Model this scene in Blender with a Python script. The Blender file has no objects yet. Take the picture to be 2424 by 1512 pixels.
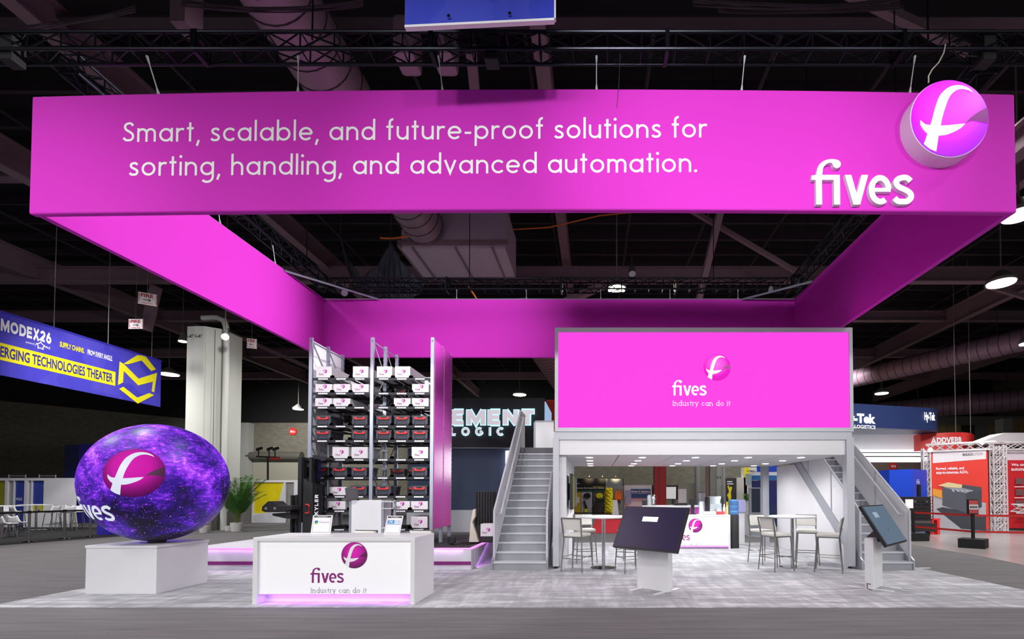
import bpy, bmesh, math, random
from mathutils import Vector, Matrix, Euler
random.seed(7)
SC = bpy.context.scene
COL = SC.collection
PI = math.pi
# ---------------------------------------------------------------- camera, world, lights, exposure
W_PX, H_PX, F_PX, VX, HZ, CAM_Z = 2424.0, 1512.0, 1140.0, 1405.0, 1168.0, 1.57
PITCH = math.radians(1.4)
VY = HZ - F_PX * math.tan(PITCH)
cam_d = bpy.data.cameras.new('camera')
cam = bpy.data.objects.new('camera', cam_d); COL.objects.link(cam)
cam.location = (0, 0, CAM_Z); cam.rotation_euler = (PI / 2 + PITCH, 0, 0)
cam_d.sensor_fit = 'HORIZONTAL'; cam_d.sensor_width = 36.0; cam_d.lens = 36.0 * F_PX / W_PX
cam_d.shift_x = -(VX - W_PX / 2) / W_PX; cam_d.shift_y = (VY - H_PX / 2) / W_PX
cam_d.clip_end = 200
SC.camera = cam
SC.view_settings.view_transform = 'Standard'; SC.view_settings.look = 'None'
SC.view_settings.exposure = 0.0; SC.view_settings.gamma = 1.0; SC.view_settings.use_curve_mapping = False
world = bpy.data.worlds.new('hall_air'); SC.world = world; world.use_nodes = True
bg = world.node_tree.nodes['Background']; bg.inputs[0].default_value = (0.95, 0.97, 1.0, 1); bg.inputs[1].default_value = 0.19
try:
    SC.cycles.max_bounces = 6; SC.cycles.diffuse_bounces = 3; SC.cycles.glossy_bounces = 3
    SC.cycles.transmission_bounces = 4; SC.cycles.sample_clamp_indirect = 4.0
    SC.cycles.use_denoising = True
except Exception:
    pass
def spot(name, loc, target, power, angle, blend=0.6, size=0.25, color=(1, 1, 1)):
    d = bpy.data.lights.new(name, 'SPOT'); d.energy = power; d.spot_size = math.radians(angle); d.spot_blend = blend
    d.shadow_soft_size = size; d.color = color
    o = bpy.data.objects.new(name, d); COL.objects.link(o); o.location = loc
    o.rotation_euler = (Vector(target) - Vector(loc)).to_track_quat('-Z', 'Y').to_euler()
    return o
# added fill spots standing in for high bay lamps, above and around the stand
DAY = (1.0, 0.985, 0.97)
for x, y, e, ang in ((-3.6, 9.3, 620, 76), (1.6, 9.3, 620, 76), (-9.5, 2.5, 800, 120), (8.5, 3.0, 800, 120), (9.5, 11, 900, 110), (-11, 9, 1500, 130),
                     (-17, 8, 2400, 140), (-20, 17, 2300, 130), (-12, 21, 1700, 120), (13, 13, 1600, 125), (18, 6, 1500, 130), (4, 22, 1900, 120), (15.5, 24, 2600, 130), (7, 31, 2400, 130)):
    spot('hall_fill_spot', (x, y, 10.3), (x, y, 0), e, ang, 0.8, 0.4, DAY)
for x, y, e in ((-27, 39, 5200), (-10, 38, 2600), (3, 41, 900), (16, 40, 3400), (15, 29, 1500)):  # added fill beams lifting the far walls
    spot('hall_fill_spot', (x, y, 9.4), (x, y + 6, 3), e, 150, 0.8, 0.4, DAY)
# added fill spots over the aisle, washing the face of the stand
for x, e in ((-10.5, 1700), (-4.5, 1350), (1.5, 1300), (7.0, 1350), (12.5, 800)):
    spot('aisle_fill_spot', (x, -3.6, 7.0), (x * .75, 10.0, -.6), e, 80, 0.95, 0.35, DAY)
for x in (-7.5, 0.5, 8.0):  # low fill added in front of the stand to lift upright faces
    spot('aisle_fill_spot', (x, -5.5, 3.6), (x * .8, 9.0, .9), 560, 74, 0.95, 0.5, DAY)
spot('aisle_fill_spot', (9.5, 9.0, 8.5), (15.5, 21, 2.0), 3600, 58, 0.8, 0.3, DAY)       # added fill per target, down to the column: red booths at the right
spot('aisle_fill_spot', (9.0, 12, 8.5), (12.0, 23, 4.2), 1700, 50, 0.8, 0.3, DAY)       # navy sign
spot('aisle_fill_spot', (-12, 16, 9.0), (-14.5, 26, 1.5), 1500, 44, 0.8, 0.3, DAY)     # yellow wall
spot('aisle_fill_spot', (-14, 15, 9.0), (-24, 22, 1.0), 2400, 56, 0.8, 0.3, DAY)      # white wall at the left
spot('aisle_fill_spot', (-10, 11, 8.2), (-19.5, 16, 6.0), 900, 70, 0.8, 0.3, DAY)      # blue theatre banner
spot('aisle_fill_spot', (-9.5, 13, 8.5), (-16.6, 20.6, 5.0), 1500, 52, 0.8, 0.3, DAY)  # column
# unseen spots added in place of the stand's truss lights
spot('unseen_stand_spot', (0.2, -3.4, 6.9), (1.9, 6.05, 6.15), 2900, 36, 0.95, 0.2)       # front of the header, centre right
spot('unseen_stand_spot', (-2.2, -3.4, 6.9), (-1.6, 6.05, 5.5), 900, 26, 1.0, 0.2)      # header, middle
spot('unseen_stand_spot', (-8.5, -1.5, 4.2), (-7.0, 6.05, 5.1), 560, 30, 1.0, 0.2)      # header, lower left end
spot('unseen_stand_spot', (4.6, 10.6, 6.9), (-7.1, 8.6, 5.9), 6900, 38, 0.9, 0.15, (1, .96, 1))   # inner left side
spot('unseen_stand_spot', (-2.2, 6.6, 6.9), (-3.6, 12.7, 5.6), 1050, 64, 1.0, 0.15)      # inner back side
spot('unseen_stand_spot', (-2.5, 6.5, 7.1), (-7.0, 8.0, 0.6), 520, 44, 0.8, 0.15)         # added fill on the plinth
spot('unseen_stand_spot', (2.8, 6.5, 7.1), (-2.6, 7.3, 0.4), 620, 40, 0.8, 0.15)          # fill added for the counter
spot('unseen_stand_spot', (0.4, 7.6, 6.9), (-3.4, 11.0, 2.3), 2300, 24, 1.0, 0.1, (1, .93, 1))    # added to brighten the magenta rack side
spot('unseen_stand_spot', (-4.0, 6.6, 6.9), (-4.8, 10.4, 2.4), 900, 62, 0.7, 0.15)      # rack
spot('unseen_stand_spot', (0.5, 6.6, 6.9), (1.5, 10.0, 1.0), 380, 60, 0.8, 0.15)        # deck front and stairs
def at(px, py, Y):
    xc = (px - VX) / F_PX; yc = (VY - py) / F_PX
    s, c = math.sin(PITCH), math.cos(PITCH)
    dx, dy, dz = xc, c - yc * s, s + yc * c
    t = Y / dy
    return Vector((dx * t, Y, CAM_Z + dz * t))
def gr(px, py, z=0.0):
    xc = (px - VX) / F_PX; yc = (VY - py) / F_PX
    s, c = math.sin(PITCH), math.cos(PITCH)
    dx, dy, dz = xc, c - yc * s, s + yc * c
    t = (z - CAM_Z) / dz
    return Vector((dx * t, dy * t, z))
# ---------------------------------------------------------------- materials
def lin(c):
    if isinstance(c, str):
        c = c.lstrip('#'); c = [int(c[i:i + 2], 16) / 255 for i in (0, 2, 4)]
    else:
        c = [v / 255 for v in c]
    return tuple((v / 12.92 if v <= .04045 else ((v + .055) / 1.055) ** 2.4) for v in c) + (1.0,)
def M(name, col, rough=.5, metal=0.0, emit=0.0, ecol=None, var=0.06, scale=6.0, bump=0.0, bscale=200, trans=0.0, spec=.5, coat=0.0):
    m = bpy.data.materials.new(name); m.use_nodes = True
    nt = m.node_tree; b = nt.nodes['Principled BSDF']; L = nt.links.new
    c = lin(col)
    b.inputs['Roughness'].default_value = rough; b.inputs['Metallic'].default_value = metal
    b.inputs['Specular IOR Level'].default_value = spec
    if trans: b.inputs['Transmission Weight'].default_value = trans
    if coat: b.inputs['Coat Weight'].default_value = coat
    b.inputs['Base Color'].default_value = c
    if var:
        tc = nt.nodes.new('ShaderNodeTexCoord'); n = nt.nodes.new('ShaderNodeTexNoise'); n.inputs['Scale'].default_value = scale
        n.inputs['Detail'].default_value = 4
        mx = nt.nodes.new('ShaderNodeMix'); mx.data_type = 'RGBA'
        mx.inputs[6].default_value = tuple(v * (1 - var) for v in c[:3]) + (1,); mx.inputs[7].default_value = tuple(min(1, v * (1 + var)) for v in c[:3]) + (1,)
        L(tc.outputs['Object'], n.inputs['Vector']); L(n.outputs['Fac'], mx.inputs[0]); L(mx.outputs[2], b.inputs['Base Color'])
    if bump:
        tc2 = nt.nodes.new('ShaderNodeTexCoord'); n2 = nt.nodes.new('ShaderNodeTexNoise'); n2.inputs['Scale'].default_value = bscale
        bp = nt.nodes.new('ShaderNodeBump'); bp.inputs['Strength'].default_value = bump
        L(tc2.outputs['Object'], n2.inputs['Vector']); L(n2.outputs['Fac'], bp.inputs['Height']); L(bp.outputs['Normal'], b.inputs['Normal'])
    if emit:
        b.inputs['Emission Color'].default_value = lin(ecol if ecol is not None else col); b.inputs['Emission Strength'].default_value = emit
    return m
class N:
    """tiny node-graph writer"""
    def __init__(s, name):
        s.m = bpy.data.materials.new(name); s.m.use_nodes = True; s.nt = s.m.node_tree; s.b = s.nt.nodes['Principled BSDF']
    def n(s, t, ins=None, **kw):
        x = s.nt.nodes.new('ShaderNode' + t)
        for k, v in kw.items(): setattr(x, k, v)
        for k, v in (ins or {}).items():
            if hasattr(v, 'is_output') or isinstance(v, bpy.types.NodeSocket): s.nt.links.new(v, x.inputs[k])
            else: x.inputs[k].default_value = v
        return x
    def ramp(s, fac, stops):
        r = s.n('ValToRGB', {0: fac}); e = r.color_ramp.elements
        e[0].position, e[0].color = stops[0]; e[1].position, e[1].color = stops[-1]
        for p, c in stops[1:-1]:
            q = e.new(p); q.color = c
        return r.outputs[0]
    def math(s, op, a, b=0.0, clamp=False):
        x = s.n('Math', {0: a, 1: b}, operation=op); x.use_clamp = clamp; return x.outputs[0]
    def mix(s, f, a, b, bt='MIX'):
        x = s.n('Mix', {0: f, 6: a, 7: b}, data_type='RGBA', blend_type=bt); return x.outputs[2]
    def set(s, **kw):
        for k, v in kw.items():
            k = k.replace('_', ' ')
            if isinstance(v, bpy.types.NodeSocket): s.nt.links.new(v, s.b.inputs[k])
            else: s.b.inputs[k].default_value = v
        return s.m
def obj_coord(g): return g.n('TexCoord').outputs['Object']
def mapped(g, scale=(1, 1, 1), rot=(0, 0, 0)):
    mp = g.n('Mapping', {0: obj_coord(g)}); mp.inputs['Scale'].default_value = scale; mp.inputs['Rotation'].default_value = rot
    return mp.outputs[0]
def mat_hall_carpet():
    g = N('hall_carpet'); a = g.n('TexNoise', {'Vector': mapped(g, (.5, 7, 1), (0, 0, .25)), 'Scale': 1.6, 'Detail': 6}).outputs[0]
    b = g.n('TexNoise', {'Vector': obj_coord(g), 'Scale': 60.0, 'Detail': 3}).outputs[0]
    f = g.math('ADD', g.math('MULTIPLY', a, .6), g.math('MULTIPLY', b, .4))
    return g.set(Base_Color=g.ramp(f, [(.32, lin('#5f5c5f')), (.68, lin('#7a7779'))]), Roughness=.95)
def mat_stand_carpet():
    g = N('light_stand_carpet')
    a = g.n('TexNoise', {'Vector': mapped(g, (.55, 3.6, 1), (0, 0, -.75)), 'Scale': 1.5, 'Detail': 7, 'Roughness': .62, 'Distortion': 1.1}).outputs[0]
    b = g.n('TexNoise', {'Vector': mapped(g, (3.2, .6, 1), (0, 0, -.4)), 'Scale': 2.0, 'Detail': 5, 'Distortion': .7}).outputs[0]
    c = g.n('TexNoise', {'Vector': obj_coord(g), 'Scale': 90.0, 'Detail': 2}).outputs[0]
    f = g.math('ADD', g.math('MULTIPLY', a, .55), g.math('ADD', g.math('MULTIPLY', b, .3), g.math('MULTIPLY', c, .15)))
    tile = g.n('TexBrick', {'Vector': mapped(g, (1, 1, 1), (0, 0, 0)), 'Scale': 1.0, 'Mortar Size': .004, 'Brick Width': .95, 'Row Height': .95})
    tile.inputs['Color1'].default_value = (1, 1, 1, 1); tile.inputs['Color2'].default_value = (.93, .93, .94, 1); tile.inputs['Mortar'].default_value = (.86, .86, .87, 1)
    col = g.ramp(f, [(.36, lin('#909095')), (.5, lin('#ababb0')), (.62, lin('#d6d6da'))])
    return g.set(Base_Color=g.mix(1.0, col, tile.outputs[0], 'MULTIPLY'), Roughness=.9)
def mat_brick(name, c1, c2, cm, sx=1.0):
    g = N(name)
    v = g.n('TexCoord').outputs['Object']
    sep = g.n('SeparateXYZ', {0: v}); com = g.n('CombineXYZ', {0: g.math('ADD', sep.outputs[0], sep.outputs[1]), 1: sep.outputs[2], 2: 0.0})
    br = g.n('TexBrick', {'Vector': com.outputs[0], 'Scale': 2.0, 'Mortar Size': .03, 'Brick Width': .8, 'Row Height': .4})
    br.inputs['Color1'].default_value = lin(c1); br.inputs['Color2'].default_value = lin(c2); br.inputs['Mortar'].default_value = lin(cm)
    nz = g.n('TexNoise', {'Vector': v, 'Scale': .35, 'Detail': 5}).outputs[0]
    col = g.mix(g.math('MULTIPLY', nz, .5), br.outputs[0], lin(cm))
    return g.set(Base_Color=col, Roughness=.9)
def mat_header(name='magenta_fabric'):
    g = N(name); v = obj_coord(g)
    nz = g.n('TexNoise', {'Vector': v, 'Scale': 260.0, 'Detail': 2}).outputs[0]
    big = g.n('TexNoise', {'Vector': v, 'Scale': .5, 'Detail': 2}).outputs[0]
    col = g.mix(g.math('MULTIPLY', nz, .25), lin((215, 53, 198)), lin((200, 47, 186)))
    bp = g.n('Bump', {'Strength': .12, 'Height': big})
    return g.set(Base_Color=col, Roughness=.78, Normal=bp.outputs[0], Specular_IOR_Level=.2)
def mat_galaxy():
    g = N('galaxy_screen'); v = obj_coord(g)
    sep = g.n('SeparateXYZ', {0: v})
    w = g.n('TexNoise', {'Vector': v, 'Scale': 1.3, 'Detail': 4}).outputs['Color']
    vv = g.n('VectorMath', {0: v, 1: w}, operation='ADD').outputs[0]
    cl = g.n('TexNoise', {'Vector': vv, 'Scale': 1.5, 'Detail': 8, 'Roughness': .62}).outputs[0]
    mp = g.n('Mapping', {0: v}); mp.inputs['Scale'].default_value = (5, 5, 16); mp.inputs['Rotation'].default_value = (.25, .1, 0)
    st = g.n('TexNoise', {'Vector': mp.outputs[0], 'Scale': 1.7, 'Detail': 5, 'Roughness': .75, 'Distortion': .8}).outputs[0]
    h = g.math('MULTIPLY_ADD', sep.outputs[2], .085); h.node.inputs[2].default_value = -.075
    f = g.math('ADD', cl, h)
    base = g.ramp(f, [(.33, lin('#05010e')), (.41, lin('#150649')), (.48, lin('#2b0c82')), (.55, lin('#5018b4')), (.62, lin('#8a34da')), (.72, lin('#cfa0f6'))])
    sf = g.ramp(g.math('ADD', g.math('MULTIPLY', st, .62), g.math('MULTIPLY', f, .42)), [(.53, (0, 0, 0, 1)), (.60, lin('#7a24c0')), (.68, lin('#ff8ad8'))])
    def stars(sc, k, c0, c1):
        vo = g.n('TexVoronoi', {'Vector': v, 'Scale': sc}); so = vo.outputs['Distance']
        size = g.math('MULTIPLY', g.n('SeparateColor', {0: vo.outputs['Color']}).outputs[0], k)
        return g.ramp(g.math('SUBTRACT', size, so), [(.0, (0, 0, 0, 1)), (.07, lin(c0)), (.16, lin(c1))])
    e = g.mix(1.0, g.mix(1.0, base, sf, 'ADD'), stars(16.0, .2, '#a03ad0', '#ff9ad0'), 'ADD')
    e = g.mix(1.0, e, stars(38.0, .22, '#b890ff', '#ffffff'), 'ADD')
    return g.set(Base_Color=(.01, .005, .02, 1), Roughness=.4, Emission_Color=e, Emission_Strength=1.0, Specular_IOR_Level=.3)
def mat_disc(name, emit, stops, cx=.47, cy=.62, base=True):
    g = N(name); uv = g.n('UVMap').outputs[0]
    d = g.n('VectorMath', {0: uv, 1: (cx, cy, 0)}, operation='DISTANCE').outputs['Value']
    c = g.ramp(d, stops)
    g.set(Base_Color=c if base else (.02, .0, .02, 1), Roughness=.35)
    if emit: g.set(Emission_Color=c, Emission_Strength=emit)
    if not base: g.set(Specular_IOR_Level=.15, Roughness=.6)
    return g.m
def mat_facets(name, c1, c2, scale=1.6, sharp=False):
    g = N(name); vo = g.n('TexVoronoi', {'Vector': obj_coord(g), 'Scale': scale}, distance='MANHATTAN')
    s = g.n('SeparateColor', {0: vo.outputs['Color']}).outputs[0]
    nz = g.n('TexNoise', {'Vector': mapped(g, (2, 2, .4)), 'Scale': 1.5, 'Detail': 2}).outputs[0]
    col = g.mix(g.math('GREATER_THAN', s, .62) if sharp else g.math('MULTIPLY', g.math('ADD', s, nz), .5), lin(c1), lin(c2))
    return g.set(Base_Color=col, Roughness=.5)
def mat_slats(name, c1, c2, scale):
    g = N(name); w = g.n('TexWave', {'Vector': obj_coord(g), 'Scale': scale}, bands_direction='Z')
    return g.set(Base_Color=g.mix(w.outputs['Fac'], lin(c1), lin(c2)), Roughness=.6)
WHITE = M('white_laminate', '#e9e8ec', .45, var=.02)
WHITE_M = M('white_matte', '#e3e2e7', .8, var=.03)
FABW = M('white_fabric', '#d5d2dc', .9, var=.07, scale=2.5, bump=.25, bscale=3.0)
GREYAL = M('grey_aluminium', '#b4b7c0', .42, .35, var=.04)
GREYLT = M('light_grey_paint', '#c6c7cf', .5, .1, var=.03)
GREYMD = M('mid_grey_paint', '#96989f', .6, .1, var=.04)
STEPG = M('grey_step_paint', '#9c9ea6', .6, .05, var=.05)
NOSE = M('pale_step_edge', '#cfd0d8', .5, .2, var=.04)
GALV = M('galvanised_steel', '#a9b0bd', .35, .6, var=.08, scale=30)
CHROME = M('chrome', '#c9c9cc', .14, 1.0, var=0)
BRUSH = M('brushed_steel', '#8d8b87', .32, .85, var=.05)
BLACK = M('black_plastic', '#16161a', .4, var=.1)
BLACKG = M('black_gloss', '#0b0b10', .12, var=0, coat=.5)
BLACKM = M('matte_black', '#1b1b1d', .7, var=.1)
TRUSSM = M('truss_black_metal', '#23242e', .32, .75, var=.1)
BEAM = M('painted_roof_steel', '#80666f', .7, .1, var=.12, scale=2)
BEAMD = M('dark_roof_steel', '#3a2e36', .8, .1, var=.15, scale=2)
DECK = M('dark_roof_deck', '#120e12', .9, var=.2, scale=1)
DUCT = M('dark_duct_metal', '#927786', .5, .3, var=.1)
MAG = mat_header()
MAGP = M('magenta_gloss_panel', (204, 70, 188), .3, var=.05, coat=1.0)
MAGP.node_tree.nodes['Principled BSDF'].inputs['Coat IOR'].default_value = 1.9; MAGP.node_tree.nodes['Principled BSDF'].inputs['Coat Roughness'].default_value = .22
MAGD = M('magenta_stripe', (128, 26, 112), .6, var=.05)
SIGNW = M('sign_white', '#f6f4f8', .6, var=.0)
SIGNE = M('slogan_white', '#ffffff', .7, var=.0)
LEDPINK = M('led_pink', (6, 1, 5), .8, emit=1.0, ecol=(254, 72, 232), var=0, spec=0.0)
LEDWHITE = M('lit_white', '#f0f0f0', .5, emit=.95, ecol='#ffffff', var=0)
PANELLIT = M('backlit_and_glare_white', '#efeef2', .5, emit=.22, ecol='#ffffff', var=0)
GLOWV = M('violet_led_strip', (190, 120, 230), .5, emit=1.3, ecol=(205, 110, 245), var=0)
GLOWP = M('pink_led_strip', (240, 150, 235), .5, emit=.85, ecol=(250, 150, 240), var=0)
STEELW = M('pale_steel', '#c4c8ca', .4, .1, var=.03)
LAMP = M('lamp_lens', '#ffffff', .4, emit=9.0, ecol='#fffbe8', var=0)
DLIGHT = M('downlight_lens', '#ffffff', .4, emit=4.0, ecol='#ffffff', var=0)
PURTXT = M('purple_ink', (140, 28, 122), .6, var=0)
GREYTXT = M('grey_ink', (140, 140, 150), .6, var=0)
INKBLK = M('black_ink', '#1c1c22', .6, var=0)
BLUE = M('event_blue', (58, 50, 190), .6, var=.08)
BLUEF = mat_facets('blue_banner_print', (52, 46, 186), (92, 84, 205), 1.2)
YELF = mat_facets('yellow_facet_print', (244, 226, 10), (222, 200, 0), 1.5)
YEL = M('banner_yellow', (246, 234, 30), .6, var=.05)
BLUEB = M('booth_blue', (14, 66, 200), .5, var=.05)
NAVY = M('navy_sign', (34, 50, 98), .5, var=.06)
RED = M('signal_red', (214, 44, 40), .5, var=.05)
REDD = M('deep_red_paint', (150, 22, 34), .5, var=.06)
REDC = M('red_carpet_pile', (206, 30, 48), .95, var=.1, scale=4)
DKBLUE = M('slate_blue_wall', (56, 68, 98), .6, var=.08, scale=.6)
DKBLACK = M('charcoal_wall', (38, 39, 46), .6, var=.06)
CONC = M('concrete', '#9c9d97', .8, var=.07, scale=1.5)
CONCF = M('polished_concrete', '#a9a3a4', .22, var=.12, scale=.8)
CARTON = M('white_carton', '#dcd8dc', .7, var=.03)
CRATE = M('grey_crate_plastic', '#3d404c', .5, var=.06)
CRATER = M('crate_red_handle', (214, 48, 48), .5, var=.05)
SHELFM = M('dark_shelf_metal', '#26272d', .5, .3, var=.06)
PADW = M('white_leather', '#dcdad4', .5, var=.03)
LEAF = M('palm_green', (66, 120, 44), .6, var=.25, scale=4)
POT = M('white_ceramic', '#e6e4e2', .35, var=.02)
BLIND = M('beige_blind', (196, 170, 120), .7, var=.06)
TRACKO = M('orange_cable', (214, 110, 30), .6, var=.05)
GLASSB = M('water_blue', (110, 170, 235), .15, var=.0, trans=.6)
DARKSCREEN = M('dark_touch_screen', (20, 18, 34), .3, emit=.55, ecol=(50, 40, 76), var=0, spec=.3)
BLUESCREEN = M('reflecting_touch_screen', (90, 110, 130), .12, emit=.28, ecol=(130, 150, 172), var=0, coat=.3)
# ---------------------------------------------------------------- mesh builder
def root_matrix(o):
    while o.parent is not None: o = o.parent
    return o.matrix_basis.copy()
def vec(p): return Vector(p)
class MB:
    def __init__(s): s.bm = bmesh.new(); s.uv = None
    def box(s, a, b):
        x0, y0, z0 = (min(p, q) for p, q in zip(a, b)); x1, y1, z1 = (max(p, q) for p, q in zip(a, b))
        v = [s.bm.verts.new(p) for p in ((x0, y0, z0), (x1, y0, z0), (x1, y1, z0), (x0, y1, z0), (x0, y0, z1), (x1, y0, z1), (x1, y1, z1), (x0, y1, z1))]
        for f in ((0, 3, 2, 1), (4, 5, 6, 7), (0, 1, 5, 4), (1, 2, 6, 5), (2, 3, 7, 6), (3, 0, 4, 7)): s.bm.faces.new([v[i] for i in f])
        return s
    def obox(s, c, size, mat):
        """box of given size about the origin, moved by a 4x4"""
        n0 = len(s.bm.verts); h = [q / 2 for q in size]
        s.box([-q for q in h], h); s.bm.verts.ensure_lookup_table()
        for v in s.bm.verts[n0:]: v.co = Vector(c) + (mat @ v.co)
        return s
    def hexa(s, p):
        v = [s.bm.verts.new(q) for q in p]
        for f in ((0, 3, 2, 1), (4, 5, 6, 7), (0, 1, 5, 4), (1, 2, 6, 5), (2, 3, 7, 6), (3, 0, 4, 7)): s.bm.faces.new([v[i] for i in f])
        return s
    def slab(s, a, b, c, d, n):
        """quad abcd given thickness vector n"""
        a, b, c, d, n = map(Vector, (a, b, c, d, n))
        return s.hexa([a, b, c, d, a + n, b + n, c + n, d + n])
    def tube(s, p, q, r, n=8, r2=None):
        p, q = Vector(p), Vector(q); d = (q - p)
        if d.length < 1e-6: return s
        d.normalize(); u = d.orthogonal().normalized(); w = d.cross(u); r2 = r if r2 is None else r2
        A = [s.bm.verts.new(p + (u * math.cos(2 * PI * i / n) + w * math.sin(2 * PI * i / n)) * r) for i in range(n)]
        B = [s.bm.verts.new(q + (u * math.cos(2 * PI * i / n) + w * math.sin(2 * PI * i / n)) * r2) for i in range(n)]
        for i in range(n): s.bm.faces.new((A[i], A[(i + 1) % n], B[(i + 1) % n], B[i]))
        s.bm.faces.new(A[::-1]); s.bm.faces.new(B)
        return s
    def bar(s, p, q, w, h, up=(0, 0, 1)):
        p, q = Vector(p), Vector(q); d = (q - p).normalized(); up = Vector(up)
        if abs(d.dot(up)) > .99: up = Vector((1, 0, 0))
        sx = d.cross(up).normalized() * (w / 2); sz = sx.cross(d).normalized() * (h / 2)
        return s.hexa([p - sx - sz, p + sx - sz, q + sx - sz, q - sx - sz, p - sx + sz, p + sx + sz, q + sx + sz, q - sx + sz])
    def path(s, pts, r, n=6):
        pts = [Vector(p) for p in pts]; rings = []
        for i, p in enumerate(pts):
            d = (pts[min(i + 1, len(pts) - 1)] - pts[max(i - 1, 0)]).normalized()
            u = d.cross(Vector((0, 0, 1)));
            if u.length < .05: u = d.cross(Vector((0, 1, 0)))
            u.normalize(); w = d.cross(u)
            rings.append([s.bm.verts.new(p + (u * math.cos(2 * PI * k / n) + w * math.sin(2 * PI * k / n)) * r) for k in range(n)])
        for A, B in zip(rings, rings[1:]):
            for i in range(n): s.bm.faces.new((A[i], A[(i + 1) % n], B[(i + 1) % n], B[i]))
        s.bm.faces.new(rings[0][::-1]); s.bm.faces.new(rings[-1])
        return s
    def lathe(s, prof, c, n=24):
        c = Vector(c); rings = []
        for r, z in prof: rings.append([s.bm.verts.new(c + Vector((max(r, 1e-4) * math.cos(2 * PI * i / n), max(r, 1e-4) * math.sin(2 * PI * i / n), z))) for i in range(n)])
        for A, B in zip(rings, rings[1:]):
            for i in range(n): s.bm.faces.new((A[i], A[(i + 1) % n], B[(i + 1) % n], B[i]))
        s.bm.faces.new(rings[0][::-1]); s.bm.faces.new(rings[-1])
        return s
    def ball(s, c, r, seg=16, rings=10):
        n0 = len(s.bm.verts); r = (r, r, r) if isinstance(r, (int, float)) else r
        bmesh.ops.create_uvsphere(s.bm, u_segments=seg, v_segments=rings, radius=1.0)
        s.bm.verts.ensure_lookup_table()
        for v in s.bm.verts[n0:]: v.co = Vector((v.co.x * r[0] + c[0], v.co.y * r[1] + c[1], v.co.z * r[2] + c[2]))
        return s
    def poly(s, pts):
        s.bm.faces.new([s.bm.verts.new(p) for p in pts]); return s
    def prism(s, pts, n):
        """flat polygon (3-D points) pushed along n"""
        n = Vector(n); A = [s.bm.verts.new(p) for p in pts]; B = [s.bm.verts.new(Vector(p) + n) for p in pts]; k = len(pts)
        s.bm.faces.new(A[::-1]); s.bm.faces.new(B)
        for i in range(k): s.bm.faces.new((A[i], A[(i + 1) % k], B[(i + 1) % k], B[i]))
        return s
    def flat(s, polys, o, ux, uy, depth=None):
        """2-D polygons laid in the plane o + x*ux + y*uy, optionally with thickness"""
        o, ux, uy = Vector(o), Vector(ux), Vector(uy); nz = ux.cross(uy).normalized() * .0007
        for p in polys:
            q = [o + nz * getattr(p, 'lift', 0) + ux * x + uy * y for x, y in p]
            if depth is None: s.poly(q)
            else: s.prism(q, depth)
        return s
    def mesh_from(s, me, mat):
        n0 = len(s.bm.verts); s.bm.from_mesh(me); s.bm.verts.ensure_lookup_table()
        for v in s.bm.verts[n0:]: v.co = mat @ v.co
        return s
    def build(s, name, mat, parent=None, smooth=False, bevel=0.0, bseg=2, base=None):
        bm = s.bm
        bmesh.ops.recalc_face_normals(bm, faces=bm.faces)
        me = bpy.data.meshes.new(name)
        o = bpy.data.objects.new(name, me); COL.objects.link(o)
        if parent is not None:
            o.parent = parent; inv = root_matrix(parent).inverted(); bm.transform(inv)
        else:
            if base is None:
                xs = [v.co.x for v in bm.verts]; ys = [v.co.y for v in bm.verts]; zs = [v.co.z for v in bm.verts]
                base = ((min(xs) + max(xs)) / 2, (min(ys) + max(ys)) / 2, min(zs))
            o.location = base; bm.transform(Matrix.Translation(-Vector(base)))
        bm.to_mesh(me); bm.free()
        me.materials.append(mat)
        if smooth:
            for p in me.polygons: p.use_smooth = True
            try: me.set_sharp_from_angle(angle=math.radians(38))
            except Exception: pass
        if bevel:
            b = o.modifiers.new('edge', 'BEVEL'); b.width = bevel; b.segments = bseg; b.limit_method = 'ANGLE'
        return o
def tag(o, label, cat, group=None, kind=None):
    if label: o['label'] = label
    if cat: o['category'] = cat
    if group: o['group'] = group
    if kind: o['kind'] = kind
    return o
def thing(name, label, cat, loc=(0, 0, 0), rotz=0.0, group=None):
    o = bpy.data.objects.new(name, None); COL.objects.link(o); o.empty_display_size = .1
    o.location = loc; o.rotation_euler = (0, 0, rotz)
    o.matrix_basis = Matrix.Translation(loc) @ Matrix.Rotation(rotz, 4, 'Z')
    return tag(o, label, cat, group)
def dup(root, loc, rotz, label, group=None, scale=None):
    def cp(o, par):
        c = o.copy(); COL.objects.link(c); c.parent = par
        for k in kids.get(o.name, []): cp(k, c)
        return c
    kids = {}
    def walk(o):
        kids[o.name] = list(o.children)
        for k in o.children: walk(k)
    walk(root)
    r = cp(root, None); r.location = loc; r.rotation_euler = (0, 0, rotz)
    if scale: r.scale = scale
    r['label'] = label
    if group: r['group'] = group
    return r
def struct(m, name, mat, **kw):
    o = m.build(name, mat, **kw); o['kind'] = 'structure'; return o
def pxbox(x0, y0, x1, y1, Y, d):
    """front face of a frontal box read from the photograph at depth Y, d deep"""
    a, b = at(x0, y1, Y), at(x1, y0, Y)
    return MB().box((a.x, Y, a.z), (b.x, Y + d, b.z))
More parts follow.
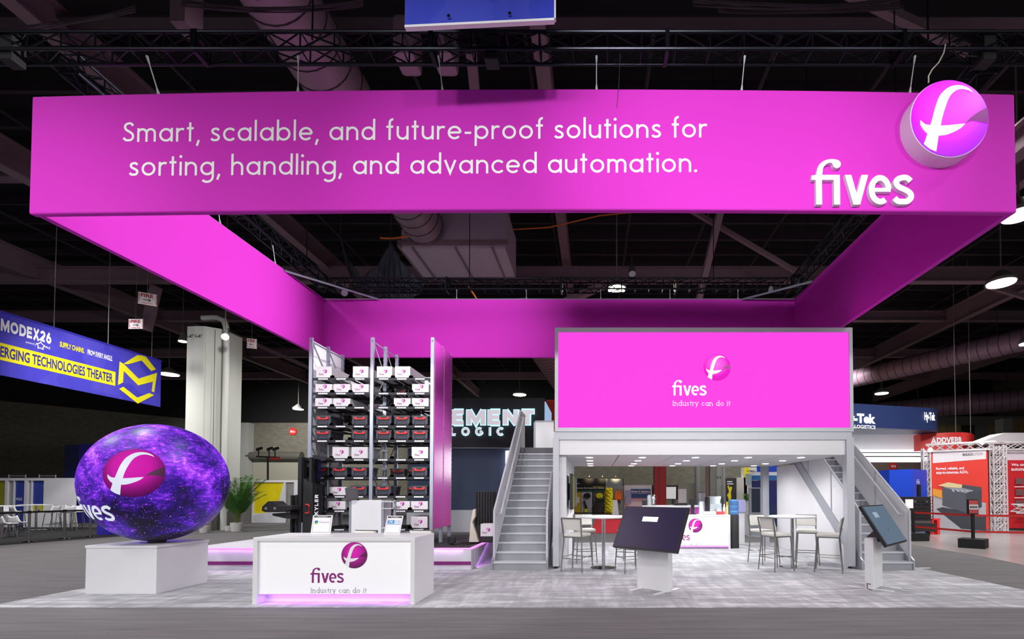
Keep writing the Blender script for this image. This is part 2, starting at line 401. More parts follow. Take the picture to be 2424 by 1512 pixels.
# ---------------------------------------------------------------- lettering
_tx = {}
def text_mesh(body, bold=0.0, spacing=1.0):
    k = (body, bold, spacing)
    if k not in _tx:
        c = bpy.data.curves.new('lettering', 'FONT'); c.body = body; c.offset = bold; c.space_character = spacing
        c.resolution_u = 3; c.fill_mode = 'FRONT'
        o = bpy.data.objects.new('lettering', c); COL.objects.link(o)
        dg = bpy.context.evaluated_depsgraph_get(); dg.update()
        me = bpy.data.meshes.new_from_object(o.evaluated_get(dg))
        bpy.data.objects.remove(o)
        xs = [v.co.x for v in me.vertices] or [0, 1]; ys = [v.co.y for v in me.vertices] or [0, 1]
        _tx[k] = (me, min(xs), max(xs), min(ys), max(ys))
    return _tx[k]
def text_fit(mb, body, o, ux, uy, w, h, bold=0.0, spacing=1.0):
    """lay text into the rectangle at o (lower left), unit axes ux uy, size w x h"""
    me, x0, x1, y0, y1 = text_mesh(body, bold, spacing)
    ux, uy = Vector(ux).normalized(), Vector(uy).normalized(); nz = ux.cross(uy)
    sx, sy = w / (x1 - x0), h / (y1 - y0)
    R = Matrix((ux, uy, nz)).transposed().to_4x4()
    return mb.mesh_from(me, Matrix.Translation(o) @ R @ Matrix.Diagonal((sx, sy, 1, 1)) @ Matrix.Translation((-x0, -y0, 0)))
def arc(cx, cy, rx, ry, a0, a1, n=None):
    n = n or max(4, int(abs(a1 - a0) / 12))
    return [(cx + rx * math.cos(math.radians(a0 + (a1 - a0) * i / n)), cy + ry * math.sin(math.radians(a0 + (a1 - a0) * i / n))) for i in range(n + 1)]
class Poly(list):
    lift = 0
def lift(polys, k):
    out = []
    for p in polys: q = Poly(p); q.lift = k; out.append(q)
    return out
def ribbon(pts, w):
    out = []
    closed = len(pts) > 3 and (Vector(pts[0]) - Vector(pts[-1])).length < 1e-4
    P = [Vector(p) for p in pts]; nrm = []
    for i in range(len(P)):
        if closed: a, b = P[i - 1 if i else -2], P[(i + 1) if i < len(P) - 1 else 1]
        else: a, b = P[max(i - 1, 0)], P[min(i + 1, len(P) - 1)]
        d1 = (P[i] - a); d2 = (b - P[i]); d = (b - a).normalized(); nn = Vector((-d.y, d.x)); k = 1.0
        if d1.length > 1e-6 and d2.length > 1e-6:
            c = d1.normalized().dot(d2.normalized()); k = 1 / max(.35, math.sqrt((1 + c) / 2))
        nrm.append(nn * (w / 2 * k))
    for i in range(len(P) - 1):
        a, b, c, d = P[i] + nrm[i], P[i + 1] + nrm[i + 1], P[i + 1] - nrm[i + 1], P[i] - nrm[i]
        out.append([tuple(a), tuple(b), tuple(c), tuple(d)])
    return out
def dot(x, y, r, n=14): return [(x + r * math.cos(2 * PI * i / n), y + r * math.sin(2 * PI * i / n)) for i in range(n)]
S_LOW = [(.6, .8), (.48, .905), (.33, .915), (.17, .85), (.13, .72), (.22, .59), (.42, .49), (.57, .38), (.6, .24), (.5, .11), (.33, .085), (.17, .1), (.06, .21)]
def curve_through(P, n=4):
    P = [Vector(p) for p in P]; out = []
    for i in range(len(P) - 1):
        p0, p1, p2, p3 = P[max(i - 1, 0)], P[i], P[i + 1], P[min(i + 2, len(P) - 1)]
        for k in range(n):
            t = k / n; q = .5 * ((2 * p1) + (p2 - p0) * t + (2 * p0 - 5 * p1 + 4 * p2 - p3) * t * t + (3 * p1 - p0 - 3 * p2 + p3) * t ** 3); out.append((q.x, q.y))
    return out + [tuple(P[-1])]
S_LOW = curve_through(S_LOW)
O_ = arc(.5, .5, .415, .415, 0, 360, 28)
GL = {  # strokes (x-height 1), advance, dots
    'a': ([O_, [(.915, 0), (.915, 1)]], 1.0), 'b': ([O_, [(.085, 0), (.085, 1.55)]], 1.0), 'c': ([arc(.5, .5, .415, .415, 42, 318)], .84),
    'd': ([O_, [(.915, 0), (.915, 1.55)]], 1.0), 'e': ([arc(.5, .5, .415, .415, 0, 318), [(.085, .5), (.915, .5)]], .98),
    'f': ([[(.24, 0), (.24, 1.25)] + arc(.46, 1.25, .22, .25, 170, 80), [(0, .96), (.5, .96)]], .52),
    'g': ([O_, [(.915, 1), (.915, -.1)] + arc(.5, -.1, .415, .38, -8, -140)], 1.0),
    'h': ([[(.085, 0), (.085, 1.55)], arc(.44, .56, .355, .355, 180, 0) + [(.795, 0)]], .88), 'i': ([[(.085, 0), (.085, 1)]], .17),
    'l': ([[(.085, 0), (.085, 1.55)]], .17), 'm': ([[(.085, 0), (.085, 1)], arc(.385, .615, .3, .3, 180, 0) + [(.685, 0)], arc(.985, .615, .3, .3, 180, 0) + [(1.285, 0)]], 1.37),
    'n': ([[(.085, 0), (.085, 1)], arc(.44, .56, .355, .355, 180, 0) + [(.795, 0)]], .88), 'o': ([O_], 1.0),
    'p': ([O_, [(.085, 1), (.085, -.5)]], 1.0), 'r': ([[(.085, 0), (.085, 1)], arc(.42, .58, .335, .335, 180, 62)], .56), 's': ([S_LOW], .68),
    't': ([[(.24, 0), (.24, 1.4)], [(0, .96), (.5, .96)]], .5), 'u': ([[(.085, 1), (.085, .44)] + arc(.44, .44, .355, .355, 180, 360) , [(.795, 1), (.795, 0)]], .88),
    'v': ([[(.05, 1), (.42, .06), (.79, 1)]], .84), 'y': ([[(.05, 1), (.42, .06)], [(.79, 1), (.42, .06), (.26, -.38), (.08, -.42)]], .84),
    'S': ([[(x * 1.25 + .03, y * 1.48) for x, y in S_LOW]], .86), 'I': ([[(.12, 0), (.12, 1.42)]], .26), ',': ([[(.16, .1), (.02, -.32)]], .2), '-': ([[(.03, .47), (.5, .47)]], .53), '.': ([], .2),
}
DOTS = {'i': (.085, 1.38), '.': (.1, .09)}
SER = {'I': [(.12, 0), (.12, 1.42)], 'n': [(.085, 0), (.795, 0), (.0, 1)], 'd': [(.95, 0), (.85, 1.55)], 'u': [(.85, 0), (.03, 1), (.74, 1)], 'r': [(.085, 0), (.0, 1)],
       'y': [(.05, 1), (.79, 1)], 'i': [(.085, 0), (.02, 1)], 'a': [(.95, 0)]}
def stroke_text(body, w=.17, gap=.2, space=.62, serif=False):
    x = 0.0; out = []
    for ch in body:
        if ch == ' ': x += space; continue
        st, adv = GL[ch]
        for k, p in enumerate(st): out += lift(ribbon([(x + a, b) for a, b in p], w), k)
        if ch in DOTS: out.append(dot(x + DOTS[ch][0], DOTS[ch][1], w * .66))
        if serif:
            for a, b in SER.get(ch, []): out += lift([[(x + a - .2, b - w * .4), (x + a + .2, b - w * .4), (x + a + .2, b + w * .4), (x + a - .2, b + w * .4)]], 3)
        x += adv + gap
    return out, x - gap
def fit_polys(polys, x0, x1, sx, sy=None): return [[((x - x0) * sx, y * (sy or sx)) for x, y in p] for p in polys]
CAPS = {  # capitals of height 1: strokes, advance
    'E': ([[(.13, 0), (.13, 1)], [(.13, .87), (.72, .87)], [(.13, .5), (.66, .5)], [(.13, .13), (.72, .13)]], .74), 'L': ([[(.13, 0), (.13, 1)], [(.13, .13), (.68, .13)]], .7),
    'M': ([[(.13, 0), (.13, 1)], [(.13, .96), (.55, .2), (.97, .96)], [(.97, 0), (.97, 1)]], 1.1), 'N': ([[(.13, 0), (.13, 1)], [(.13, .94), (.77, .06)], [(.77, 0), (.77, 1)]], .9),
    'T': ([[(0, .87), (.8, .87)], [(.4, 0), (.4, 1)]], .8), 'O': ([arc(.5, .5, .39, .37, 0, 360, 28)], 1.0), 'G': ([arc(.5, .5, .39, .37, 48, 345), [(.55, .47), (.9, .47)], [(.86, .47), (.86, .2)]], .98),
    'I': ([[(.13, 0), (.13, 1)]], .26), 'C': ([arc(.5, .5, .39, .37, 45, 315)], .88), 'D': ([[(.13, 0), (.13, 1)], [(.13, .87), (.4, .87)] + arc(.4, .5, .38, .37, 90, -90) + [(.13, .13)]], .86),
    'X': ([[(.1, 0), (.75, 1)], [(.1, 1), (.75, 0)]], .85), 'A': ([[(.08, 0), (.47, .95), (.86, 0)], [(.22, .28), (.72, .28)]], .94), 'V': ([[(.02, 1), (.41, .05), (.8, 1)]], .82),
    'R': ([[(.13, 0), (.13, 1)], [(.13, .87), (.45, .87)] + arc(.45, .67, .22, .2, 90, -90) + [(.13, .47)], [(.42, .47), (.72, 0)]], .8), 'B': ([[(.13, 0), (.13, 1)], [(.13, .87), (.42, .87)] + arc(.42, .69, .2, .18, 90, -90) + [(.13, .51)], [(.13, .13), (.45, .13)] + arc(.45, .32, .23, .19, -90, 90) + [(.13, .51)]], .78),
    'S': ([[(x * 1.05 + .05, y) for x, y in S_LOW]], .76), 'K': ([[(.13, 0), (.13, 1)], [(.7, 1), (.16, .45)], [(.3, .58), (.74, 0)]], .8), 'Y': ([[(.06, 1), (.42, .46), (.78, 1)], [(.42, .5), (.42, 0)]], .84),
    '2': ([arc(.36, .68, .26, .2, 170, -20) + [(.1, .13), (.66, .13)]], .72), '6': ([arc(.38, .34, .26, .22, 0, 360, 20), [(.12, .34), (.2, .62), (.48, .95)]], .76)}
def caps(body, w=.26, gap=.16):
    x = 0.0; out = []
    for ch in body:
        st, adv = CAPS[ch]
        for k, p in enumerate(st): out += lift(ribbon([(x + a, b) for a, b in p], w), k)
        x += adv + gap
    return out, x - gap
def caps_fit(body, o, ux, uy, w, h, wt=.26, gap=.16):
    p, L = caps(body, wt, gap); return MB().flat(p, o, Vector(ux).normalized() * (w / L), Vector(uy).normalized() * h)
# the stand's brand word (x-height 1, starts at x 0, ends 3.37), its disc mark and tag line
FI = [(.14, 0), (.34, 0), (.34, .83), (.735, .83), (.735, 0), (.94, 0), (.94, 1.0), (.355, 1.0), (.39, 1.24), (.5, 1.37), (.63, 1.41), (.7, 1.37), (.74, 1.27),
      (.84, 1.22), (.95, 1.28), (.98, 1.4), (.9, 1.49), (.74, 1.53), (.55, 1.52), (.36, 1.44), (.22, 1.28), (.155, 1.0), (0, .98), (0, .83), (.14, .83)]
def brand_word():
    o = [smooth_outline(FI, .6, 3)]
    o += [[(1.1, 1), (1.32, 1), (1.49, .36), (1.66, 1), (1.88, 1), (1.6, 0), (1.38, 0)]]
    o += ribbon(arc(2.27, .5, .285, .4, 4, 305, 22), .19) + lift([[(2.0, .43), (2.62, .43), (2.62, .56), (2.0, .56)]], 1)
    o += ribbon([(2.74 + (x - .06) * 1.02, .02 + y * .97) for x, y in S_LOW], .19)
    return o
_Z = [(2062, 655), (2040, 628), (1990, 605), (1930, 602), (1870, 625), (1815, 680), (1780, 760), (1755, 850), (1738, 906), (1700, 897), (1667, 866), (1668, 900), (1690, 940), (1717, 967),
      (1708, 1000), (1693, 1042), (1735, 1077), (1783, 1099), (1788, 1060), (1797, 985), (1850, 980), (1910, 958), (1960, 930), (1993, 897), (1940, 902), (1870, 910), (1812, 912), (1825, 850),
      (1850, 770), (1885, 690), (1930, 645), (1980, 630), (2030, 640)]
def smooth_outline(P, corner=.55, n=4):
    """rounds the gentle vertices of a closed outline and keeps its sharp corners"""
    P = [Vector(p) for p in P]; N_ = len(P); sharp = []
    for i in range(N_):
        a, b = (P[i] - P[i - 1]).normalized(), (P[(i + 1) % N_] - P[i]).normalized(); sharp.append(a.dot(b) < corner)
    out = []
    for i in range(N_):
        p1, p2 = P[i], P[(i + 1) % N_]; p0 = p1 if sharp[i] else P[i - 1]; p3 = p2 if sharp[(i + 1) % N_] else P[(i + 2) % N_]
        for k in range(n):
            t = k / n; q = .5 * ((2 * p1) + (p2 - p0) * t + (2 * p0 - 5 * p1 + 4 * p2 - p3) * t * t + (3 * p1 - p0 - 3 * p2 + p3) * t ** 3); out.append((q.x, q.y))
    return out
SWOOSH = smooth_outline([((x - 1893) / 283, (843 - y) / 283) for x, y in _Z])
WEDGE = [(.36, -.17), (.5, -.02), (.7, .13), (.95, .27)] + [(.985 * math.cos(a), .985 * math.sin(a)) for a in (.22, .14, .06, -.02, -.1, -.15)] + [(.76, -.12), (.54, -.1)]
DISC_C, DISC_R = (4.43, 2.79), 1.33
def disc_mesh(name, mat, mapf, parent, rings=10, seg=56):
    bm = bmesh.new(); uvl = bm.loops.layers.uv.new('UVMap'); c = bm.verts.new(mapf(0, 0)); uvm = {c: (.5, .5)}; prev = None
    for r in range(1, rings + 1):
        q = r / rings; cur = []
        for i in range(seg):
            a = 2 * PI * i / seg; u, v = q * math.cos(a), q * math.sin(a); vt = bm.verts.new(mapf(u, v)); uvm[vt] = (u * .5 + .5, v * .5 + .5); cur.append(vt)
        for i in range(seg):
            j = (i + 1) % seg
            bm.faces.new((c, cur[i], cur[j]) if prev is None else (prev[i], cur[i], cur[j], prev[j]))
        prev = cur
    for f in bm.faces:
        for l in f.loops: l[uvl].uv = uvm[l.vert]
    m = MB(); m.bm.free(); m.bm = bm
    return m.build(name, mat, parent, smooth=True)
def mapped_polys(polys, mapf, step=None):
    """2-D polygons carried through mapf; step cuts them finely first so they can follow a curved body"""
    bm = bmesh.new()
    for p in polys: bm.faces.new([bm.verts.new((x, y, getattr(p, 'lift', 0) * .0007)) for x, y in p])
    bm.normal_update()
    bmesh.ops.triangulate(bm, faces=bm.faces)
    if step:
        xs = [v.co.x for v in bm.verts]; ys = [v.co.y for v in bm.verts]
        for k, (lo, hi) in enumerate(((min(xs), max(xs)), (min(ys), max(ys)))):
            t = lo + step
            while t < hi:
                n = (1, 0, 0) if k == 0 else (0, 1, 0); co = (t, 0, 0) if k == 0 else (0, t, 0)
                bmesh.ops.bisect_plane(bm, geom=bm.verts[:] + bm.edges[:] + bm.faces[:], plane_co=co, plane_no=n); t += step
    for v in bm.verts:
        x, y, z = v.co; p = mapf(x, y)
        if z: p = p + (mapf(x + .02, y) - p).cross(mapf(x, y + .02) - p).normalized() * z
        v.co = p
    m = MB(); m.bm.free(); m.bm = bm
    return m
R_PRINT = [(.0, lin((244, 30, 200))), (.25, lin((214, 24, 178))), (.45, lin((150, 26, 128))), (.62, lin((92, 22, 84)))]
R_LED = [(.0, lin((252, 120, 236))), (.28, lin((250, 80, 228))), (.46, lin((240, 10, 205))), (.6, lin((226, 6, 190)))]
R_BOX = [(.0, lin((240, 60, 250))), (.28, lin((225, 45, 240))), (.46, lin((180, 20, 225))), (.62, lin((150, 10, 205)))]
D_PRINT = mat_disc('printed_disc', 0, R_PRINT)
D_LED = mat_disc('screen_disc', 1.0, R_LED, base=False)
D_BOX = mat_disc('lightbox_disc', .9, R_BOX)
D_SPH = mat_disc('sphere_screen_disc', .9, [(.0, lin((222, 10, 178))), (.3, lin((208, 8, 168))), (.46, lin((140, 8, 120))), (.6, lin((84, 4, 76)))], base=False)
WEDGE_P = M('wedge_ink', (96, 24, 84), .4, var=0)
WEDGE_L = M('wedge_on_screen', (4, 0, 4), .4, emit=.9, ecol=(178, 0, 150), var=0)
WEDGE_B = M('wedge_on_lightbox', (130, 20, 130), .4, emit=.5, ecol=(140, 25, 140), var=0)
WEDGE_S = M('wedge_on_sphere', (4, 0, 4), .4, emit=.9, ecol=(70, 4, 62), var=0)
SPHW = M('white_on_sphere', (40, 40, 44), .4, emit=.92, ecol=(226, 230, 248), var=0)
LEDW = M('white_on_screen', (40, 40, 40), .4, emit=1.0, ecol=(255, 246, 255), var=0)
def logo_flat(parent, o, ux, uy, xh, n, dmat, wmat, wordmat, fmat, tagmat=None, word=True, disc=True):
    """the whole mark on a flat face: o = lower left of the word, xh = its x-height, n = outward unit normal"""
    o, ux, uy, n = Vector(o), Vector(ux), Vector(uy), Vector(n); k = xh
    if disc:
        c = o + ux * DISC_C[0] * k + uy * DISC_C[1] * k; R = DISC_R * k
        d = disc_mesh('logo_disc', dmat, lambda u, v: c + ux * u * R + uy * v * R + n * .003, parent)
        mapped_polys([WEDGE], lambda u, v: c + ux * u * R + uy * v * R + n * .005).build('wedge', wmat, d)
        mapped_polys([SWOOSH], lambda u, v: c + ux * u * R + uy * v * R + n * .007).build('emblem', fmat, d)
    if word:
        mapped_polys(brand_word(), lambda x, y: o + ux * x * k + uy * y * k + n * .004).build('lettering', wordmat, parent)
    if tagmat is not None:
        w = stroke_text('Industry can do it', .15, .3, .75, True)[1]; s = 5.65 / w; x0 = 0.0
        for word in 'Industry can do it'.split():
            p, wl = stroke_text(word, .15, .3, .75, True)
            mapped_polys(p, lambda x, y: o + ux * (.06 + (x + x0) * s) * k + uy * (-1.0 + y * s) * k + n * .004).build('tag_word', tagmat, parent); x0 += wl + .3 + .75
# ---------------------------------------------------------------- setting: floor, walls, roof
struct(MB().box((-60, -8, -.1), (40, 50, 0)), 'floor', mat_hall_carpet())
WALLM = mat_brick('grey_block_wall', '#7d7a6c', '#6d6a5d', '#5a574c')
WALLB = mat_brick('pinkish_block_wall', '#8a7672', '#7a6864', '#655552')
WALLK = M('black_upper_wall', '#0b0a0b', .9, var=.1)
struct(MB().box((-36.5, 48, 0), (40, 48.4, 8.65)), 'wall_back', WALLM)
struct(MB().box((-36.5, 48.05, 8.65), (40, 48.4, 13.2)), 'wall_back_upper', WALLK)
struct(MB().slab((-36.5, 48, 0), (-60, 17, 0), (-60, 17, 8.65), (-36.5, 48, 8.65), (-.4, .3, 0)), 'wall_left', WALLM)
struct(MB().slab((-36.5, 48.05, 8.65), (-60, 17.05, 8.65), (-60, 17.05, 13.2), (-36.5, 48.05, 13.2), (-.4, .3, 0)), 'wall_left_upper', WALLK)
struct(MB().box((40, 14, 0), (40.4, 48.4, 13.2)), 'wall_right', WALLB)
struct(MB().box((-60, -8, 13.2), (40.4, 48.4, 13.4)), 'ceiling', DECK)
# roller door, pilaster, bay signs on the back wall
a, b = at(597, 1236, 47.9), at(712, 1088, 47.9)
t = struct(MB().box((a.x, 47.86, 0), (b.x, 47.98, b.z)), 'door_1', mat_slats('roller_slats', '#8d8a7c', '#a4a191', 9.0))
struct(MB().tube((a.x - .3, 47.6, b.z + .35), (b.x + .3, 47.6, b.z + .35), .42, 16), 'roller_housing', M('roller_barrel', '#55534c', .6), parent=t)
a, b = at(567, 1200, 47.2), at(588, 1000, 47.2)
struct(MB().box((a.x, 47.2, 0), (b.x, 48, b.z)), 'wall_pilaster', CONC)
def bay_sign(cx, cy, r, Y, body, label):
    c = at(cx, cy, Y); k = r * Y / F_PX
    t = thing('bay_sign', label, 'sign', c, 0, 'round bay markers on the hall wall')
    MB().prism([c + Vector((k * math.cos(2 * PI * i / 24), 0, k * math.sin(2 * PI * i / 24))) for i in range(24)], (0, .12, 0)).build('plate', REDD if 0 else RED, t)
    text_fit(MB(), body, c + Vector((-k * .62, -.02, -k * .3)), (1, 0, 0), (0, 0, 1), k * 1.24, k * .6, .02).build('lettering', SIGNW, t)
bay_sign(693, 1021, 9, 47.89, 'B5c', 'round red bay sign reading B5c above the roller door')
# ---------------------------------------------------------------- roof steel
def ibeam(m, p, q, h, w=.34):
    p, q = Vector(p), Vector(q); z = Vector((0, 0, h / 2))
    m.bar(p - z, q - z, w, .05); m.bar(p + z, q + z, w, .05); m.bar(p, q, .06, h)
for x, z, h in ((-24, 11.3, .9), (-16.2, 10.9, .8), (-11.5, 11.6, .7), (-1.2, 11.9, .6), (9.6, 9.5, .6), (12.5, 11.0, .8), (19.5, 11.2, .9), (28, 11.2, .9)):
    m = MB(); ibeam(m, (x, -2, z), (x, 48, z), h); struct(m, 'ceiling_beam', BEAM)
for y, z, h in ((10.2, 12.2, .9), (15.2, 11.9, .5), (20.6, 11.0, .6), (26.5, 11.4, .5), (33.2, 11.3, .5), (40, 11.4, .5)):
    m = MB(); ibeam(m, (-48, y, z), (38, y, z), h); struct(m, 'ceiling_beam', BEAM if y > 12 else BEAMD)
m = MB()
for y in [4 + 1.3 * i for i in range(34)]:
    m.bar((-50, y, 12.85), (39, y, 12.85), .12, .3)
struct(m, 'ceiling_joists', BEAMD)
m = MB()
for x in range(-44, 38, 3):
    m.tube((x + .4, 2, 12.3), (x + .4, 47, 12.3), .05, 5)
struct(m, 'ceiling_conduits', BEAMD)
# diagonal braces between girders
for p, q, w in (((7.5, 9.4, 10.4), (2.8, 9.6, 13), .16), ((-2.6, 10, 11), (-3.9, 17.5, 11.4), .22), ((3.0, 17, 12), (7.4, 17.3, 9.6), .14), ((5.2, 24, 8.6), (11, 24.6, 12), .2),
                ((.4, 16.5, 8.8), (-3.4, 19.5, 8.4), .22), ((4.4, 14.4, 12.4), (4.1, 20, 8.4), .22), ((9.4, 18, 9.4), (12.5, 26.4, 8.3), .2),
                ((-18.9, 20.6, 10.5), (-19.3, 20.6, 8.6), .3), ((17, 20.7, 10.6), (24, 20.7, 8.5), .16), ((-20, 26, 10.4), (-15, 26.4, 8.2), .2)):
    struct(MB().bar(p, q, w, w), 'ceiling_brace', BEAM)
# ---------------------------------------------------------------- ducts, plant and cables under the roof
def ribbed_duct(pts, r, label, name='air_duct', mat=DUCT):
    t = thing(name, label, 'duct', pts[0], 0, 'round ventilation ducts under the roof')
    MB().path(pts, r, 24).build('duct_tube', mat, t, smooth=True)
    p, q = Vector(pts[0]), Vector(pts[1]); L = (q - p).length; d = (q - p) / L; m = MB(); s = .45
    while s < L:
        c = p + d * s; u = d.cross(Vector((0, 0, 1))).normalized(); w = d.cross(u)
        m.path([c + (u * math.cos(2 * PI * i / 20) + w * math.sin(2 * PI * i / 20)) * (r + .006) for i in range(21)], .016, 4); s += .45
    m.build('duct_seams', BEAMD, t)
    for f in (.12, .88): c = p.lerp(Vector(pts[-1]), f); MB().tube(c + Vector((0, 0, r)), (c.x, c.y, 13.19), .02, 5).build('hanger_rod', BEAMD, t)
ribbed_duct([(-5.5, 5.0, 10.3), (-5.5, 15.42, 10.25)], .62, 'big dark spiral duct running back above the slogan banner')
ribbed_duct([(21.5, 22.5, 9.1), (13.0, 37, 8.8)], .55, 'long dark duct crossing the roof at the right, upper of two')
ribbed_duct([(32.5, 35.5, 8.6), (22.8, 42, 8.5)], .8, 'lower dark duct at the far right above the red booth')
ribbed_duct([(-3.0, 20, 9.1), (-2.0, 30, 8.6)], .7, 'short dark duct seen above the black booth with glowing letters')
t = thing('ventilation_unit', 'large pale flat underside of a ventilation box hanging below the roof', 'ventilation unit', (-4.55, 16.6, 9.6))
MB().box((-6.3, 15.6, 9.6), (-2.9, 17.8, 11.1)).build('casing', M('pale_duct_board', '#b39fb0', .6, var=.08), t)
for x in (-5.9, -4.5, -3.3): MB().box((x - .03, 15.5, 9.55), (x + .03, 17.85, 9.62)).build('seam_strap', BEAM, t)
MB().box((-6.4, 15.5, 9.62), (-6.3, 17.9, 9.72)).build('edge_rail', BEAM, t); MB().box((-6.4, 15.5, 9.7), (-2.8, 15.6, 9.85)).build('edge_rail', BEAM, t)
for x in (-6.2, -3.0): MB().tube((x, 17, 11.1), (x, 17, 13.2), .03, 6).build('hanger_rod', BEAM, t)
for i, (px, py, Y, lab) in enumerate(((963, 140, 7.9, 'left'), (1052, 140, 7.9, 'right'))):   # the two hanging boxes behind the truss
    c = at(px, 95, 8.2); tag(MB().box((c.x - .19, 8.0, c.z - .42), (c.x + .19, 8.5, c.z + .3)).build('ceiling_speaker', DUCT, bevel=.08), 'rounded dark box hanging behind the front truss, the %s of two' % lab, 'speaker', 'hanging boxes behind the truss')
c = at(420, 20, 7.4); tag(MB().box((c.x - .12, 7.4, c.z - .2), (c.x + .12, 7.75, 10.5)).build('hanging_post', M('mauve_post', '#6a525e', .7)), 'flat mauve steel post rising behind the front truss at upper left', 'post')
def drape():
    m = MB(); n, k = 54, 14
    top = [at(*q, 13.3) for q in ((806, 556), (822, 610), (856, 655), (893, 632), (912, 596), (925, 573), (934, 590), (950, 618), (976, 648), (1004, 674))]
    bot = [at(*q, 13.35) for q in ((812, 600), (832, 660), (868, 700), (895, 716), (912, 724), (925, 728), (940, 728), (958, 724), (982, 705), (1005, 680))]
    def along(P, u):
        f = u * (len(P) - 1); i = min(int(f), len(P) - 2); f -= i; return P[i].lerp(P[i + 1], f)
    V = [[m.bm.verts.new(along(top, i / n).lerp(along(bot, i / n), j / k) + Vector((0, .07 * math.sin(i * 1.15) * (.4 + j / k) + .03 * math.sin(j * .8 + i), 0))) for j in range(k + 1)] for i in range(n + 1)]
    for i in range(n):
        for j in range(k): m.bm.faces.new((V[i][j], V[i + 1][j], V[i + 1][j + 1], V[i][j + 1]))
    o = m.build('black_drape', M('black_drape_cloth', '#2b2c38', .8, var=.1), smooth=True)
    sm = o.modifiers.new('thick', 'SOLIDIFY'); sm.thickness = .02
    tag(o, 'black cloth slung in folds over the rear truss', 'drape')
    for q, z in ((top[0], 13.19), (top[5], 9.6)): MB().tube(q, (q.x, q.y, z), .008, 5).build('tie_cord', BEAMD, o)
    return o
drape()
def cable(pts, r, mat, label, name='cable', sag=0.0, group=None, cat='cable'):
    P = []
    for a, b in zip(pts, pts[1:]):
        a, b = Vector(a), Vector(b)
        for i in range(8): t = i / 8; P.append(a.lerp(b, t) - Vector((0, 0, sag * 4 * t * (1 - t))))
    P.append(Vector(pts[-1]))
    return tag(MB().path(P, r, 5).build(name, mat), label, cat, group)
cable([at(900, 563, 15.2), at(1003, 545, 15.2)], .03, TRACKO, 'short orange cable left of the spiral duct end', sag=.1)
cable([at(1215, 543, 17), at(1300, 538, 17), at(1420, 510, 17), at(1600, 492, 17)], .025, TRACKO, 'long orange cable sweeping below the top of the ring')
cable([at(1110, 678, 12.75), at(1132, 712.5, 12.68)], .02, TRACKO, 'short orange cable dropping behind the rear magenta panel')
for i, (pts, lab) in enumerate((([(430, 5), (640, 35), (860, 8)], 'bundle of dark cables drooping at the top left edge'), ([(1640, 5), (1900, 22), (2130, 2)], 'bundle of dark cables drooping at the top right edge'),
        ([(0, 75), (200, 40), (320, 20)], 'thin dark cable across the top left corner'), ([(1700, 20), (1900, 22), (2140, 18)], 'second dark cable bundle just below the upper one at top right'))):
    t = thing('cable_bundle', lab, 'cables', at(*pts[0], 6.8), 0, 'cable bundles in the roof')
    for k in range(7):
        P = [at(x, y + random.uniform(-9, 9) + (14 if n_ == 1 else 0) * random.random(), 6.8 + .3 * i + random.uniform(0, .2)) for n_, (x, y) in enumerate(pts)]; Q = []
        for u in range(17):
            s = u / 16; Q.append(P[0] * (1 - s) ** 2 + P[1] * 2 * s * (1 - s) + P[2] * s * s)
        MB().path(Q, random.uniform(.006, .012), 5).build('cable_strand', BEAMD, t)
# ---------------------------------------------------------------- high bay lamps
LAMPC = M('lamp_housing', '#6f6a66', .5, var=.05)
def high_bay(px, py, r_px, z, label):
    c = gr(px, py, z) if z < CAM_Z else None
    xc = (px - VX) / F_PX; d = at(px, py, 1.0) - Vector((0, 0, CAM_Z)); tt = (z - CAM_Z) / d.z; c = Vector((0, 0, CAM_Z)) + d * tt
    r = r_px * c.y / F_PX
    t = thing('high_bay_lamp', label, 'lamp', c, 0, 'high bay lamps of the hall')
    MB().lathe([(0, 0), (r, 0), (r, .04), (0, .04)], c, 24).build('lens', LAMP, t)
    MB().lathe([(r * 1.08, .0), (r * 1.1, .1), (r * .55, .3), (.12, .42), (0, .42)], c + Vector((0, 0, .045)), 24).build('housing', LAMPC, t, smooth=True)
    MB().tube(c + Vector((0, 0, .4)), c + Vector((0, 0, 13.19 - z)), .025, 6).build('stem', LAMPC, t)
    return c
HB = [high_bay(1460, 686, 21, 9.0, 'bright high bay lamp hanging inside the magenta ring'), high_bay(2370, 672, 28, 9.0, 'bright high bay lamp right of the ring, second from the frame edge'),
      high_bay(400, 887, 19, 9.0, 'glowing high bay lamp between blue banner and column'), high_bay(706, 969, 11, 9.0, 'small distant high bay lamp left of the carton rack'),
      high_bay(1230, 935, 15, 9.0, 'distant high bay lamp over the black booth with glowing letters'), high_bay(2087, 932, 14, 9.0, 'distant high bay lamp above the navy hanging sign, left one'),
      high_bay(2173, 967, 10, 9.0, 'small far lamp just above the end of the navy hanging sign'), high_bay(2432, 815, 15, 8.2, 'high bay lamp cut by the right edge, lower one'),
      high_bay(2412, 512, 34, 9.0, 'dazzling lamp at the right edge beside the ring corner'), high_bay(432, 809, 8, 9.5, 'small lamp behind the left side of the column')]
for c, e in ((HB[8], 700), (HB[1], 500), (HB[0], 500)):
    spot('lamp_beam', c - Vector((0, 0, .1)), (c.x, c.y, 0), e, 150, .6, .3, (1, .98, .92))
c = at(533, 797, 19.4)
t = thing('floodlight', 'small round white floodlight right of the column top', 'lamp', c)
MB().ball(c, .13, 14, 10).build('bulb', LAMP, t, smooth=True); MB().tube(c + Vector((0, 0, .1)), Vector((c.x, c.y, 13.2)), .02, 6).build('stem', LAMPC, t)
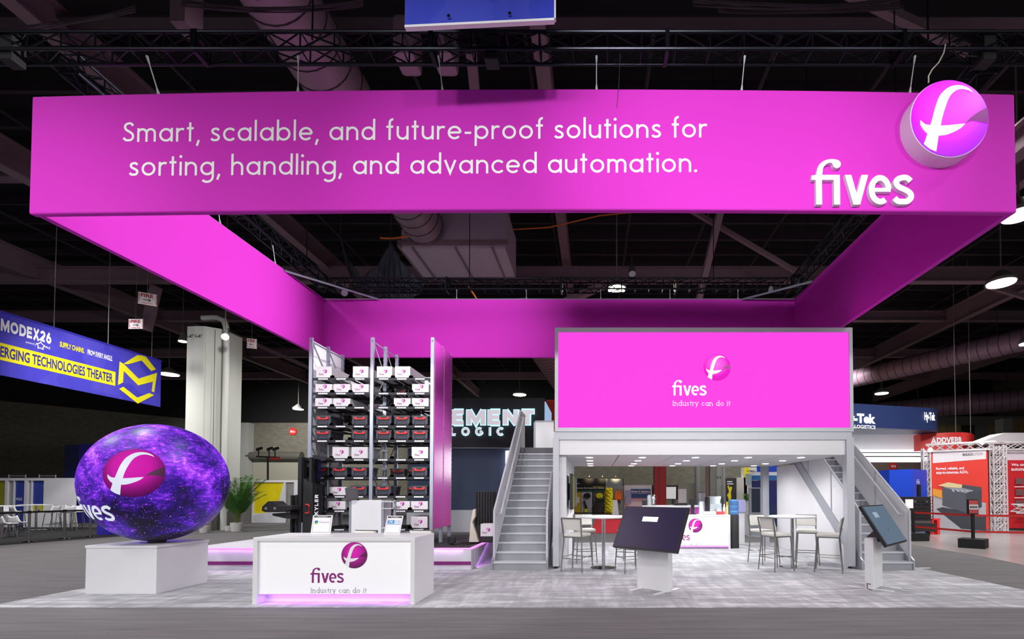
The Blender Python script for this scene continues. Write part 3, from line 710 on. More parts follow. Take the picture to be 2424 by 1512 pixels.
# ---------------------------------------------------------------- fire signs
def fire_sign(x0, y0, x1, y1, Y, skew, label, arrow):
    a, b = at(x0, y1, Y), at(x1, y0, Y); w, h = b.x - a.x, b.z - a.z; ux = Vector((1, skew * .4, -skew * .25)).normalized(); uy = Vector((0, 0, 1))
    t = thing('fire_sign', label, 'sign', a, 0, 'fire hose connection signs'); o = a + Vector((0, 0, .25 * skew * w * .5))
    MB().flat([[(0, 0), (w, 0), (w, h), (0, h)]], o, ux, uy, (0, .02, 0)).build('plate', M('sign_plate', '#d8ccd0', .6, var=.04), t)
    f = Vector((0, -.012, 0))
    text_fit(MB(), 'FIRE', o + ux * w * .17 + uy * h * .62 + f, ux, uy, w * .66, h * .3, .03).build('lettering', REDD, t)
    text_fit(MB(), 'CONNECTION', o + ux * w * .18 + uy * h * .06 + f, ux, uy, w * .64, h * .14, .01).build('lettering', REDD, t)
    for s, u0 in ((1, .03), (-1, .97)):
        text_fit(MB(), 'HOSE', o + ux * w * (u0 if s > 0 else u0) + uy * h * (.1 if s > 0 else .9) + f, uy * s, -ux * s, h * .8, w * .1, .01).build('lettering', REDD, t) if s < 0 else \
            text_fit(MB(), 'HOSE', o + ux * w * .12 + uy * h * .1 + f, uy, -ux, h * .8, w * .1, .01).build('lettering', REDD, t)
    m = MB(); d = 1 if arrow > 0 else -1; c = .5
    m.flat(ribbon([(w * (.5 - .2 * d), h * .4), (w * (.5 + .2 * d), h * .4)], h * .05) + ribbon([(w * (.5 + .08 * d), h * .52), (w * (.5 + .2 * d), h * .4), (w * (.5 + .08 * d), h * .28)], h * .05), o + f, ux, uy)
    m.build('arrow', INKBLK, t)
    MB().tube(o + uy * h + ux * w * .5, Vector((o.x + ux.x * w * .5, o.y + ux.y * w * .5, 13.2)), .006, 5).build('hanger', LAMPC, t)
fire_sign(326, 692, 365, 720, 17.5, .5, 'curled white and red fire hose sign with arrow to the right, upper one', 1)
fire_sign(304, 755, 338, 778, 19.0, 0, 'flat white and red fire hose sign with arrow to the right, below the curled one', 1)
fire_sign(584, 801, 606, 824, 21.0, .3, 'small fire hose sign with arrow to the left, right of the column', -1)
# ---------------------------------------------------------------- column with its pipe
c0, c1 = at(431, 1256, 20.4), at(484, 775, 20.4); zt = 8.72; x0, x1, x2 = c0.x, c1.x, at(524, 900, 20.8).x
t = thing('hall_column', 'tall pale concrete hall column with chamfered face left of the rack', 'column', ((x0 + x2) / 2, 21.2, 0)); t['kind'] = 'structure'
m = MB(); pts = [(x0, 20.45), (x0 + .35, 20.4), (x1, 20.4), (x2, 20.75), (x2, 22.0), (x0, 22.0)]
m.prism([(x, y, 0) for x, y in pts], (0, 0, zt)).build('shaft', M('column_paint', '#d8d9d0', .8, var=.06, scale=1), t)
MB().box((x0 - .02, 20.36, 0), (x2 + .03, 22.05, .8)).build('foot_band', M('worn_band', '#77766f', .7, var=.2), t)
m = MB()
for x in (484, 500, 513): q = at(x, 900, 20.42); m.tube((q.x, 20.42 + max(0, (q.x - x1)) * .5, 0), (q.x, 20.42 + max(0, (q.x - x1)) * .5, zt - .1), .012, 5)
m.build('cable_run', M('grey_line', '#5e5d5a'), t)
for x in (449, 469): q = at(x, 799, 20.36); text_fit(MB(), 'S-47', Vector((q.x - .14, 20.36, q.z)), (1, 0, 0), (0, 0, 1), .3, .14, .01).build('lettering', INKBLK, t)
q = at(524, 900, 20.6)
tag(MB().path([(x2 + .2, 20.8, 0), (x2 + .2, 20.8, 8.2), (x2 + .18, 20.8, 8.75), (x2 + .05, 20.85, 9.1), (x2 - .4, 21, 9.3), (x2 - 1.1, 21.1, 9.32)], .12, 12).build('drain_pipe', M('pipe_paint', '#dfe0da', .5), smooth=True), 'pale pipe running up the right side of the concrete column and bending over its top', 'pipe')
# ---------------------------------------------------------------- the stand's carpet
fl, bl = gr(0, 1434), 15.4
tag(MB().hexa([(-8.4, 6.66, 0), (7.05, 6.66, 0), (6.5, bl, 0), (-8.4, bl, 0), (-8.4, 6.66, .012), (7.05, 6.66, .012), (6.5, bl, .012), (-8.4, bl, .012)]).build('stand_carpet', mat_stand_carpet()),
    'pale streaky grey carpet covering the whole stand', 'carpet', kind='structure')
# ---------------------------------------------------------------- hanging header ring
HX0, HX1, HY0, HY1, HZ0, HZ1 = -7.2, 5.4, 6.05, 12.7, 5.16, 6.71
hd = thing('hanging_header', 'huge rectangular magenta fabric ring hanging above the stand, with a white slogan', 'hanging sign', ((HX0 + HX1) / 2, (HY0 + HY1) / 2, HZ0))
T = .09
def bow(x): s_ = (x - HX0) / (HX1 - HX0); return -.05 * (1 - s_) * (1 - 2 * s_) + .05 * 4 * s_ * (1 - s_) + .02 * s_ * (1 - 2 * s_)
m = MB(); V = []
for i in range(33):
    x = HX0 + (HX1 - HX0) * i / 32; d = bow(x); V.append([m.bm.verts.new(p) for p in ((x, HY0, HZ0 + d * .55), (x, HY0 + T, HZ0 + d * .55), (x, HY0 + T, HZ1 + d), (x, HY0, HZ1 + d))])
for a, b in zip(V, V[1:]):
    for q in range(4): m.bm.faces.new((a[q], a[(q + 1) % 4], b[(q + 1) % 4], b[q]))
m.bm.faces.new(V[0][::-1]); m.bm.faces.new(V[-1])
m.build('front_panel', MAG, hd, smooth=True, bevel=.02, bseg=3)
MB().box((HX0, HY1 - T, HZ0), (HX1, HY1, HZ1)).build('back_panel', MAG, hd, bevel=.02)
MB().box((HX0, HY0 + T, HZ0), (HX0 + T, HY1 - T, HZ1)).build('left_panel', MAG, hd)
MB().box((HX1 - T, HY0 + T, HZ0), (HX1, HY1 - T, HZ1)).build('right_panel', MAG, hd)
m = MB()
for a, b in (((HX0 + .05, HY1 - .05), (HX1 - .05, HY1 - .05)), ((HX0 + .05, HY0 + .1), (HX0 + .05, HY1)), ((HX1 - .05, HY0 + .1), (HX1 - .05, HY1))): m.tube((a[0], a[1], HZ1 + .01), (b[0], b[1], HZ1 + .01), .022, 8)
m.build('top_rail', GALV, hd)
for p, q in (((HX0 + .1, 10.95, HZ1 - .02), (HX0 + 1.55, HY1 - .1, HZ1 - .02)), ((HX1 - .12, 11.5, HZ1 - .02), (HX1 - 1.5, HY1 - .1, HZ1 - .02))): MB().tube(p, q, .026, 8).build('corner_strut', GALV, hd)
for body, pl, pr in (('Smart, scalable, and future-proof solutions for', (289, 336), (1673, 325)), ('sorting, handling, and advanced automation.', (305, 416), (1650, 407))):
    a, b = at(*pl, HY0 - .002), at(*pr, HY0 - .002); ps, w = stroke_text(body, .165, .22, .58); L = (b - a).length; u = (b - a).normalized(); s = L / w
    xh = 33.5 * HY0 / F_PX
    x0 = 0.0
    for word in body.split():
        ps, wl = stroke_text(word, .165, .22, .58); MB().flat(ps, a + u * s * x0, u * s, Vector((0, 0, 1)) * xh).build('lettering', SIGNE, hd); x0 += wl + .22 + .58
o = at(1922, 484, HY0 - .055); k = 72.5 * (HY0 - .055) / F_PX
bw = brand_word()
m = MB()
for p in bw: m.prism([o + Vector((x * k, -.0008 * getattr(p, 'lift', 0), y * k)) for x, y in p], (0, .053, 0))
m.build('brand_lettering', SIGNW, hd)
c = at(2247, 281, HY0 - .2); R = 94.5 * (HY0 - .2) / F_PX
ring = MB()
n = 72
A = [(c + Vector((R * math.cos(2 * PI * i / n), 0, R * math.sin(2 * PI * i / n)))) for i in range(n)]
ring.prism(A, (0, .2, 0)); dr = ring.build('logo_drum', SIGNW, hd)
fc = disc_mesh('logo_face', D_BOX, lambda u, v: c + Vector((u * R * .985, -.012 - .02 * (1 - u * u - v * v), v * R * .985)), dr)
mapped_polys([WEDGE], lambda u, v: c + Vector((u * R * .985, -.017 - .02 * (1 - u * u - v * v), v * R * .985)), .15).build('wedge', WEDGE_B, dr)
mapped_polys([SWOOSH], lambda u, v: c + Vector((u * R * .97, -.020 - .02 * (1 - u * u - v * v), v * R * .97)), .15).build('emblem', LEDWHITE, dr)
# ---------------------------------------------------------------- trusses above the ring
def truss(p, q, s, label, n=None):
    p, q = Vector(p), Vector(q); d = (q - p); L = d.length; d.normalize(); u = d.cross(Vector((0, 0, 1))).normalized(); w = Vector((0, 0, 1))
    t = thing('lighting_truss', label, 'truss', (p + q) / 2, 0, 'black box trusses above the ring')
    cs = [u * a * s / 2 + w * b * s / 2 for a, b in ((-1, -1), (1, -1), (1, 1), (-1, 1))]
    for k in cs: MB().tube(p + k, q + k, .022, 8).build('chord', TRUSSM, t)
    n = n or int(L / .36)
    for i in range(4):
        a, b = cs[i], cs[(i + 1) % 4]; m = MB()
        for j in range(n):
            s0, s1 = p + d * (L * j / n), p + d * (L * (j + 1) / n)
            if j % 2 == 0: m.tube(s0 + a, s1 + b, .011, 5)
            else: m.tube(s0 + b, s1 + a, .011, 5)
            m.tube(s0 + a, s0 + b, .011, 5)
        m.build('lacing', TRUSSM, t)
    for j in range(1, int(L / 3.05) + 1):
        e = p + d * min(L - .1, 3.05 * j); m = MB()
        for k in range(4): m.bar(e + cs[k], e + cs[(k + 1) % 4], .09, .05, up=d)
        m.build('end_plate', TRUSSM, t)
    for f in (.3, .84): e = p + d * (L * f) + Vector((0, 0, s / 2)); MB().tube(e, (e.x, e.y, 13.19), .012, 5).build('suspension_chain', TRUSSM, t)
    return t
truss((-8.2, 6.19, 7.42), (6.8, 6.19, 7.42), .225, 'black box truss running above the front of the magenta ring', int(15 / .43))
truss((-7.15, 6.42, 7.42), (-7.15, 12.9, 7.13), .25, 'black box truss receding above the left side of the magenta ring')
truss((5.35, 6.42, 7.42), (5.35, 12.9, 7.13), .25, 'black box truss receding above the right side of the magenta ring')
truss((-6.95, 12.75, 7.13), (5.15, 12.75, 7.13), .28, 'black box truss above the rear side of the magenta ring')
for x, lab in ((1165, 'middle'), (30, 'left corner'), (2330, 'right corner')):
    b = at(x, 100, 6.19); tag(MB().box((b.x - .09, 6.1, 7.2), (b.x + .09, 6.28, 7.6)).build('hoist_motor', BLACKM, bevel=.015), 'black chain hoist clamped to the front truss at its %s' % lab, 'hoist', 'chain hoists on the front truss')
def sling(p, q, label):
    p, q = Vector(p), Vector(q); t = thing('rigging_sling', label, 'rigging', q, 0, 'steel slings holding the magenta ring')
    a, b = p.lerp(q, .2), p.lerp(q, .82)
    MB().tube(a, b, .007, 5).build('wire', STEELW, t)
    MB().tube(p, a, .016, 6, .009).build('shackle', STEELW, t); MB().tube(b, q, .009, 6, .02).build('shackle', STEELW, t)
for x0, x1, lab in ((348, 377, 'over the word Smart'), (706, 706, 'over the word scalable'), (1038, 1048, 'over the word future'), (1412, 1412, 'left of the thin loose wire'), (1763, 1755, 'right of the slogan'), (2166, 2153, 'beside the round logo drum')):
    p = at(x0, 133, 6.14); q = Vector((at(x1, 205, HY0 + .04).x, HY0 + .04, HZ1 + .004 + bow(at(x1, 205, HY0 + .04).x))); sling(p, q, 'steel sling on the front top edge ' + lab)
for y, lab in ((7.6, 'nearest the camera'), (9.1, 'second from the front'), (10.7, 'nearest the rear corner')): sling((HX0 + .05, y - .1, 7.4 - (y - 6.4) * .045 - .1), (HX0 + .05, y, HZ1 + .025), 'steel sling above the inner left side of the ring, ' + lab)
for x, lab in ((1081, 'behind the drape end'), (1246, 'left of the lamp'), (1422, 'just left of the bright lamp'), (1586, 'right of the bright lamp'), (1747, 'near the right strut')): q = at(x, 712, HY1 - .05); sling((q.x, HY1 - .05, 6.99), (q.x, HY1 - .05, HZ1 + .025), 'steel sling on the rear side of the ring, ' + lab)
P = [at(2238, 105, 6.05), at(2234, 125, 6.02), at(2222, 148, 6.0), at(2206, 165, 5.98), at(2198, 180, 5.97), at(2198, 196, 5.96)]
tag(MB().path(P, .009, 6).build('power_cable', M('cream_cord', '#d8cfc0'), smooth=True), 'cream power cord curling down to the round logo drum', 'cord')
tag(MB().path([(at(1468, 125, 6.1)), at(1465, 200, 6.0), at(1460, 252, 6.03)], .004, 4).build('loose_wire', BEAMD), 'thin dark wire hanging in front of the magenta panel', 'wire')
t = thing('cable_coil', 'coil of black cable tucked in the front truss below the blue banner', 'cables', at(1110, 105, 6.19))
for k in range(7):
    cc = at(1090 + k * 7, 92 + (k % 3) * 6, 6.12 + .02 * k); r = .13 + .012 * (k % 4)
    MB().path([cc + Vector((r * 1.6 * math.cos(2 * PI * i / 24), 0, r * .8 * math.sin(2 * PI * i / 24))) for i in range(25)], .008, 5).build('cable_loop', BLACK, t)
t = thing('cable_coil', 'coil of black cable at the right end of the front truss', 'cables', at(2320, 95, 6.19))
for k in range(6):
    cc = at(2290 + k * 10, 96 + (k % 3) * 8, 6.12 + .02 * k); r = .12 + .015 * (k % 4)
    MB().path([cc + Vector((r * 1.8 * math.cos(2 * PI * i / 24), 0, r * .8 * math.sin(2 * PI * i / 24))) for i in range(25)], .008, 5).build('cable_loop', BLACK, t)
# stage lights on the trusses
def par(p, aim, label):
    p = Vector(p); d = (Vector(aim) - p).normalized(); t = thing('stage_light', label, 'stage light', p, 0, 'stage lights on the trusses')
    MB().tube(p, p + d * .3, .07, 14, .1).build('barrel', BLACKM, t, smooth=True); MB().tube(p + d * .3, p + d * .305, .09, 14).build('lens', M('spot_lens', '#8a8a90', .2, emit=.08, var=0), t)
    MB().tube(p, p + Vector((0, 0, .25)), .015, 6).build('yoke', BLACKM, t)
par((4.9, 12.5, 6.9), (-7, 9, 5.9), 'black stage light under the rear right truss corner'); par((-6.7, 12.5, 6.92), (0, 9, 3), 'black stage light under the rear left truss corner'); par((1.0, 12.45, 7.5), (1, 11, 5), 'black stage light standing on the middle of the rear truss')
# ---------------------------------------------------------------- plinth and screen sphere
t = thing('display_plinth', 'low white box plinth carrying the purple screen sphere', 'plinth', (-7.32, 8.0, .012))
MB().box((-7.88, 7.5, .012), (-6.78, 8.5, .72)).build('plinth_body', WHITE, t, bevel=.006); MB().box((-7.89, 7.49, .722), (-6.77, 8.51, .765)).build('plinth_top', WHITE, t, bevel=.006)
SR = .962; SCN = Vector((-7.2, 7.97, .79 + SR))
sp = thing('screen_sphere', 'big round purple screen ball showing a glowing starry sky', 'screen ball', (SCN.x, SCN.y, .77))
MB().ball(SCN, (SR * .985, SR * .985, SR), 96, 64).build('sphere_screen', mat_galaxy(), sp, smooth=True)
MB().lathe([(.12, 0), (.12, .05), (.1, .05)], (SCN.x, SCN.y, .765), 20).build('foot', BLACK, sp)
eye = Vector((0, 0, CAM_Z))
def hit(px, py):
    d = (at(px, py, 1.0) - eye).normalized(); oc = eye - SCN; b = oc.dot(d); q = b * b - (oc.length_squared - SR * SR)
    return (eye + d * (-b - math.sqrt(max(q, 0))) - SCN).normalized()
fw = hit(313, 1117); ux_ = Vector((0, 0, 1)).cross(fw).normalized(); uy_ = fw.cross(ux_).normalized()
SA = math.radians(22.3)
def sph(u, v, lift=1.004):   # azimuthal map about the disc centre, unit = disc radius
    r = math.hypot(u, v); a = r * SA
    if r < 1e-6: d = fw
    else: d = fw * math.cos(a) + (ux_ * (u / r) + uy_ * (v / r)) * math.sin(a)
    return SCN + Vector((d.x * .985, d.y * .985, d.z)) * SR * lift
sd = disc_mesh('logo_disc', D_SPH, lambda u, v: sph(u, v, 1.003), sp, 12, 64)
mapped_polys([WEDGE], lambda u, v: sph(u, v, 1.005), .12).build('wedge', WEDGE_S, sd); mapped_polys([SWOOSH], lambda u, v: sph(u, v, 1.007), .12).build('emblem', SPHW, sd)
mapped_polys(brand_word(), lambda x, y: sph((3.37 - (3.37 - x) * .86 - DISC_C[0]) / DISC_R, (y - DISC_C[1]) / DISC_R, 1.005), .12).build('lettering', SPHW, sp)
# ---------------------------------------------------------------- reception counter
Y0, Y1, ZT = 6.8, 7.62, .952; X0, X1 = at(597, 1400, Y0).x, at(981, 1400, Y0).x
t = thing('reception_counter', 'white reception counter with a lit front and violet glow at its foot', 'counter', ((X0 + X1) / 2, 7.2, .012))
MB().box((X0, Y0, ZT - .05), (X1, Y1, ZT)).build('counter_top', WHITE, t, bevel=.004)
for x in (X0, X1 - .06): MB().box((x, Y0, .012), (x + .06, Y1, ZT - .05)).build('side_panel', WHITE, t, bevel=.004)
MB().box((X0 + .06, Y0 + .05, .15), (X1 - .06, Y0 + .09, ZT - .05)).build('front_panel', PANELLIT, t)
MB().box((X0 + .06, Y0 + .2, .012), (X1 - .06, Y0 + .23, .15)).build('toe_board', M('toe_board_white', '#d8cfe4', .5), t)
MB().box((X0 + .07, Y0 + .1, .135), (X1 - .07, Y0 + .13, .149)).build('light_strip', GLOWV, t)
MB().box((X0 + .06, Y1 - .05, .012), (X1 - .06, Y1 - .02, ZT - .05)).build('back_panel', WHITE, t)
o = at(735, 1379, Y0 + .05); o.y = Y0 + .05; logo_flat(t, o, (1, 0, 0), (0, 0, 1), 23.2 * (Y0 + .05) / F_PX, (0, -1, 0), D_PRINT, WEDGE_P, PURTXT, SIGNW, GREYTXT)
al = bpy.data.lights.new('counter_glow', 'AREA'); al.shape = 'RECTANGLE'; al.size = 2.0; al.size_y = .04; al.energy = 4; al.color = (.66, .22, 1.0)
ao = bpy.data.objects.new('counter_glow', al); COL.objects.link(ao); ao.location = ((X0 + X1) / 2, Y0 + .115, .13)
def sign_card(x0, x1, xb0, xb1, yt, yb, body, label, kind):
    a, b = gr(xb0, yb, ZT), gr(xb1, yb, ZT); a.z = b.z = ZT + .003; h = .285; lean = .09
    ux = (b - a).normalized(); w = (b - a).length; uy = Vector((.04 if kind == 0 else .13, lean * 1.6, .97)).normalized(); nn = uy.cross(ux).normalized()
    if nn.y > 0: nn = -nn
    t = thing('sign_card', label, 'sign', (a + b) / 2)
    MB().flat([[(0, 0), (w, 0), (w, h), (0, h)]], a, ux, uy, -nn * .008).build('card', SIGNW, t)
    MB().flat([[(.15 * w, 0), (.85 * w, 0), (.85 * w, .08), (.15 * w, .08)]], a - nn * .008, ux, Vector((0, 1, .02)), Vector((0, 0, .006))).build('foot', SIGNW, t)
    f = a + nn * .002
    MB().flat([[(.06 * w, h * .88), (.94 * w, h * .88), (.94 * w, h * .96), (.06 * w, h * .96)], [(.06 * w, .02), (.07 * w, .02), (.07 * w, h * .88), (.06 * w, h * .88)], [(.93 * w, .02), (.94 * w, .02), (.94 * w, h * .88), (.93 * w, h * .88)], [(.06 * w, .02), (.94 * w, .02), (.94 * w, .024), (.06 * w, .024)]], f, ux, uy).build('heading_bar', INKBLK, t)
    text_fit(MB(), 'PROUD MEMBER OF', f + ux * w * .25 + uy * h * .9 + nn * .002, ux, uy, w * .5, h * .04, .01).build('lettering', SIGNW, t)
    if kind == 0:
        MB().flat([dot(.22 * w, h * .62, h * .1, 24)], f + nn * .001, ux, uy).build('globe_mark', M('globe_green', (90, 190, 60), .5, var=.3), t)
        MB().flat([[(.22 * w + h * .1 * math.cos(q), h * .62 + h * .1 * math.sin(q)) for q in [PI * .1 + PI * i / 12 for i in range(13)]]], f + nn * .002, ux, uy).build('globe_shade', M('globe_blue', (40, 90, 190), .5), t)
        text_fit(MB(), 'Solutions', f + ux * w * .36 + uy * h * .58, ux, uy, w * .52, h * .1).build('lettering', GREYTXT, t)
    else:
        MB().flat([[(.1 * w, h * .58), (.52 * w, h * .58), (.52 * w, h * .76), (.1 * w, h * .76)]], f, ux, uy).build('brand_block', M('sky_blue_ink', (20, 140, 214), .5), t)
        text_fit(MB(), '7K', f + ux * w * .18 + uy * h * .61 + nn * .002, ux, uy, w * .28, h * .12, .02).build('lettering', SIGNW, t)
        text_fit(MB(), 'CSS', f + ux * w * .56 + uy * h * .6, ux, uy, w * .32, h * .14).build('lettering', M('cyan_ink', (30, 150, 215), .5), t)
        MB().flat([[(.1 * w, h * .53), (.9 * w, h * .53), (.9 * w, h * .555), (.1 * w, h * .555)]], f, ux, uy).build('underline', M('cyan_ink_line', (30, 130, 205), .5), t)
sign_card(738, 788, 735, 782, 1219, 1263.5, '', 'white tilted card with green and blue globe on the counter, left one', 0)
sign_card(914, 952, 908, 946, 1219, 1265, '', 'white tilted card with a blue logo on the counter, right one', 1)
# ---------------------------------------------------------------- low stage with its skirt
SX0, SX1, SY0, SY1, SZ = -8.35, at(1115, 1350, 9.88).x, 9.88, 13.4, .455
t = thing('low_stage', 'low stage skirted in white cloth with a pink light line and a purple stripe', 'stage', ((SX0 + SX1) / 2, 11.5, .012))
MB().box((SX0, SY0 + .02, SZ - .12), (SX1 - .02, SY1, SZ - .012)).build('deck', M('dark_stage_floor', '#3a3338', .6, var=.1), t)
xm = at(720, 1290, SY0).x
MB().box((SX0, SY0 + .03, SZ - .012), (xm, SY1, SZ)).build('pale_floor', FABW, t)
m = MB(); n = 60
def skirt(p, q, z0, z1, amp, d):
    m = MB(); V = []
    for i in range(n + 1):
        e = Vector(p).lerp(Vector(q), i / n); V.append([m.bm.verts.new(e + d * (amp * math.sin(i * 1.1) * math.sin(i * .37)) + Vector((0, 0, z))) for z in (z0, z0 + (z1 - z0) * .5, z1)])
    for a, b in zip(V, V[1:]):
        for j in (0, 1): m.bm.faces.new((a[j], b[j], b[j + 1], a[j + 1]))
    return m
skirt((SX0, SY0, 0), (SX1, SY0, 0), .013, SZ - .02, .006, Vector((0, -1, 0))).build('front_skirt', FABW, t, smooth=True)
skirt((SX1, SY0, 0), (SX1, SY1, 0), .013, SZ - .02, .012, Vector((1, 0, 0))).build('side_skirt', FABW, t, smooth=True)
MB().box((SX0, SY0 - .012, SZ - .022), (SX1, SY0 + .04, SZ + .002)).build('pink_light_line', GLOWP, t); MB().box((SX1 - .04, SY0 + .04, SZ - .03), (SX1 + .012, SY1, SZ + .002)).build('pink_light_line', GLOWP, t)
MB().box((SX0, SY0 - .016, .115), (SX1, SY0 - .008, .185)).build('purple_stripe', MAGD, t)
al = bpy.data.lights.new('stage_glow', 'AREA'); al.shape = 'RECTANGLE'; al.size = 5.5; al.size_y = .03; al.energy = 4; al.color = (.8, .3, 1.0)
ao = bpy.data.objects.new('stage_glow', al); COL.objects.link(ao); ao.location = ((SX0 + SX1) / 2, SY0 - .03, SZ - .03); ao.rotation_euler = (math.radians(8), 0, 0)
al = bpy.data.lights.new('stage_side_glow', 'AREA'); al.shape = 'RECTANGLE'; al.size = 3; al.size_y = .03; al.energy = 4; al.color = (.7, .25, 1.0)
ao = bpy.data.objects.new('stage_side_glow', al); COL.objects.link(ao); al.energy = 2; ao.location = (SX1 + .05, 11.4, SZ - .01); ao.rotation_euler = (0, math.radians(-20), PI / 2)
# ---------------------------------------------------------------- rack with cartons and crates
RY0, RYM, RY1 = 10.4, 11.05, 11.7; RX = [at(733, 1000, RY0).x, at(879, 1000, RY0).x, at(1022, 1000, RY0).x]; RZ = SZ; RT = 4.97
rk = thing('storage_rack', 'tall grey storage rack of black trays with a magenta side panel', 'rack', ((RX[0] + RX[2]) / 2, 11, RZ))
def post(x, y, front):
    m = MB(); m.box((x - .035, y, RZ), (x + .035, y + .05, RT))
    if not front:
        for i in range(40): z = RZ + .1 + i * .11; m.box((x - .04, y - .004, z), (x + .04, y + .054, z + .03))
    m.build('upright', GALV, rk)
for x in RX:
    for y in (RY0, RYM, RY1): post(x, y, y == RY0)
    m = MB()
    for k in range(6):
        z = RZ + .2 + k * .72
        for ya, yb in ((RY0 + .03, RYM + .02), (RYM + .03, RY1 + .02)): m.tube((x, ya if k % 2 == 0 else yb, z), (x, yb if k % 2 == 0 else ya, z + .68), .012, 5)
    for y0, y1 in ((RY0, RYM), (RYM, RY1)): m.tube((x, y0, RT - .08), (x, y1, RT - .08), .014, 5)
    m.build('frame_brace', GALV, rk)
MB().box((RX[0] - .03, RY0 + .06, RZ + .3), (RX[0] - .02, RY1, RT - .04)).build('white_side_panel', WHITE_M, rk)
for ya, yb in ((RY0 + .055, RYM - .01), (RYM + .07, RY1 - .01)): MB().box((RX[2] + .03, ya, RZ + .35), (RX[2] + .045, yb, RT - .04)).build('magenta_side_panel', MAGP, rk)
ROWS = [896, 930.5, 964, 1008.5, 1043, 1087.5, 1130.5, 1175, 1209, 1253]
ORD = ['top', 'second', 'third', 'fourth', 'fifth', 'sixth', 'seventh', 'eighth', 'ninth', 'bottom']
COLX = [763, 806, 850, 907, 950, 993]; SLOT = ['first', 'second', 'third', 'fourth', 'fifth', 'sixth']
rz = [at(900, y, RY0).z for y in ROWS]
m = MB()
for r, z in enumerate(rz):
    for bay in (0, 1):
        xa, xb = RX[bay] + .045, RX[bay + 1] - .045
        m = MB(); m.box((xa, RY0 + .01, z - .035), (xb, RY0 + .03, z + .02)); m.box((xa, RYM, z - .02), (xb, RYM + .02, z + .02)); m.box((xa, RY1, z - .02), (xb, RY1 + .02, z + .02))
        for c in range(3):
            cx = at(COLX[bay * 3 + c], 1000, RY0).x
            for s in (-.13, .13): m.box((cx + s - .02, RY0 + .02, z), (cx + s + .02, RY1, z + .028))
            for s in (-.2, .2): m.prism([(cx + s - .055, RY0 + .008, z + .02), (cx + s + .055, RY0 + .008, z + .02), (cx + s + .03, RY0 + .008, z + .075), (cx + s - .03, RY0 + .008, z + .075)], (0, .02, 0)) if abs(cx + s - xa) > .06 and abs(cx + s - xb) > .06 else None
        m.build('shelf_tray', SHELFM, rk)
    for c in range(6):
        cx = at(COLX[c], 1000, RY0).x; m = MB()
        for k in range(5): m.box((cx - .105 + k * .042, RY0 + .004, z - .02), (cx - .069 + k * .042, RY0 + .011, z + .008))
        m.build('label_strip', SIGNW, rk)
def make_carton(w, d, h, label):
    t = thing('carton', label, 'box', (0, 0, 0), 0, 'white logo cartons on the rack')
    MB().box((-w / 2, 0, 0), (w / 2, d, h)).build('carton_body', CARTON, t, bevel=.003); k = min(.05, h * .2)
    logo_flat(t, (-.11, 0, h * .22), (1, 0, 0), (0, 0, 1), .031, (0, -1, 0), D_PRINT, WEDGE_P, PURTXT, SIGNW)
    return t
def make_crate(w, d, h, label):
    t = thing('crate', label, 'crate', (0, 0, 0), 0, 'dark grey crates with red handles on the rack')
    m = MB(); q = .022
    m.hexa([(-w / 2 + q, q, 0), (w / 2 - q, q, 0), (w / 2 - q, d - q, 0), (-w / 2 + q, d - q, 0), (-w / 2, 0, h), (w / 2, 0, h), (w / 2, d, h), (-w / 2, d, h)]).build('crate_body', CRATE, t)
    m = MB()
    for a, b in (((-w / 2 - .012, -.012, h - .03), (w / 2 + .012, .006, h)), ((-w / 2 - .012, 0, h - .03), (-w / 2 + .006, d, h)), ((w / 2 - .006, 0, h - .03), (w / 2 + .012, d, h)), ((-w / 2, -.004, .02), (-w / 2 + .045, .03, h - .03)), ((w / 2 - .045, -.004, .02), (w / 2, .03, h - .03)), ((-w * .28, .0, .02), (w * .28, .028, .04))): m.box(a, b)
    m.build('crate_rim', CRATE, t)
    MB().prism([(-.125, -.018, h - .03), (.125, -.018, h - .03), (.125, -.018, h - .062), (.09, -.018, h - .085), (-.09, -.018, h - .085), (-.125, -.018, h - .062)], (0, .016, 0)).build('red_handle', CRATER, t)
    MB().box((-.06, -.022, h - .055), (.06, -.016, h - .03)).build('grip_hole', BLACK, t)
    return t
PX = RY0 / F_PX
protos = {'T': make_carton(36.5 * PX, 1.05, 27 * PX, 'x'), 'S': make_carton(40 * PX, .6, 19.5 * PX, 'x'), 'D': make_carton(41 * PX, 1.05, 19 * PX, 'x'), 'M': make_carton(39 * PX, .6, 27 * PX, 'x'), 'C': make_crate(36 * PX, .55, 22.5 * PX, 'x')}
used = set()
def put(kind, x, y, z, label):
    p = protos[kind]
    if kind not in used: used.add(kind); p.location = (x, y, z); p.matrix_basis = Matrix.Translation((x, y, z)); p['label'] = label
    else: dup(p, (x, y, z), 0, label)
PLAN = ['T.TTT.', 'SSS..S', 'SD..SS', 'C.CCCC', 'C.CCCC', '.MM..M', 'CCC..C', '.SCC.C', '.S..SS', '.....M']
DX = [0, 0, 0, 0, 0, -1, -3, -6, -8, -2]
for r, row in enumerate(PLAN):
    for c, k in enumerate(row):
        if k == '.': continue
        x = at(COLX[c] + (DX[r] if r >= 5 and c < 2 else 0), 1000, RY0).x
        nm = 'dark red-handled crate' if k == 'C' else 'white logo carton'
        put(k, x, RY0 + .035, rz[r] + .031, '%s on the %s rack shelf, %s slot from the left' % (nm, ORD[r], SLOT[c]))
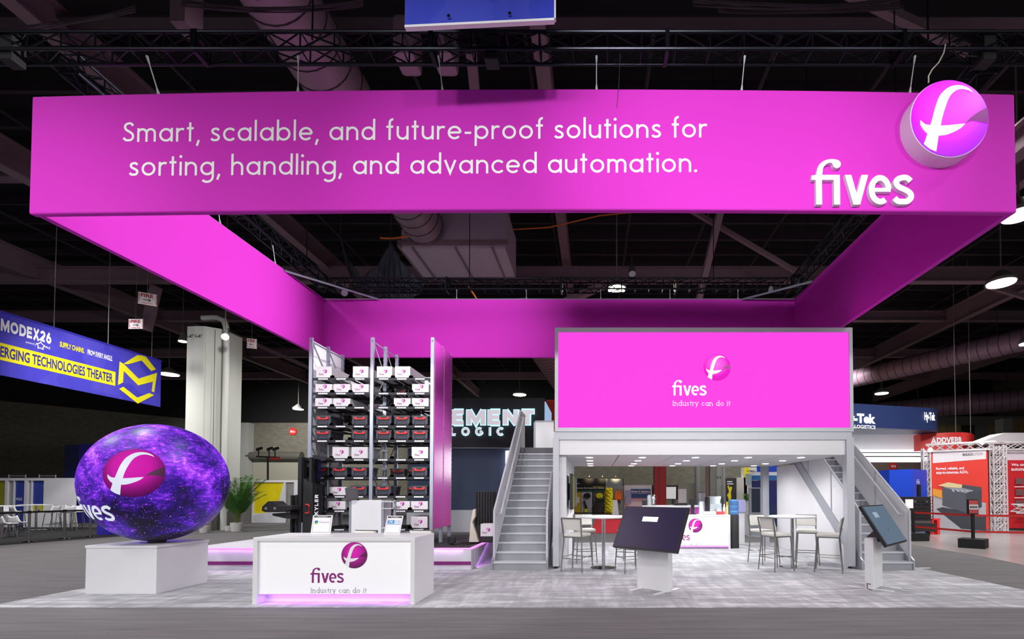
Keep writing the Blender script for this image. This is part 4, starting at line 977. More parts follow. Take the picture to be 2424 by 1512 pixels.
for r, c, k in ((0, 1, 'S'), (0, 5, 'S'), (1, 3, 'C'), (1, 4, 'C'), (2, 3, 'C'), (3, 1, 'C'), (4, 1, 'C'), (6, 4, 'C'), (6, 3, 'C'), (2, 2, 'S'), (7, 4, 'C'), (0, 0, 'S'), (0, 4, 'S')):
    x = at(COLX[c], 1000, RY0).x + .03; nm = 'dark crate at the rear' if k == 'C' else 'white carton at the rear'
    put(k, x, RYM + .08 if (r, c) not in ((0, 0), (0, 4)) else RY1 + .05, rz[r] + .031, '%s of the %s rack shelf, behind the %s slot' % (nm, ORD[r], SLOT[c]))
# ---------------------------------------------------------------- lift robot with its arm, left of the rack
Y = 9.98; z0 = SZ
t = thing('picking_robot', 'tall black picking robot tower left of the rack, with a red handle', 'robot', at(735, 1294, Y))
def pb(x0, y0, x1, y1, d, yy=Y): return pxbox(x0, y0, x1, y1, yy, d)
a = at(701, 1258, Y)
pb(702, 1081, 714, 1294, .36).build('mast', BLACKM, t, bevel=.01); pb(714, 1086, 726, 1140, .24, Y + .1).build('mast_glass', BLACKG, t, bevel=.01)
MB().prism([at(x, y, Y - .05) for x, y in ((718, 1132), (731, 1143), (740, 1143), (740, 1294), (715, 1294))], (0, .35, 0)).build('side_door', BLACKM, t, bevel=.006)
pb(731, 1082, 738, 1150, .33, Y - .02).build('mast', BLACKM, t)
pb(738, 1082, 760, 1140, .24, Y + .1).build('mast_glass', BLACKG, t)
c = at(748, 1200, Y + .2); r = 24 * Y / F_PX
m = MB(); m.prism([(c.x + r * math.cos(q) * .95, c.y + r * math.sin(q), at(0, 1288, Y + .2).z) for q in [PI + PI * i / 14 for i in range(15)]], (0, 0, (1288 - 1146) * Y / F_PX)); m.build('front_shell', BLACKG, t, smooth=True)
m = MB().path([at(723, 1194, Y - .08), at(730, 1194, Y - .1), at(731.5, 1198, Y - .1), at(731.5, 1210, Y - .1), at(730, 1214, Y - .1), at(723, 1214, Y - .08)], .014, 8); m.build('red_handle', CRATER, t, smooth=True)
q = at(752.5, 1228, Y - .08); caps_fit('SKYLER', Vector((q.x, Y - .075, q.z)), (0, 0, 1), (-1, 0, 0), 57 * Y / F_PX, 8.5 * Y / F_PX, .2, .2).build('lettering', SIGNW, t)
MB().prism([at(x, y, Y - .1) for x, y in ((740, 1076), (770, 1081), (774, 1086), (768, 1090), (740, 1084))], (0, .25, 0)).build('top_bracket', BLACKM, t)
pb(686, 1172, 692, 1293, .12, Y - .06).build('arm_mast', BLACKM, t); pb(697, 1171, 703, 1293, .14, Y - .05).build('arm_mast', BLACKM, t)
m = MB()
for k in range(14): m.tube(at(692, 1182 + k * 5, Y - .02), at(697, 1182 + k * 5, Y - .02), .012, 6)
m.build('drive_chain', SHELFM, t)
MB().prism([at(x, y, Y - .35) for x, y in ((620, 1199), (634, 1186), (648, 1186), (659, 1196), (690, 1197), (690, 1206), (664, 1212), (628, 1212), (619, 1209))], (0, .3, 0)).build('gripper_head', BLACKM, t, bevel=.008)
for x in (630, 651): MB().tube(at(x, 1203, Y - .36), at(x, 1203, Y - .33), .03, 14).build('sensor_eye', CHROME, t)
MB().prism([at(x, y, Y - .3) for x, y in ((645, 1215), (686, 1212), (690, 1228), (672, 1226), (645, 1220))], (0, .22, 0)).build('lower_fork', BLACKM, t)
pb(712, 1236, 716, 1293, .05, Y - .06).build('guard_bar', GALV, t)
# ---------------------------------------------------------------- white workstation cabinet, its monitor, chairs behind the counter
Y = 9.3
t = thing('workstation_cabinet', 'white upright cabinet on a perforated steel frame in front of the rack', 'cabinet', at(866, 1300, Y))
pb = lambda x0, y0, x1, y1, d, yy=Y: pxbox(x0, y0, x1, y1, yy, d)
pb(830.5, 1184, 903, 1290, .45).build('cabinet_body', WHITE_M, t, bevel=.004)
zf = .013
for x in (827.5, 905.5, 933):
    q = at(x, 1180, Y); m = MB().box((q.x - .018, Y + .02, zf), (q.x + .018, Y + .06, at(0, 1183, Y).z)); m.build('leg', GALV, t)
for y in (1187, 1203, 1249): a, b = at(906, y, Y), at(934, y, Y); MB().bar(a + Vector((0, .1, 0)), b + Vector((0, .1, 0)), .3, .02).build('side_shelf', GREYLT, t)
Y = 9.25
t = thing('monitor', 'dark monitor seen from behind, turned sideways on an arm over the white cabinet', 'monitor', at(832, 1190, Y))
MB().prism([at(x, y, Y) for x, y in ((816, 1154), (838, 1155), (841, 1180), (819, 1185))], (.05, .04, 0)).build('screen_back', M('monitor_back', '#4a494e', .5), t, bevel=.006)
MB().path([at(832, 1170, Y + .05), at(842, 1172, Y + .1), at(848, 1183, Y + .15), at(850, 1186, Y + .15)], .02, 8).build('arm', BLACK, t)
# cables on the stage floor
for k, (x0, x1, lab) in enumerate(((1075, 1128, 'tangle of dark cables on the stage floor beside the rack'), (1090, 1118, 'thin cable curling on the stage floor near the black machine'))):
    P = [Vector((at(x0 + (x1 - x0) * i / 12, 1200, 10.9).x, 10.6 + .35 * k + .14 * math.sin(i * 1.7 + k), SZ + .005)) for i in range(13)]
    tag(MB().path(P, .008, 5).build('floor_cable', BLACK, smooth=True), lab, 'cable')
tag(pxbox(1059, 1270, 1075, 1286, 10.6, .15).build('power_box', BLACK, bevel=.005), 'small black power box on the stage floor right of the rack', 'power box')
# ---------------------------------------------------------------- second black machine, right end of the stage
Y = 11.0
t = thing('black_column_machine', 'black ribbed column machine with a beige wedge cover at the right end of the stage', 'machine', at(1143, 1290, Y))
x0, x1 = at(1124, 1160, Y).x, at(1167, 1160, Y).x; zt_ = at(0, 1162, Y).z
MB().box((x0, Y, SZ), (x1, Y + .4, zt_)).build('ribbed_column', BLACKM, t, bevel=.02)
m = MB()
for k in range(6): x = x0 + .05 + k * (x1 - x0 - .1) / 5; m.tube((x, Y - .005, SZ + .4), (x, Y - .005, zt_ - .01), .014, 6)
m.build('column_rib', BLACKG, t)
MB().prism([at(x, y, Y - .12) for x, y in ((1119, 1206), (1125, 1204), (1125, 1222), (1118, 1236), (1127, 1262), (1133, 1283), (1110, 1283), (1113, 1240))], (0, .35, 0)).build('wedge_cover', M('beige_shell', '#c9c3b6', .5), t, bevel=.01)
tag(pxbox(1136, 1269, 1166, 1283, 10.6, .25).build('feeder_base', BLACK, bevel=.01), 'black feeder unit under the small carton at the end of the stage', 'feeder')
c = make_carton(.29, .3, .27, 'small white logo carton on the black feeder at the right end of the stage'); q = at(1153, 1269, 10.6); c.location = q; c.matrix_basis = Matrix.Translation(q)
# ---------------------------------------------------------------- double deck with video wall
DX0, DX1, DY0, DY1 = -.8, 5.35, 10.1, 14.4; CZ = 2.39
t = thing('double_deck', 'white double deck structure with grey posts and lit ceiling, under the pink screen', 'deck', ((DX0 + DX1) / 2, 12, .012))
for x0, x1, yb, lab in ((1309, 1324, 1344, 'l'), (2003, 2017, 1338, 'r')):
    a, b = at(x0, yb, 10.1), at(x1, 1036, 10.1); x_ = a.x; xx = b.x
    p = MB().box((x_, 10.02, .06), (xx, 10.2, b.z)).build('front_post', GREYLT, t, bevel=.006); MB().tube(((x_ + xx) / 2, 10.1, .012), ((x_ + xx) / 2, 10.1, .06), .035, 10).build('levelling_foot', BLACK, p)
a, b = at(1807, 1285, 14.4), at(1820, 1100, 14.4)
MB().box((a.x, 14.4, .012), (b.x, 14.6, CZ)).build('rear_post', GREYAL, t); MB().box((DX0, 14.4, .012), (DX0 + .16, 14.56, CZ)).build('rear_post', GREYAL, t)
f0, f1 = at(1324, 1076, 10.08), at(2003, 1040, 10.08)
MB().box((f0.x, 10.08, f0.z), (f1.x, 10.2, f1.z)).build('fascia', WHITE, t)
g0, g1 = at(1311, 1040, 10.02), at(2017, 1021, 10.02)
MB().box((g0.x, 10.03, g0.z), (g1.x, 10.2, g1.z)).build('trim_band', GREYLT, t)
MB().box((DX0 + .05, 10.2, CZ + .06), (DX1, 14.55, CZ + .42)).build('floor_deck', GREYLT, t)
xs = [DX0 + .1, .55, 1.75, 2.95, 4.15, DX1]; ys = [10.2, 12.35, 14.5]
for i in range(5):
    for j in range(2): MB().box((xs[i] + .012, ys[j] + .012, CZ), (xs[i + 1] - .012, ys[j + 1] - .012, CZ + .03)).build('ceiling_panel', WHITE, t)
for x in (-.09, 1.11, 2.32, 3.52, 4.72):
    for y in (10.94, 12.0, 13.2, 14.15):
        MB().lathe([(0, 0), (.075, 0), (.085, .006), (0, .006)], (x, y, CZ - .008), 16).build('downlight', DLIGHT, t)
for x in (.5, 2.32, 4.2):
    for y in (11.2, 13.4): spot('deck_downlight', (x, y, CZ - .03), (x, y, 0), 118, 170, .6, .1)
tag(MB().box((-.72, 10.21, .013), (-.58, 14.38, CZ - .005)).build('wall_partition', WHITE_M), 'white wall under the left side of the deck', 'wall', kind='structure')
v = thing('video_wall', 'big bright pink video wall on top of the deck, in a grey frame', 'screen', ((DX0 + DX1) / 2, 10, 2.9))
o0, o1 = at(1313, 1021, 10.0), at(2018, 775, 10.0); i0, i1 = at(1321, 1012, 10.0), at(2010, 785.5, 10.0)
MB().box((o0.x, 10.0, o0.z), (i0.x, 10.2, o1.z)).build('frame_side', GREYLT, v); MB().box((i1.x, 10.0, o0.z), (o1.x, 10.2, o1.z)).build('frame_side', GREYLT, v)
MB().box((i0.x, 10.0, o0.z), (i1.x, 10.2, i0.z)).build('frame_bottom', GREYLT, v); MB().box((i0.x, 10.0, i1.z), (i1.x, 10.2, o1.z)).build('frame_top', GREYLT, v)
MB().box((i0.x, 10.03, i0.z), (i1.x, 10.12, i1.z)).build('screen', LEDPINK, v); MB().box((o0.x + .01, 10.12, o0.z), (o1.x - .01, 10.22, o1.z - .01)).build('screen_back', BLACKM, v)
o = at(1591, 936, 10.03); logo_flat(v, (o.x, 10.03, o.z), (1, 0, 0), (0, 0, 1), 24.2 * 10.03 / F_PX, (0, -1, 0), D_LED, WEDGE_L, LEDW, LEDW, LEDW)
# two wall screens under the deck, on the partition
for ya, yb, m_, lab in ((10.45, 11.5, YEL, 'first'), (11.9, 13.0, M('tv_blue', (60, 80, 130), .3, emit=.3, ecol=(110, 130, 180), var=.3), 'second')):
    z0, z1 = at(0, 1203, 10.6).z - .02, at(0, 1133, 10.6).z; z1 = z0 + .78
    t = thing('wall_tv', 'black wall screen on the white partition, %s from the front' % lab, 'tv', (-.5, (ya + yb) / 2, z0), 0, 'wall screens under the deck')
    MB().box((-.52, ya, z0), (-.45, yb, z1)).build('tv_body', BLACK, t, bevel=.006); MB().box((-.56, ya + .3, z0 + .2), (-.52, yb - .3, z1 - .2)).build('wall_bracket', BLACKM, t)
    MB().box((-.45, ya + .03, z0 + .03), (-.447, yb - .03, z1 - .03)).build('tv_picture', M('tv_picture', (40, 42, 36), .2, emit=.35, ecol=(150, 150, 60) if lab == 'first' else (100, 110, 140), var=.5, scale=3), t)
# ---------------------------------------------------------------- staircases
def stairs(name, x0, x1, label, right):
    t = thing(name, label, 'stairs', ((x0 + x1) / 2, 11.5, .012)); n = 16; rise, run, ys = .178, .234, 9.88
    for i in range(n):
        z = rise * (i + 1); y = ys + run * i
        if i < n - 1:
            MB().box((x0 + .03, y - .02, z - .035), (x1 - .03, y + run + .02, z)).build('tread', NOSE, t, bevel=.004)
        MB().box((x0 + .03, y + .008, z - rise), (x1 - .03, y + .02, z - .036)).build('riser', STEPG, t)
    ye = ys + run * (n - 1); ze = rise * n
    for x in (x0, x1 - .03):
        MB().prism([(x, ys - .03, .012), (x, ys + .25, .012), (x, ye + .25, ze - .35), (x, ye + .25, ze + .05), (x, ye, ze + .05), (x, ys - .03, rise + .03)], (.03, 0, 0)).build('stringer', GREYMD if not right else GREYAL, t)
    MB().box((x0, ye, ze - .16), (x1, ye + 1.2, ze)).build('landing', M('landing_carpet', '#77767a', .9, var=.1), t)
    sl = rise / run
    def zat(y): return rise + (y - ys) * sl
    def rail(x, y0, y1, h, panels, name='guard_rail'):
        m = MB(); m.tube((x, y0, zat(y0) + h), (x, y1, zat(y1) + h), .024, 10)
        ny = max(1, round((y1 - y0) / 1.2))
        for k in range(ny + 1): y = y0 + (y1 - y0) * k / ny; m.box((x - .02, y - .02, zat(y) - .1), (x + .02, y + .02, zat(y) + h))
        m.build(name, GREYLT, t, smooth=False)
        if panels:
            for k in range(ny):
                a, b = y0 + (y1 - y0) * k / ny + .03, y0 + (y1 - y0) * (k + 1) / ny - .03
                MB().prism([(x - .006, a, zat(a) + .02), (x - .006, b, zat(b) + .02), (x - .006, b, zat(b) + h - .05), (x - .006, a, zat(a) + h - .05)], (.012, 0, 0)).build('infill_panel', WHITE_M, t)
                m = MB(); m.tube((x, a, zat(a)), (x, b, zat(b)), .018, 8); m.build('bottom_rail', GREYLT, t)
    rail(x0 + .03, ys + .08, ye + .1, .98, True)
    m = MB(); hx = x0 + .13; y0, y1 = ys + .3, ye
    m.path([(hx - .09, y0 - .05, zat(y0) + .74), (hx, y0 - .02, zat(y0) + .74), (hx, y1, zat(y1) + .84), (hx - .1, y1 + .05, zat(y1) + .86)], .022, 10); m.build('handrail', GREYLT, t, smooth=True)
    for k in range(5): y = y0 + .1 + (y1 - y0) * k / 4.6; MB().tube((x0 + .02, y, zat(y) + .72), (hx, y, zat(y) + .76), .014, 6).build('rail_bracket', GREYLT, t)
    rail(x1 - .03, ys + .08, ye + .1 if right else ys + 1.2, .98, True)
    if right:
        m = MB(); hx = x1 - .13; m.path([(hx + .09, y0 - .05, zat(y0) + .74), (hx, y0 - .02, zat(y0) + .74), (hx, y1, zat(y1) + .84)], .022, 10); m.build('handrail', GREYLT, t, smooth=True)
    return t, ye, ze
st, ye, ze = stairs('staircase', -2.08, -.93, 'grey steel staircase with white rail panels climbing left of the pink screen', False)
# landing guard panels at the head of the left stairs
a = at(1262, 1063, ye + 1.1); 
for x0, x1, y_ in ((1263, 1311, ye + 1.0),):
    p, q = at(x0, 1063, y_), at(x1, 995, y_); m = MB()
    m.box((p.x, y_, ze), (p.x + .04, y_ + .04, q.z)); m.box((p.x, y_, q.z - .04), (q.x, y_ + .04, q.z)); m.box((p.x, y_, ze + .02), (q.x, y_ + .04, ze + .06)); m.build('landing_rail', GREYLT, st)
    MB().box((p.x + .05, y_ + .01, ze + .07), (q.x, y_ + .03, q.z - .05)).build('landing_panel', PANELLIT, st)  # glare on this panel put in as a slight emission
MB().prism([(-2.07, ye + .12, ze + .06), (-2.07, ye + 1.0, ze + .06), (-2.07, ye + 1.0, ze + 1.0), (-2.07, ye + .12, ze + 1.0)], (.015, 0, 0)).build('landing_panel', WHITE, st)
MB().tube((-2.06, ye + .1, ze + 1.05), (-2.06, ye + 1.05, ze + 1.05), .024, 8).build('landing_rail', GREYLT, st)
sr, ye, ze = stairs('staircase', 5.47, 6.55, 'grey steel staircase with white rail panels under and right of the deck', True)
MB().prism([(5.465, 10.24, .013), (5.465, 14.3, .013), (5.465, 14.3, 2.36), (5.465, 13.05, 2.36), (5.465, 10.24, .2)], (-.02, 0, 0)).build('understair_panel', WHITE, sr)
# ---------------------------------------------------------------- bar tables and stools
def bar_table(x, y, label):
    t = thing('bar_table', label, 'table', (x, y, .012), 0, 'round white bar tables under the deck')
    MB().lathe([(0, 0), (.45, 0), (.475, .012), (.475, .03), (.45, .042), (0, .042)], (x, y, 1.06), 48).build('table_top', WHITE, t, smooth=True)
    MB().tube((x, y, .02), (x, y, 1.06), .036, 16).build('pole', CHROME, t, smooth=True)
    MB().lathe([(0, 0), (.27, 0), (.27, .012), (.05, .035), (0, .035)], (x, y, .012), 36).build('base_plate', CHROME, t, smooth=True)
bar_table(.21, 10.15, 'round white bar table beside the white partition, behind the big dark touch screen'); bar_table(4.22, 10.25, 'round white bar table near the right stairs')
def make_stool():
    t = thing('bar_stool', 'x', 'stool', (0, 0, 0), 0, 'white bar stools around the tables')
    MB().box((-.21, -.21, .70), (.21, .21, .765)).build('seat', PADW, t, bevel=.02, bseg=3)
    m = MB().slab((-.205, .2, .83), (.205, .2, .83), (.19, .255, 1.06), (-.19, .255, 1.06), (0, -.04, .008)); m.build('backrest', PADW, t, bevel=.012)
    m = MB(); m.bar((-.2, .2, .69), (-.215, .27, 1.075), .025, .025); m.bar((.2, .2, .69), (.215, .27, 1.075), .025, .025); m.bar((-.215, .272, 1.07), (.215, .272, 1.07), .025, .025); m.box((-.2, -.2, .68), (.2, .2, .70)); m.build('back_frame', BRUSH, t)
    L = {}
    for sx in (-1, 1):
        for sy in (-1, 1):
            a, b = Vector((sx * .195, sy * .195, .7)), Vector((sx * .235, sy * .25, 0)); L[sx, sy] = (a, b); MB().tube(a, b, .015, 8, .011).build('leg', BRUSH, t)
    for p, q, z in (((-1, -1), (1, -1), .27), ((-1, 1), (1, 1), .27), ((-1, -1), (-1, 1), .3), ((1, -1), (1, 1), .3)):
        f = (.7 - z) / .7; MB().tube(L[p][0].lerp(L[p][1], f), L[q][0].lerp(L[q][1], f), .009, 6).build('stretcher', BRUSH, t)
    return t
s0 = make_stool(); first = True
for x, y, rz_, lab in ((-.33, 9.75, math.radians(155), 'white bar stool nearest the left stairs, its back to the camera, at the left table'), (-.2, 11.0, math.radians(12), 'white bar stool behind the left table, beside the partition'),
                       (.74, 9.66, math.radians(200), 'white bar stool at the left table half hidden by the big dark touch screen'), (.8, 10.85, math.radians(-25), 'white bar stool behind the left table, mostly hidden by the big touch screen'),
                       (3.72, 9.85, math.radians(112), 'white bar stool left of the right table, front one, its back to the left'), (3.82, 10.85, math.radians(20), 'white bar stool behind the left side of the right table'),
                       (4.72, 9.7, math.radians(-118), 'white bar stool right of the right table, front one, its back to the right post'), (4.75, 10.75, math.radians(-20), 'white bar stool behind the right side of the right table')):
    if first: s0.location = (x, y, .012); s0.rotation_euler = (0, 0, rz_); s0['label'] = lab; first = False
    else: dup(s0, (x, y, .012), rz_, lab)
for x, y, lab in ((-4.1, 8.35, 'white stool back showing behind the counter, left of the white cabinet'), (-3.1, 8.35, 'white stool back showing behind the counter, below the right sign card')): dup(s0, (x, y, .012), math.radians(-8), lab, 'stools behind the reception counter', (1.0, 1.0, .84))
# ---------------------------------------------------------------- touch screen kiosks
def kiosk(c, yaw, tilt, w, foot, fyaw, fw_, fd, scr, label, fcorner):
    t = thing('touch_kiosk', label, 'kiosk', (foot[0], foot[1], .012))
    R = Matrix.Rotation(fyaw, 4, 'Z'); zt_ = .84
    def fp(x, y, z): return Vector(foot) + R.to_3x3() @ Vector((x, y, 0)) + Vector((0, 0, z))
    m = MB(); m.hexa([fp(*q) for q in ((-fw_ / 2, -fd / 2, .014), (fw_ / 2, -fd / 2, .014), (fw_ / 2, fd / 2, .014), (-fw_ / 2, fd / 2, .014), (-fw_ / 2, -fd / 2, zt_), (fw_ / 2, -fd / 2, zt_), (fw_ / 2, fd / 2, zt_), (-fw_ / 2, fd / 2, zt_))]).build('pedestal', WHITE, t, bevel=.005)
    for s in (-.38, .38):
        m = MB(); m.hexa([fp(s * fw_ + q[0], q[1], q[2]) for q in ((-.03, -.34, .013), (.03, -.34, .013), (.03, .34, .013), (-.03, .34, .013), (-.03, -.34, .02), (.03, -.34, .02), (.03, .34, .02), (-.03, .34, .02))]).build('foot_plate', WHITE, t)
    r = Vector((math.cos(yaw), math.sin(yaw), 0)); fd_ = Vector((math.sin(yaw), -math.cos(yaw), 0)); up = Vector((0, 0, 1)) * math.cos(tilt) - fd_ * math.sin(tilt); nn = r.cross(up)
    if nn.dot(fd_) < 0: nn = -nn
    c = Vector(c); h = w / 1.65
    def q(u, v, d=0): return c + r * u * w / 2 + up * v * h / 2 + nn * d
    MB().slab(q(-1, -1, -.065), q(1, -1, -.065), q(1, 1, -.065), q(-1, 1, -.065), nn * .06).build('display_housing', M('display_frame', '#26262b', .4), t, bevel=.008)
    k = .955; kk = .93
    MB().slab(q(-k, -kk, -.006), q(k, -kk, -.006), q(k, kk, -.006), q(-k, kk, -.006), nn * .004).build('touch_screen', scr, t)
    m = MB()
    if yaw < 0: m.poly([q(-.28, .28, .001), q(.2, .28, .001), q(.2, .5, .001), q(-.28, .5, .001)])
    else: m.poly([q(-.5, .35, .001), q(-.12, .35, .001), q(-.12, .62, .001), q(-.5, .62, .001)])
    m.build('screen_window', LEDWHITE if yaw < 0 else M('pale_window', (40, 40, 44), .3, emit=.6, ecol=(190, 215, 230), var=0), t)
    e = fp(0, 0, zt_ - .03); MB().bar(e, c - nn * .09 - up * .08, .2, .08).build('tilt_mount', BLACKM, t)
    MB().slab(q(-.3, -.4, -.1), q(.3, -.4, -.1), q(.3, .2, -.1), q(-.3, .2, -.1), nn * .04).build('mount_plate', BLACKM, t)
    return t
a = -.73
kiosk((.873, 7.6, 1.036), -.73, .486, 1.22, (.99, 7.86, 0), -.76, .62, .12, DARKSCREEN, 'large dark touch screen tilted on a white pedestal in front of the left bar table', 0)
kiosk((4.945, 8.172, 1.06), .78, .531, 1.22, (4.67, 8.06, 0), .785, .52, .13, BLUESCREEN, 'touch screen with bluish picture on a thin white pedestal before the right stairs', 0)
tag(MB().path([Vector((4.5, 7.86, .1)), Vector((4.42, 7.82, .12)), Vector((4.4, 7.78, .05)), Vector((4.46, 7.76, .02))], .007, 6).build('power_lead', BLACK, smooth=True), 'short black power lead at the foot of the right touch screen', 'cord')
# ---------------------------------------------------------------- white bar counter under the deck
Y0, Y1 = 13.62, 14.25; X0 = at(1524, 1260, Y0).x; X1 = at(1729, 1260, Y0).x; ZC = at(0, 1218, Y0).z
t = thing('bar_counter', 'white bar counter with lit front under the deck, behind the dark touch screen', 'counter', ((X0 + X1) / 2, 13.9, .012))
MB().box((X0, Y0, ZC - .05), (X1, Y1, ZC)).build('counter_top', WHITE, t); MB().box((X1 - .05, Y0, .012), (X1, Y1, ZC - .05)).build('side_panel', WHITE, t); MB().box((X0, Y0, .012), (X0 + .05, Y1, ZC - .05)).build('side_panel', WHITE, t)
MB().box((X0 + .05, Y0 + .03, .1), (X1 - .05, Y0 + .06, ZC - .05)).build('front_panel', PANELLIT, t); MB().box((X0 + .05, Y0 + .02, .06), (X1 - .05, Y0 + .06, .1)).build('light_strip', GLOWV, t)
o = at(1591, 1278.5, Y0 + .03); logo_flat(t, (o.x, Y0 + .03, o.z), (1, 0, 0), (0, 0, 1), 12.5 * Y0 / F_PX, (0, -1, 0), D_PRINT, WEDGE_P, PURTXT, SIGNW, GREYTXT)
YB = 15.2
t = thing('back_counter', 'taller white counter with magenta front behind the bar counter', 'counter', at(1600, 1290, YB))
a, b = at(1520, 1200, YB), at(1660, 1196, YB); MB().box((a.x, YB, b.z - .06), (b.x, YB + .6, b.z)).build('counter_top', WHITE, t); MB().box((a.x + .1, YB + .05, .012), (b.x, YB + .5, b.z - .06)).build('front_panel', MAGP, t)
ZB = b.z
# things standing on the bars
Y = 13.8
def pl(px, Y=Y, z=None): return Vector((at(px, 1200, Y).x, Y, ZC if z is None else z))
K = Y / F_PX
t = thing('tablet_stand', 'black tablet on a stand seen from behind on the bar counter', 'tablet', pl(1640))
p = pl(1640); MB().box((p.x - 9.5 * K, Y, ZC + 23 * K), (p.x + 9.5 * K, Y + .03, ZC + 37 * K)).build('tablet', BLACK, t, bevel=.005); MB().box((p.x - 4 * K, Y + .02, ZC + 2 * K), (p.x + 4 * K, Y + .06, ZC + 24 * K)).build('stem', BLACK, t); MB().box((p.x - 9 * K, Y - .05, ZC), (p.x + 8 * K, Y + .15, ZC + 2 * K)).build('base', BLACK, t, bevel=.004)
t = thing('coffee_grinder', 'silver coffee grinder with clear hopper on the bar counter', 'grinder', pl(1661)); p = pl(1661)
MB().lathe([(0, 0), (.1, 0), (.1, .02), (.085, .05), (.085, .33), (.06, .38), (0, .38)], p, 20).build('grinder_body', M('silver_shell', '#b7bfc6', .3, .5), t, smooth=True); MB().lathe([(0, .38), (.07, .38), (.095, .5), (.1, .62), (0, .62)], p, 20).build('hopper', M('smoky_hopper', '#8c8790', .15, var=0, trans=.5), t, smooth=True); MB().lathe([(0, .62), (.1, .62), (.1, .65), (0, .65)], p, 20).build('hopper_lid', BLACK, t)
t = thing('espresso_machine', 'black and chrome coffee machine with curved lid on the bar counter', 'coffee machine', pl(1695, 14.0)); p = pl(1695, 14.0)
MB().prism([(p.x - .2, 13.92, ZC), (p.x - .2, 14.22, ZC), (p.x - .2, 14.22, ZC + .46), (p.x - .2, 14.06, ZC + .52), (p.x - .2, 13.95, ZC + .3)], (.36, 0, 0)).build('machine_body', M('curved_steel', '#9aa3ab', .25, .7), t, bevel=.01)
MB().box((p.x - .28, 13.9, ZC), (p.x - .2, 14.2, ZC + .5)).build('side_cheek', BLACK, t, bevel=.01); MB().box((p.x + .16, 13.9, ZC), (p.x + .2, 14.2, ZC + .5)).build('side_cheek', BLACK, t, bevel=.01)
t = thing('serving_tray', 'white tray on the bar counter in front of the coffee machine', 'tray', pl(1682, 13.7)); p = pl(1682, 13.7); MB().box((p.x - .2, 13.68, ZC + .002), (p.x + .16, 13.85, ZC + .09)).build('tray_body', WHITE_M, t, bevel=.01)
t = thing('napkin_box', 'red and white napkin box on the bar counter', 'box', pl(1705, 13.72)); p = pl(1705, 13.72); MB().box((p.x - .1, 13.7, ZC + .002), (p.x + .12, 13.86, ZC + .09)).build('box_body', M('red_print', (226, 70, 80), .6), t); MB().prism([(p.x - .1, 13.72, ZC + .09), (p.x + .03, 13.72, ZC + .09), (p.x - .06, 13.72, ZC + .19)], (0, .06, 0)).build('napkin', SIGNW, t)
for i, (px, h, c_, lab) in enumerate(((1714, .30, '#e8e2da', 'white bottle'), (1721, .33, '#d9c27a', 'yellow capped bottle'))):
    p = pl(px, 13.9); t = thing('bottle', lab + ' at the right end of the bar counter', 'bottle', p); MB().lathe([(0, 0), (.04, 0), (.04, h * .6), (.018, h * .78), (.018, h), (0, h)], p, 14).build('bottle_body', M('bottle_%d' % i, c_, .3), t, smooth=True); MB().lathe([(0, h), (.02, h), (.02, h + .03), (0, h + .03)], p, 12).build('cap', YEL if i else CHROME, t)
for i, px in enumerate((1537, 1547)):
    p = Vector((at(px, 1200, 15.4).x, 15.4, ZB)); t = thing('vacuum_jug', 'steel vacuum jug on the back counter, %s of two' % ('left' if i == 0 else 'right'), 'jug', p, 0, 'vacuum jugs on the back counter'); MB().lathe([(0, 0), (.075, 0), (.075, .28), (.05, .33), (0, .33)], p, 16).build('jug_body', CHROME if i else M('clear_jar', '#c9d2d8', .2), t, smooth=True); MB().lathe([(0, .33), (.04, .33), (.03, .38), (0, .38)], p, 12).build('lid', BLACK, t)
p = Vector((at(1525, 1190, 15.35).x, 15.35, ZB)); t = thing('bar_screen', 'dark screen seen from behind on the back counter', 'monitor', p); a, b = at(1520, 1198, 15.3), at(1531, 1184, 15.3); MB().box((a.x, 15.3, ZB), (b.x, 15.34, b.z)).build('screen_back', BLACK, t)
p = Vector((at(1595, 1190, 15.4).x, 15.4, ZB)); t = thing('laptop', 'slim laptop on the back counter beside the red pillar', 'laptop', p); MB().box((p.x - .12, 15.32, ZB), (p.x + .12, 15.55, ZB + .015)).build('keyboard', GREYAL, t); MB().slab((p.x - .02, 15.55, ZB + .015), (p.x + .02, 15.35, ZB + .015), (p.x + .05, 15.35, ZB + .2), (p.x + .01, 15.55, ZB + .2), (.01, 0, 0)).build('lid', BLACK, t)
p = Vector((at(1612, 1190, 15.3).x, 15.3, ZB)); tag(MB().box((p.x - .2, 15.25, ZB), (p.x + .2, 15.5, ZB + .08)).build('printer', BLACK, bevel=.01), 'flat black printer on the back counter', 'printer')
c = at(1740, 1300, 13.75); zb = at(0, 1219, 13.75).z
t = thing('water_cooler', 'black water cooler stand beside the end of the bar counter', 'water cooler', (c.x, 13.9, .013)); MB().lathe([(0, 0), (.155, 0), (.155, zb - .02), (.14, zb), (0, zb)], (c.x, 13.9, .013), 28).build('cooler_stand', BLACKM, t, smooth=True)
p = Vector((at(1737, 1219, 13.9).x, 13.9, zb + .014)); t = thing('water_bottle', 'big blue water bottle on the black cooler stand', 'bottle', p); MB().lathe([(0, 0), (.13, 0), (.14, .03), (.14, .1), (.13, .12), (.14, .15), (.14, .24), (.13, .26), (.14, .3), (.13, .4), (.1, .43), (0, .43)], p, 24).build('bottle_body', GLASSB, t, smooth=True)
p = Vector((at(1757, 1215, 15).x, 15, 0)); t = thing('storage_box', 'translucent lavender box beyond the water bottle', 'box', p); a, b = at(1748, 1212, 15.0), at(1765, 1183, 15.0); MB().box((a.x, 15, a.z), (b.x, 15.3, b.z)).build('box_body', M('lavender_plastic', (176, 174, 222), .4), t); MB().box((a.x + .02, 15.05, .0), (b.x - .02, 15.25, a.z)).build('box_stand', WHITE_M, t)
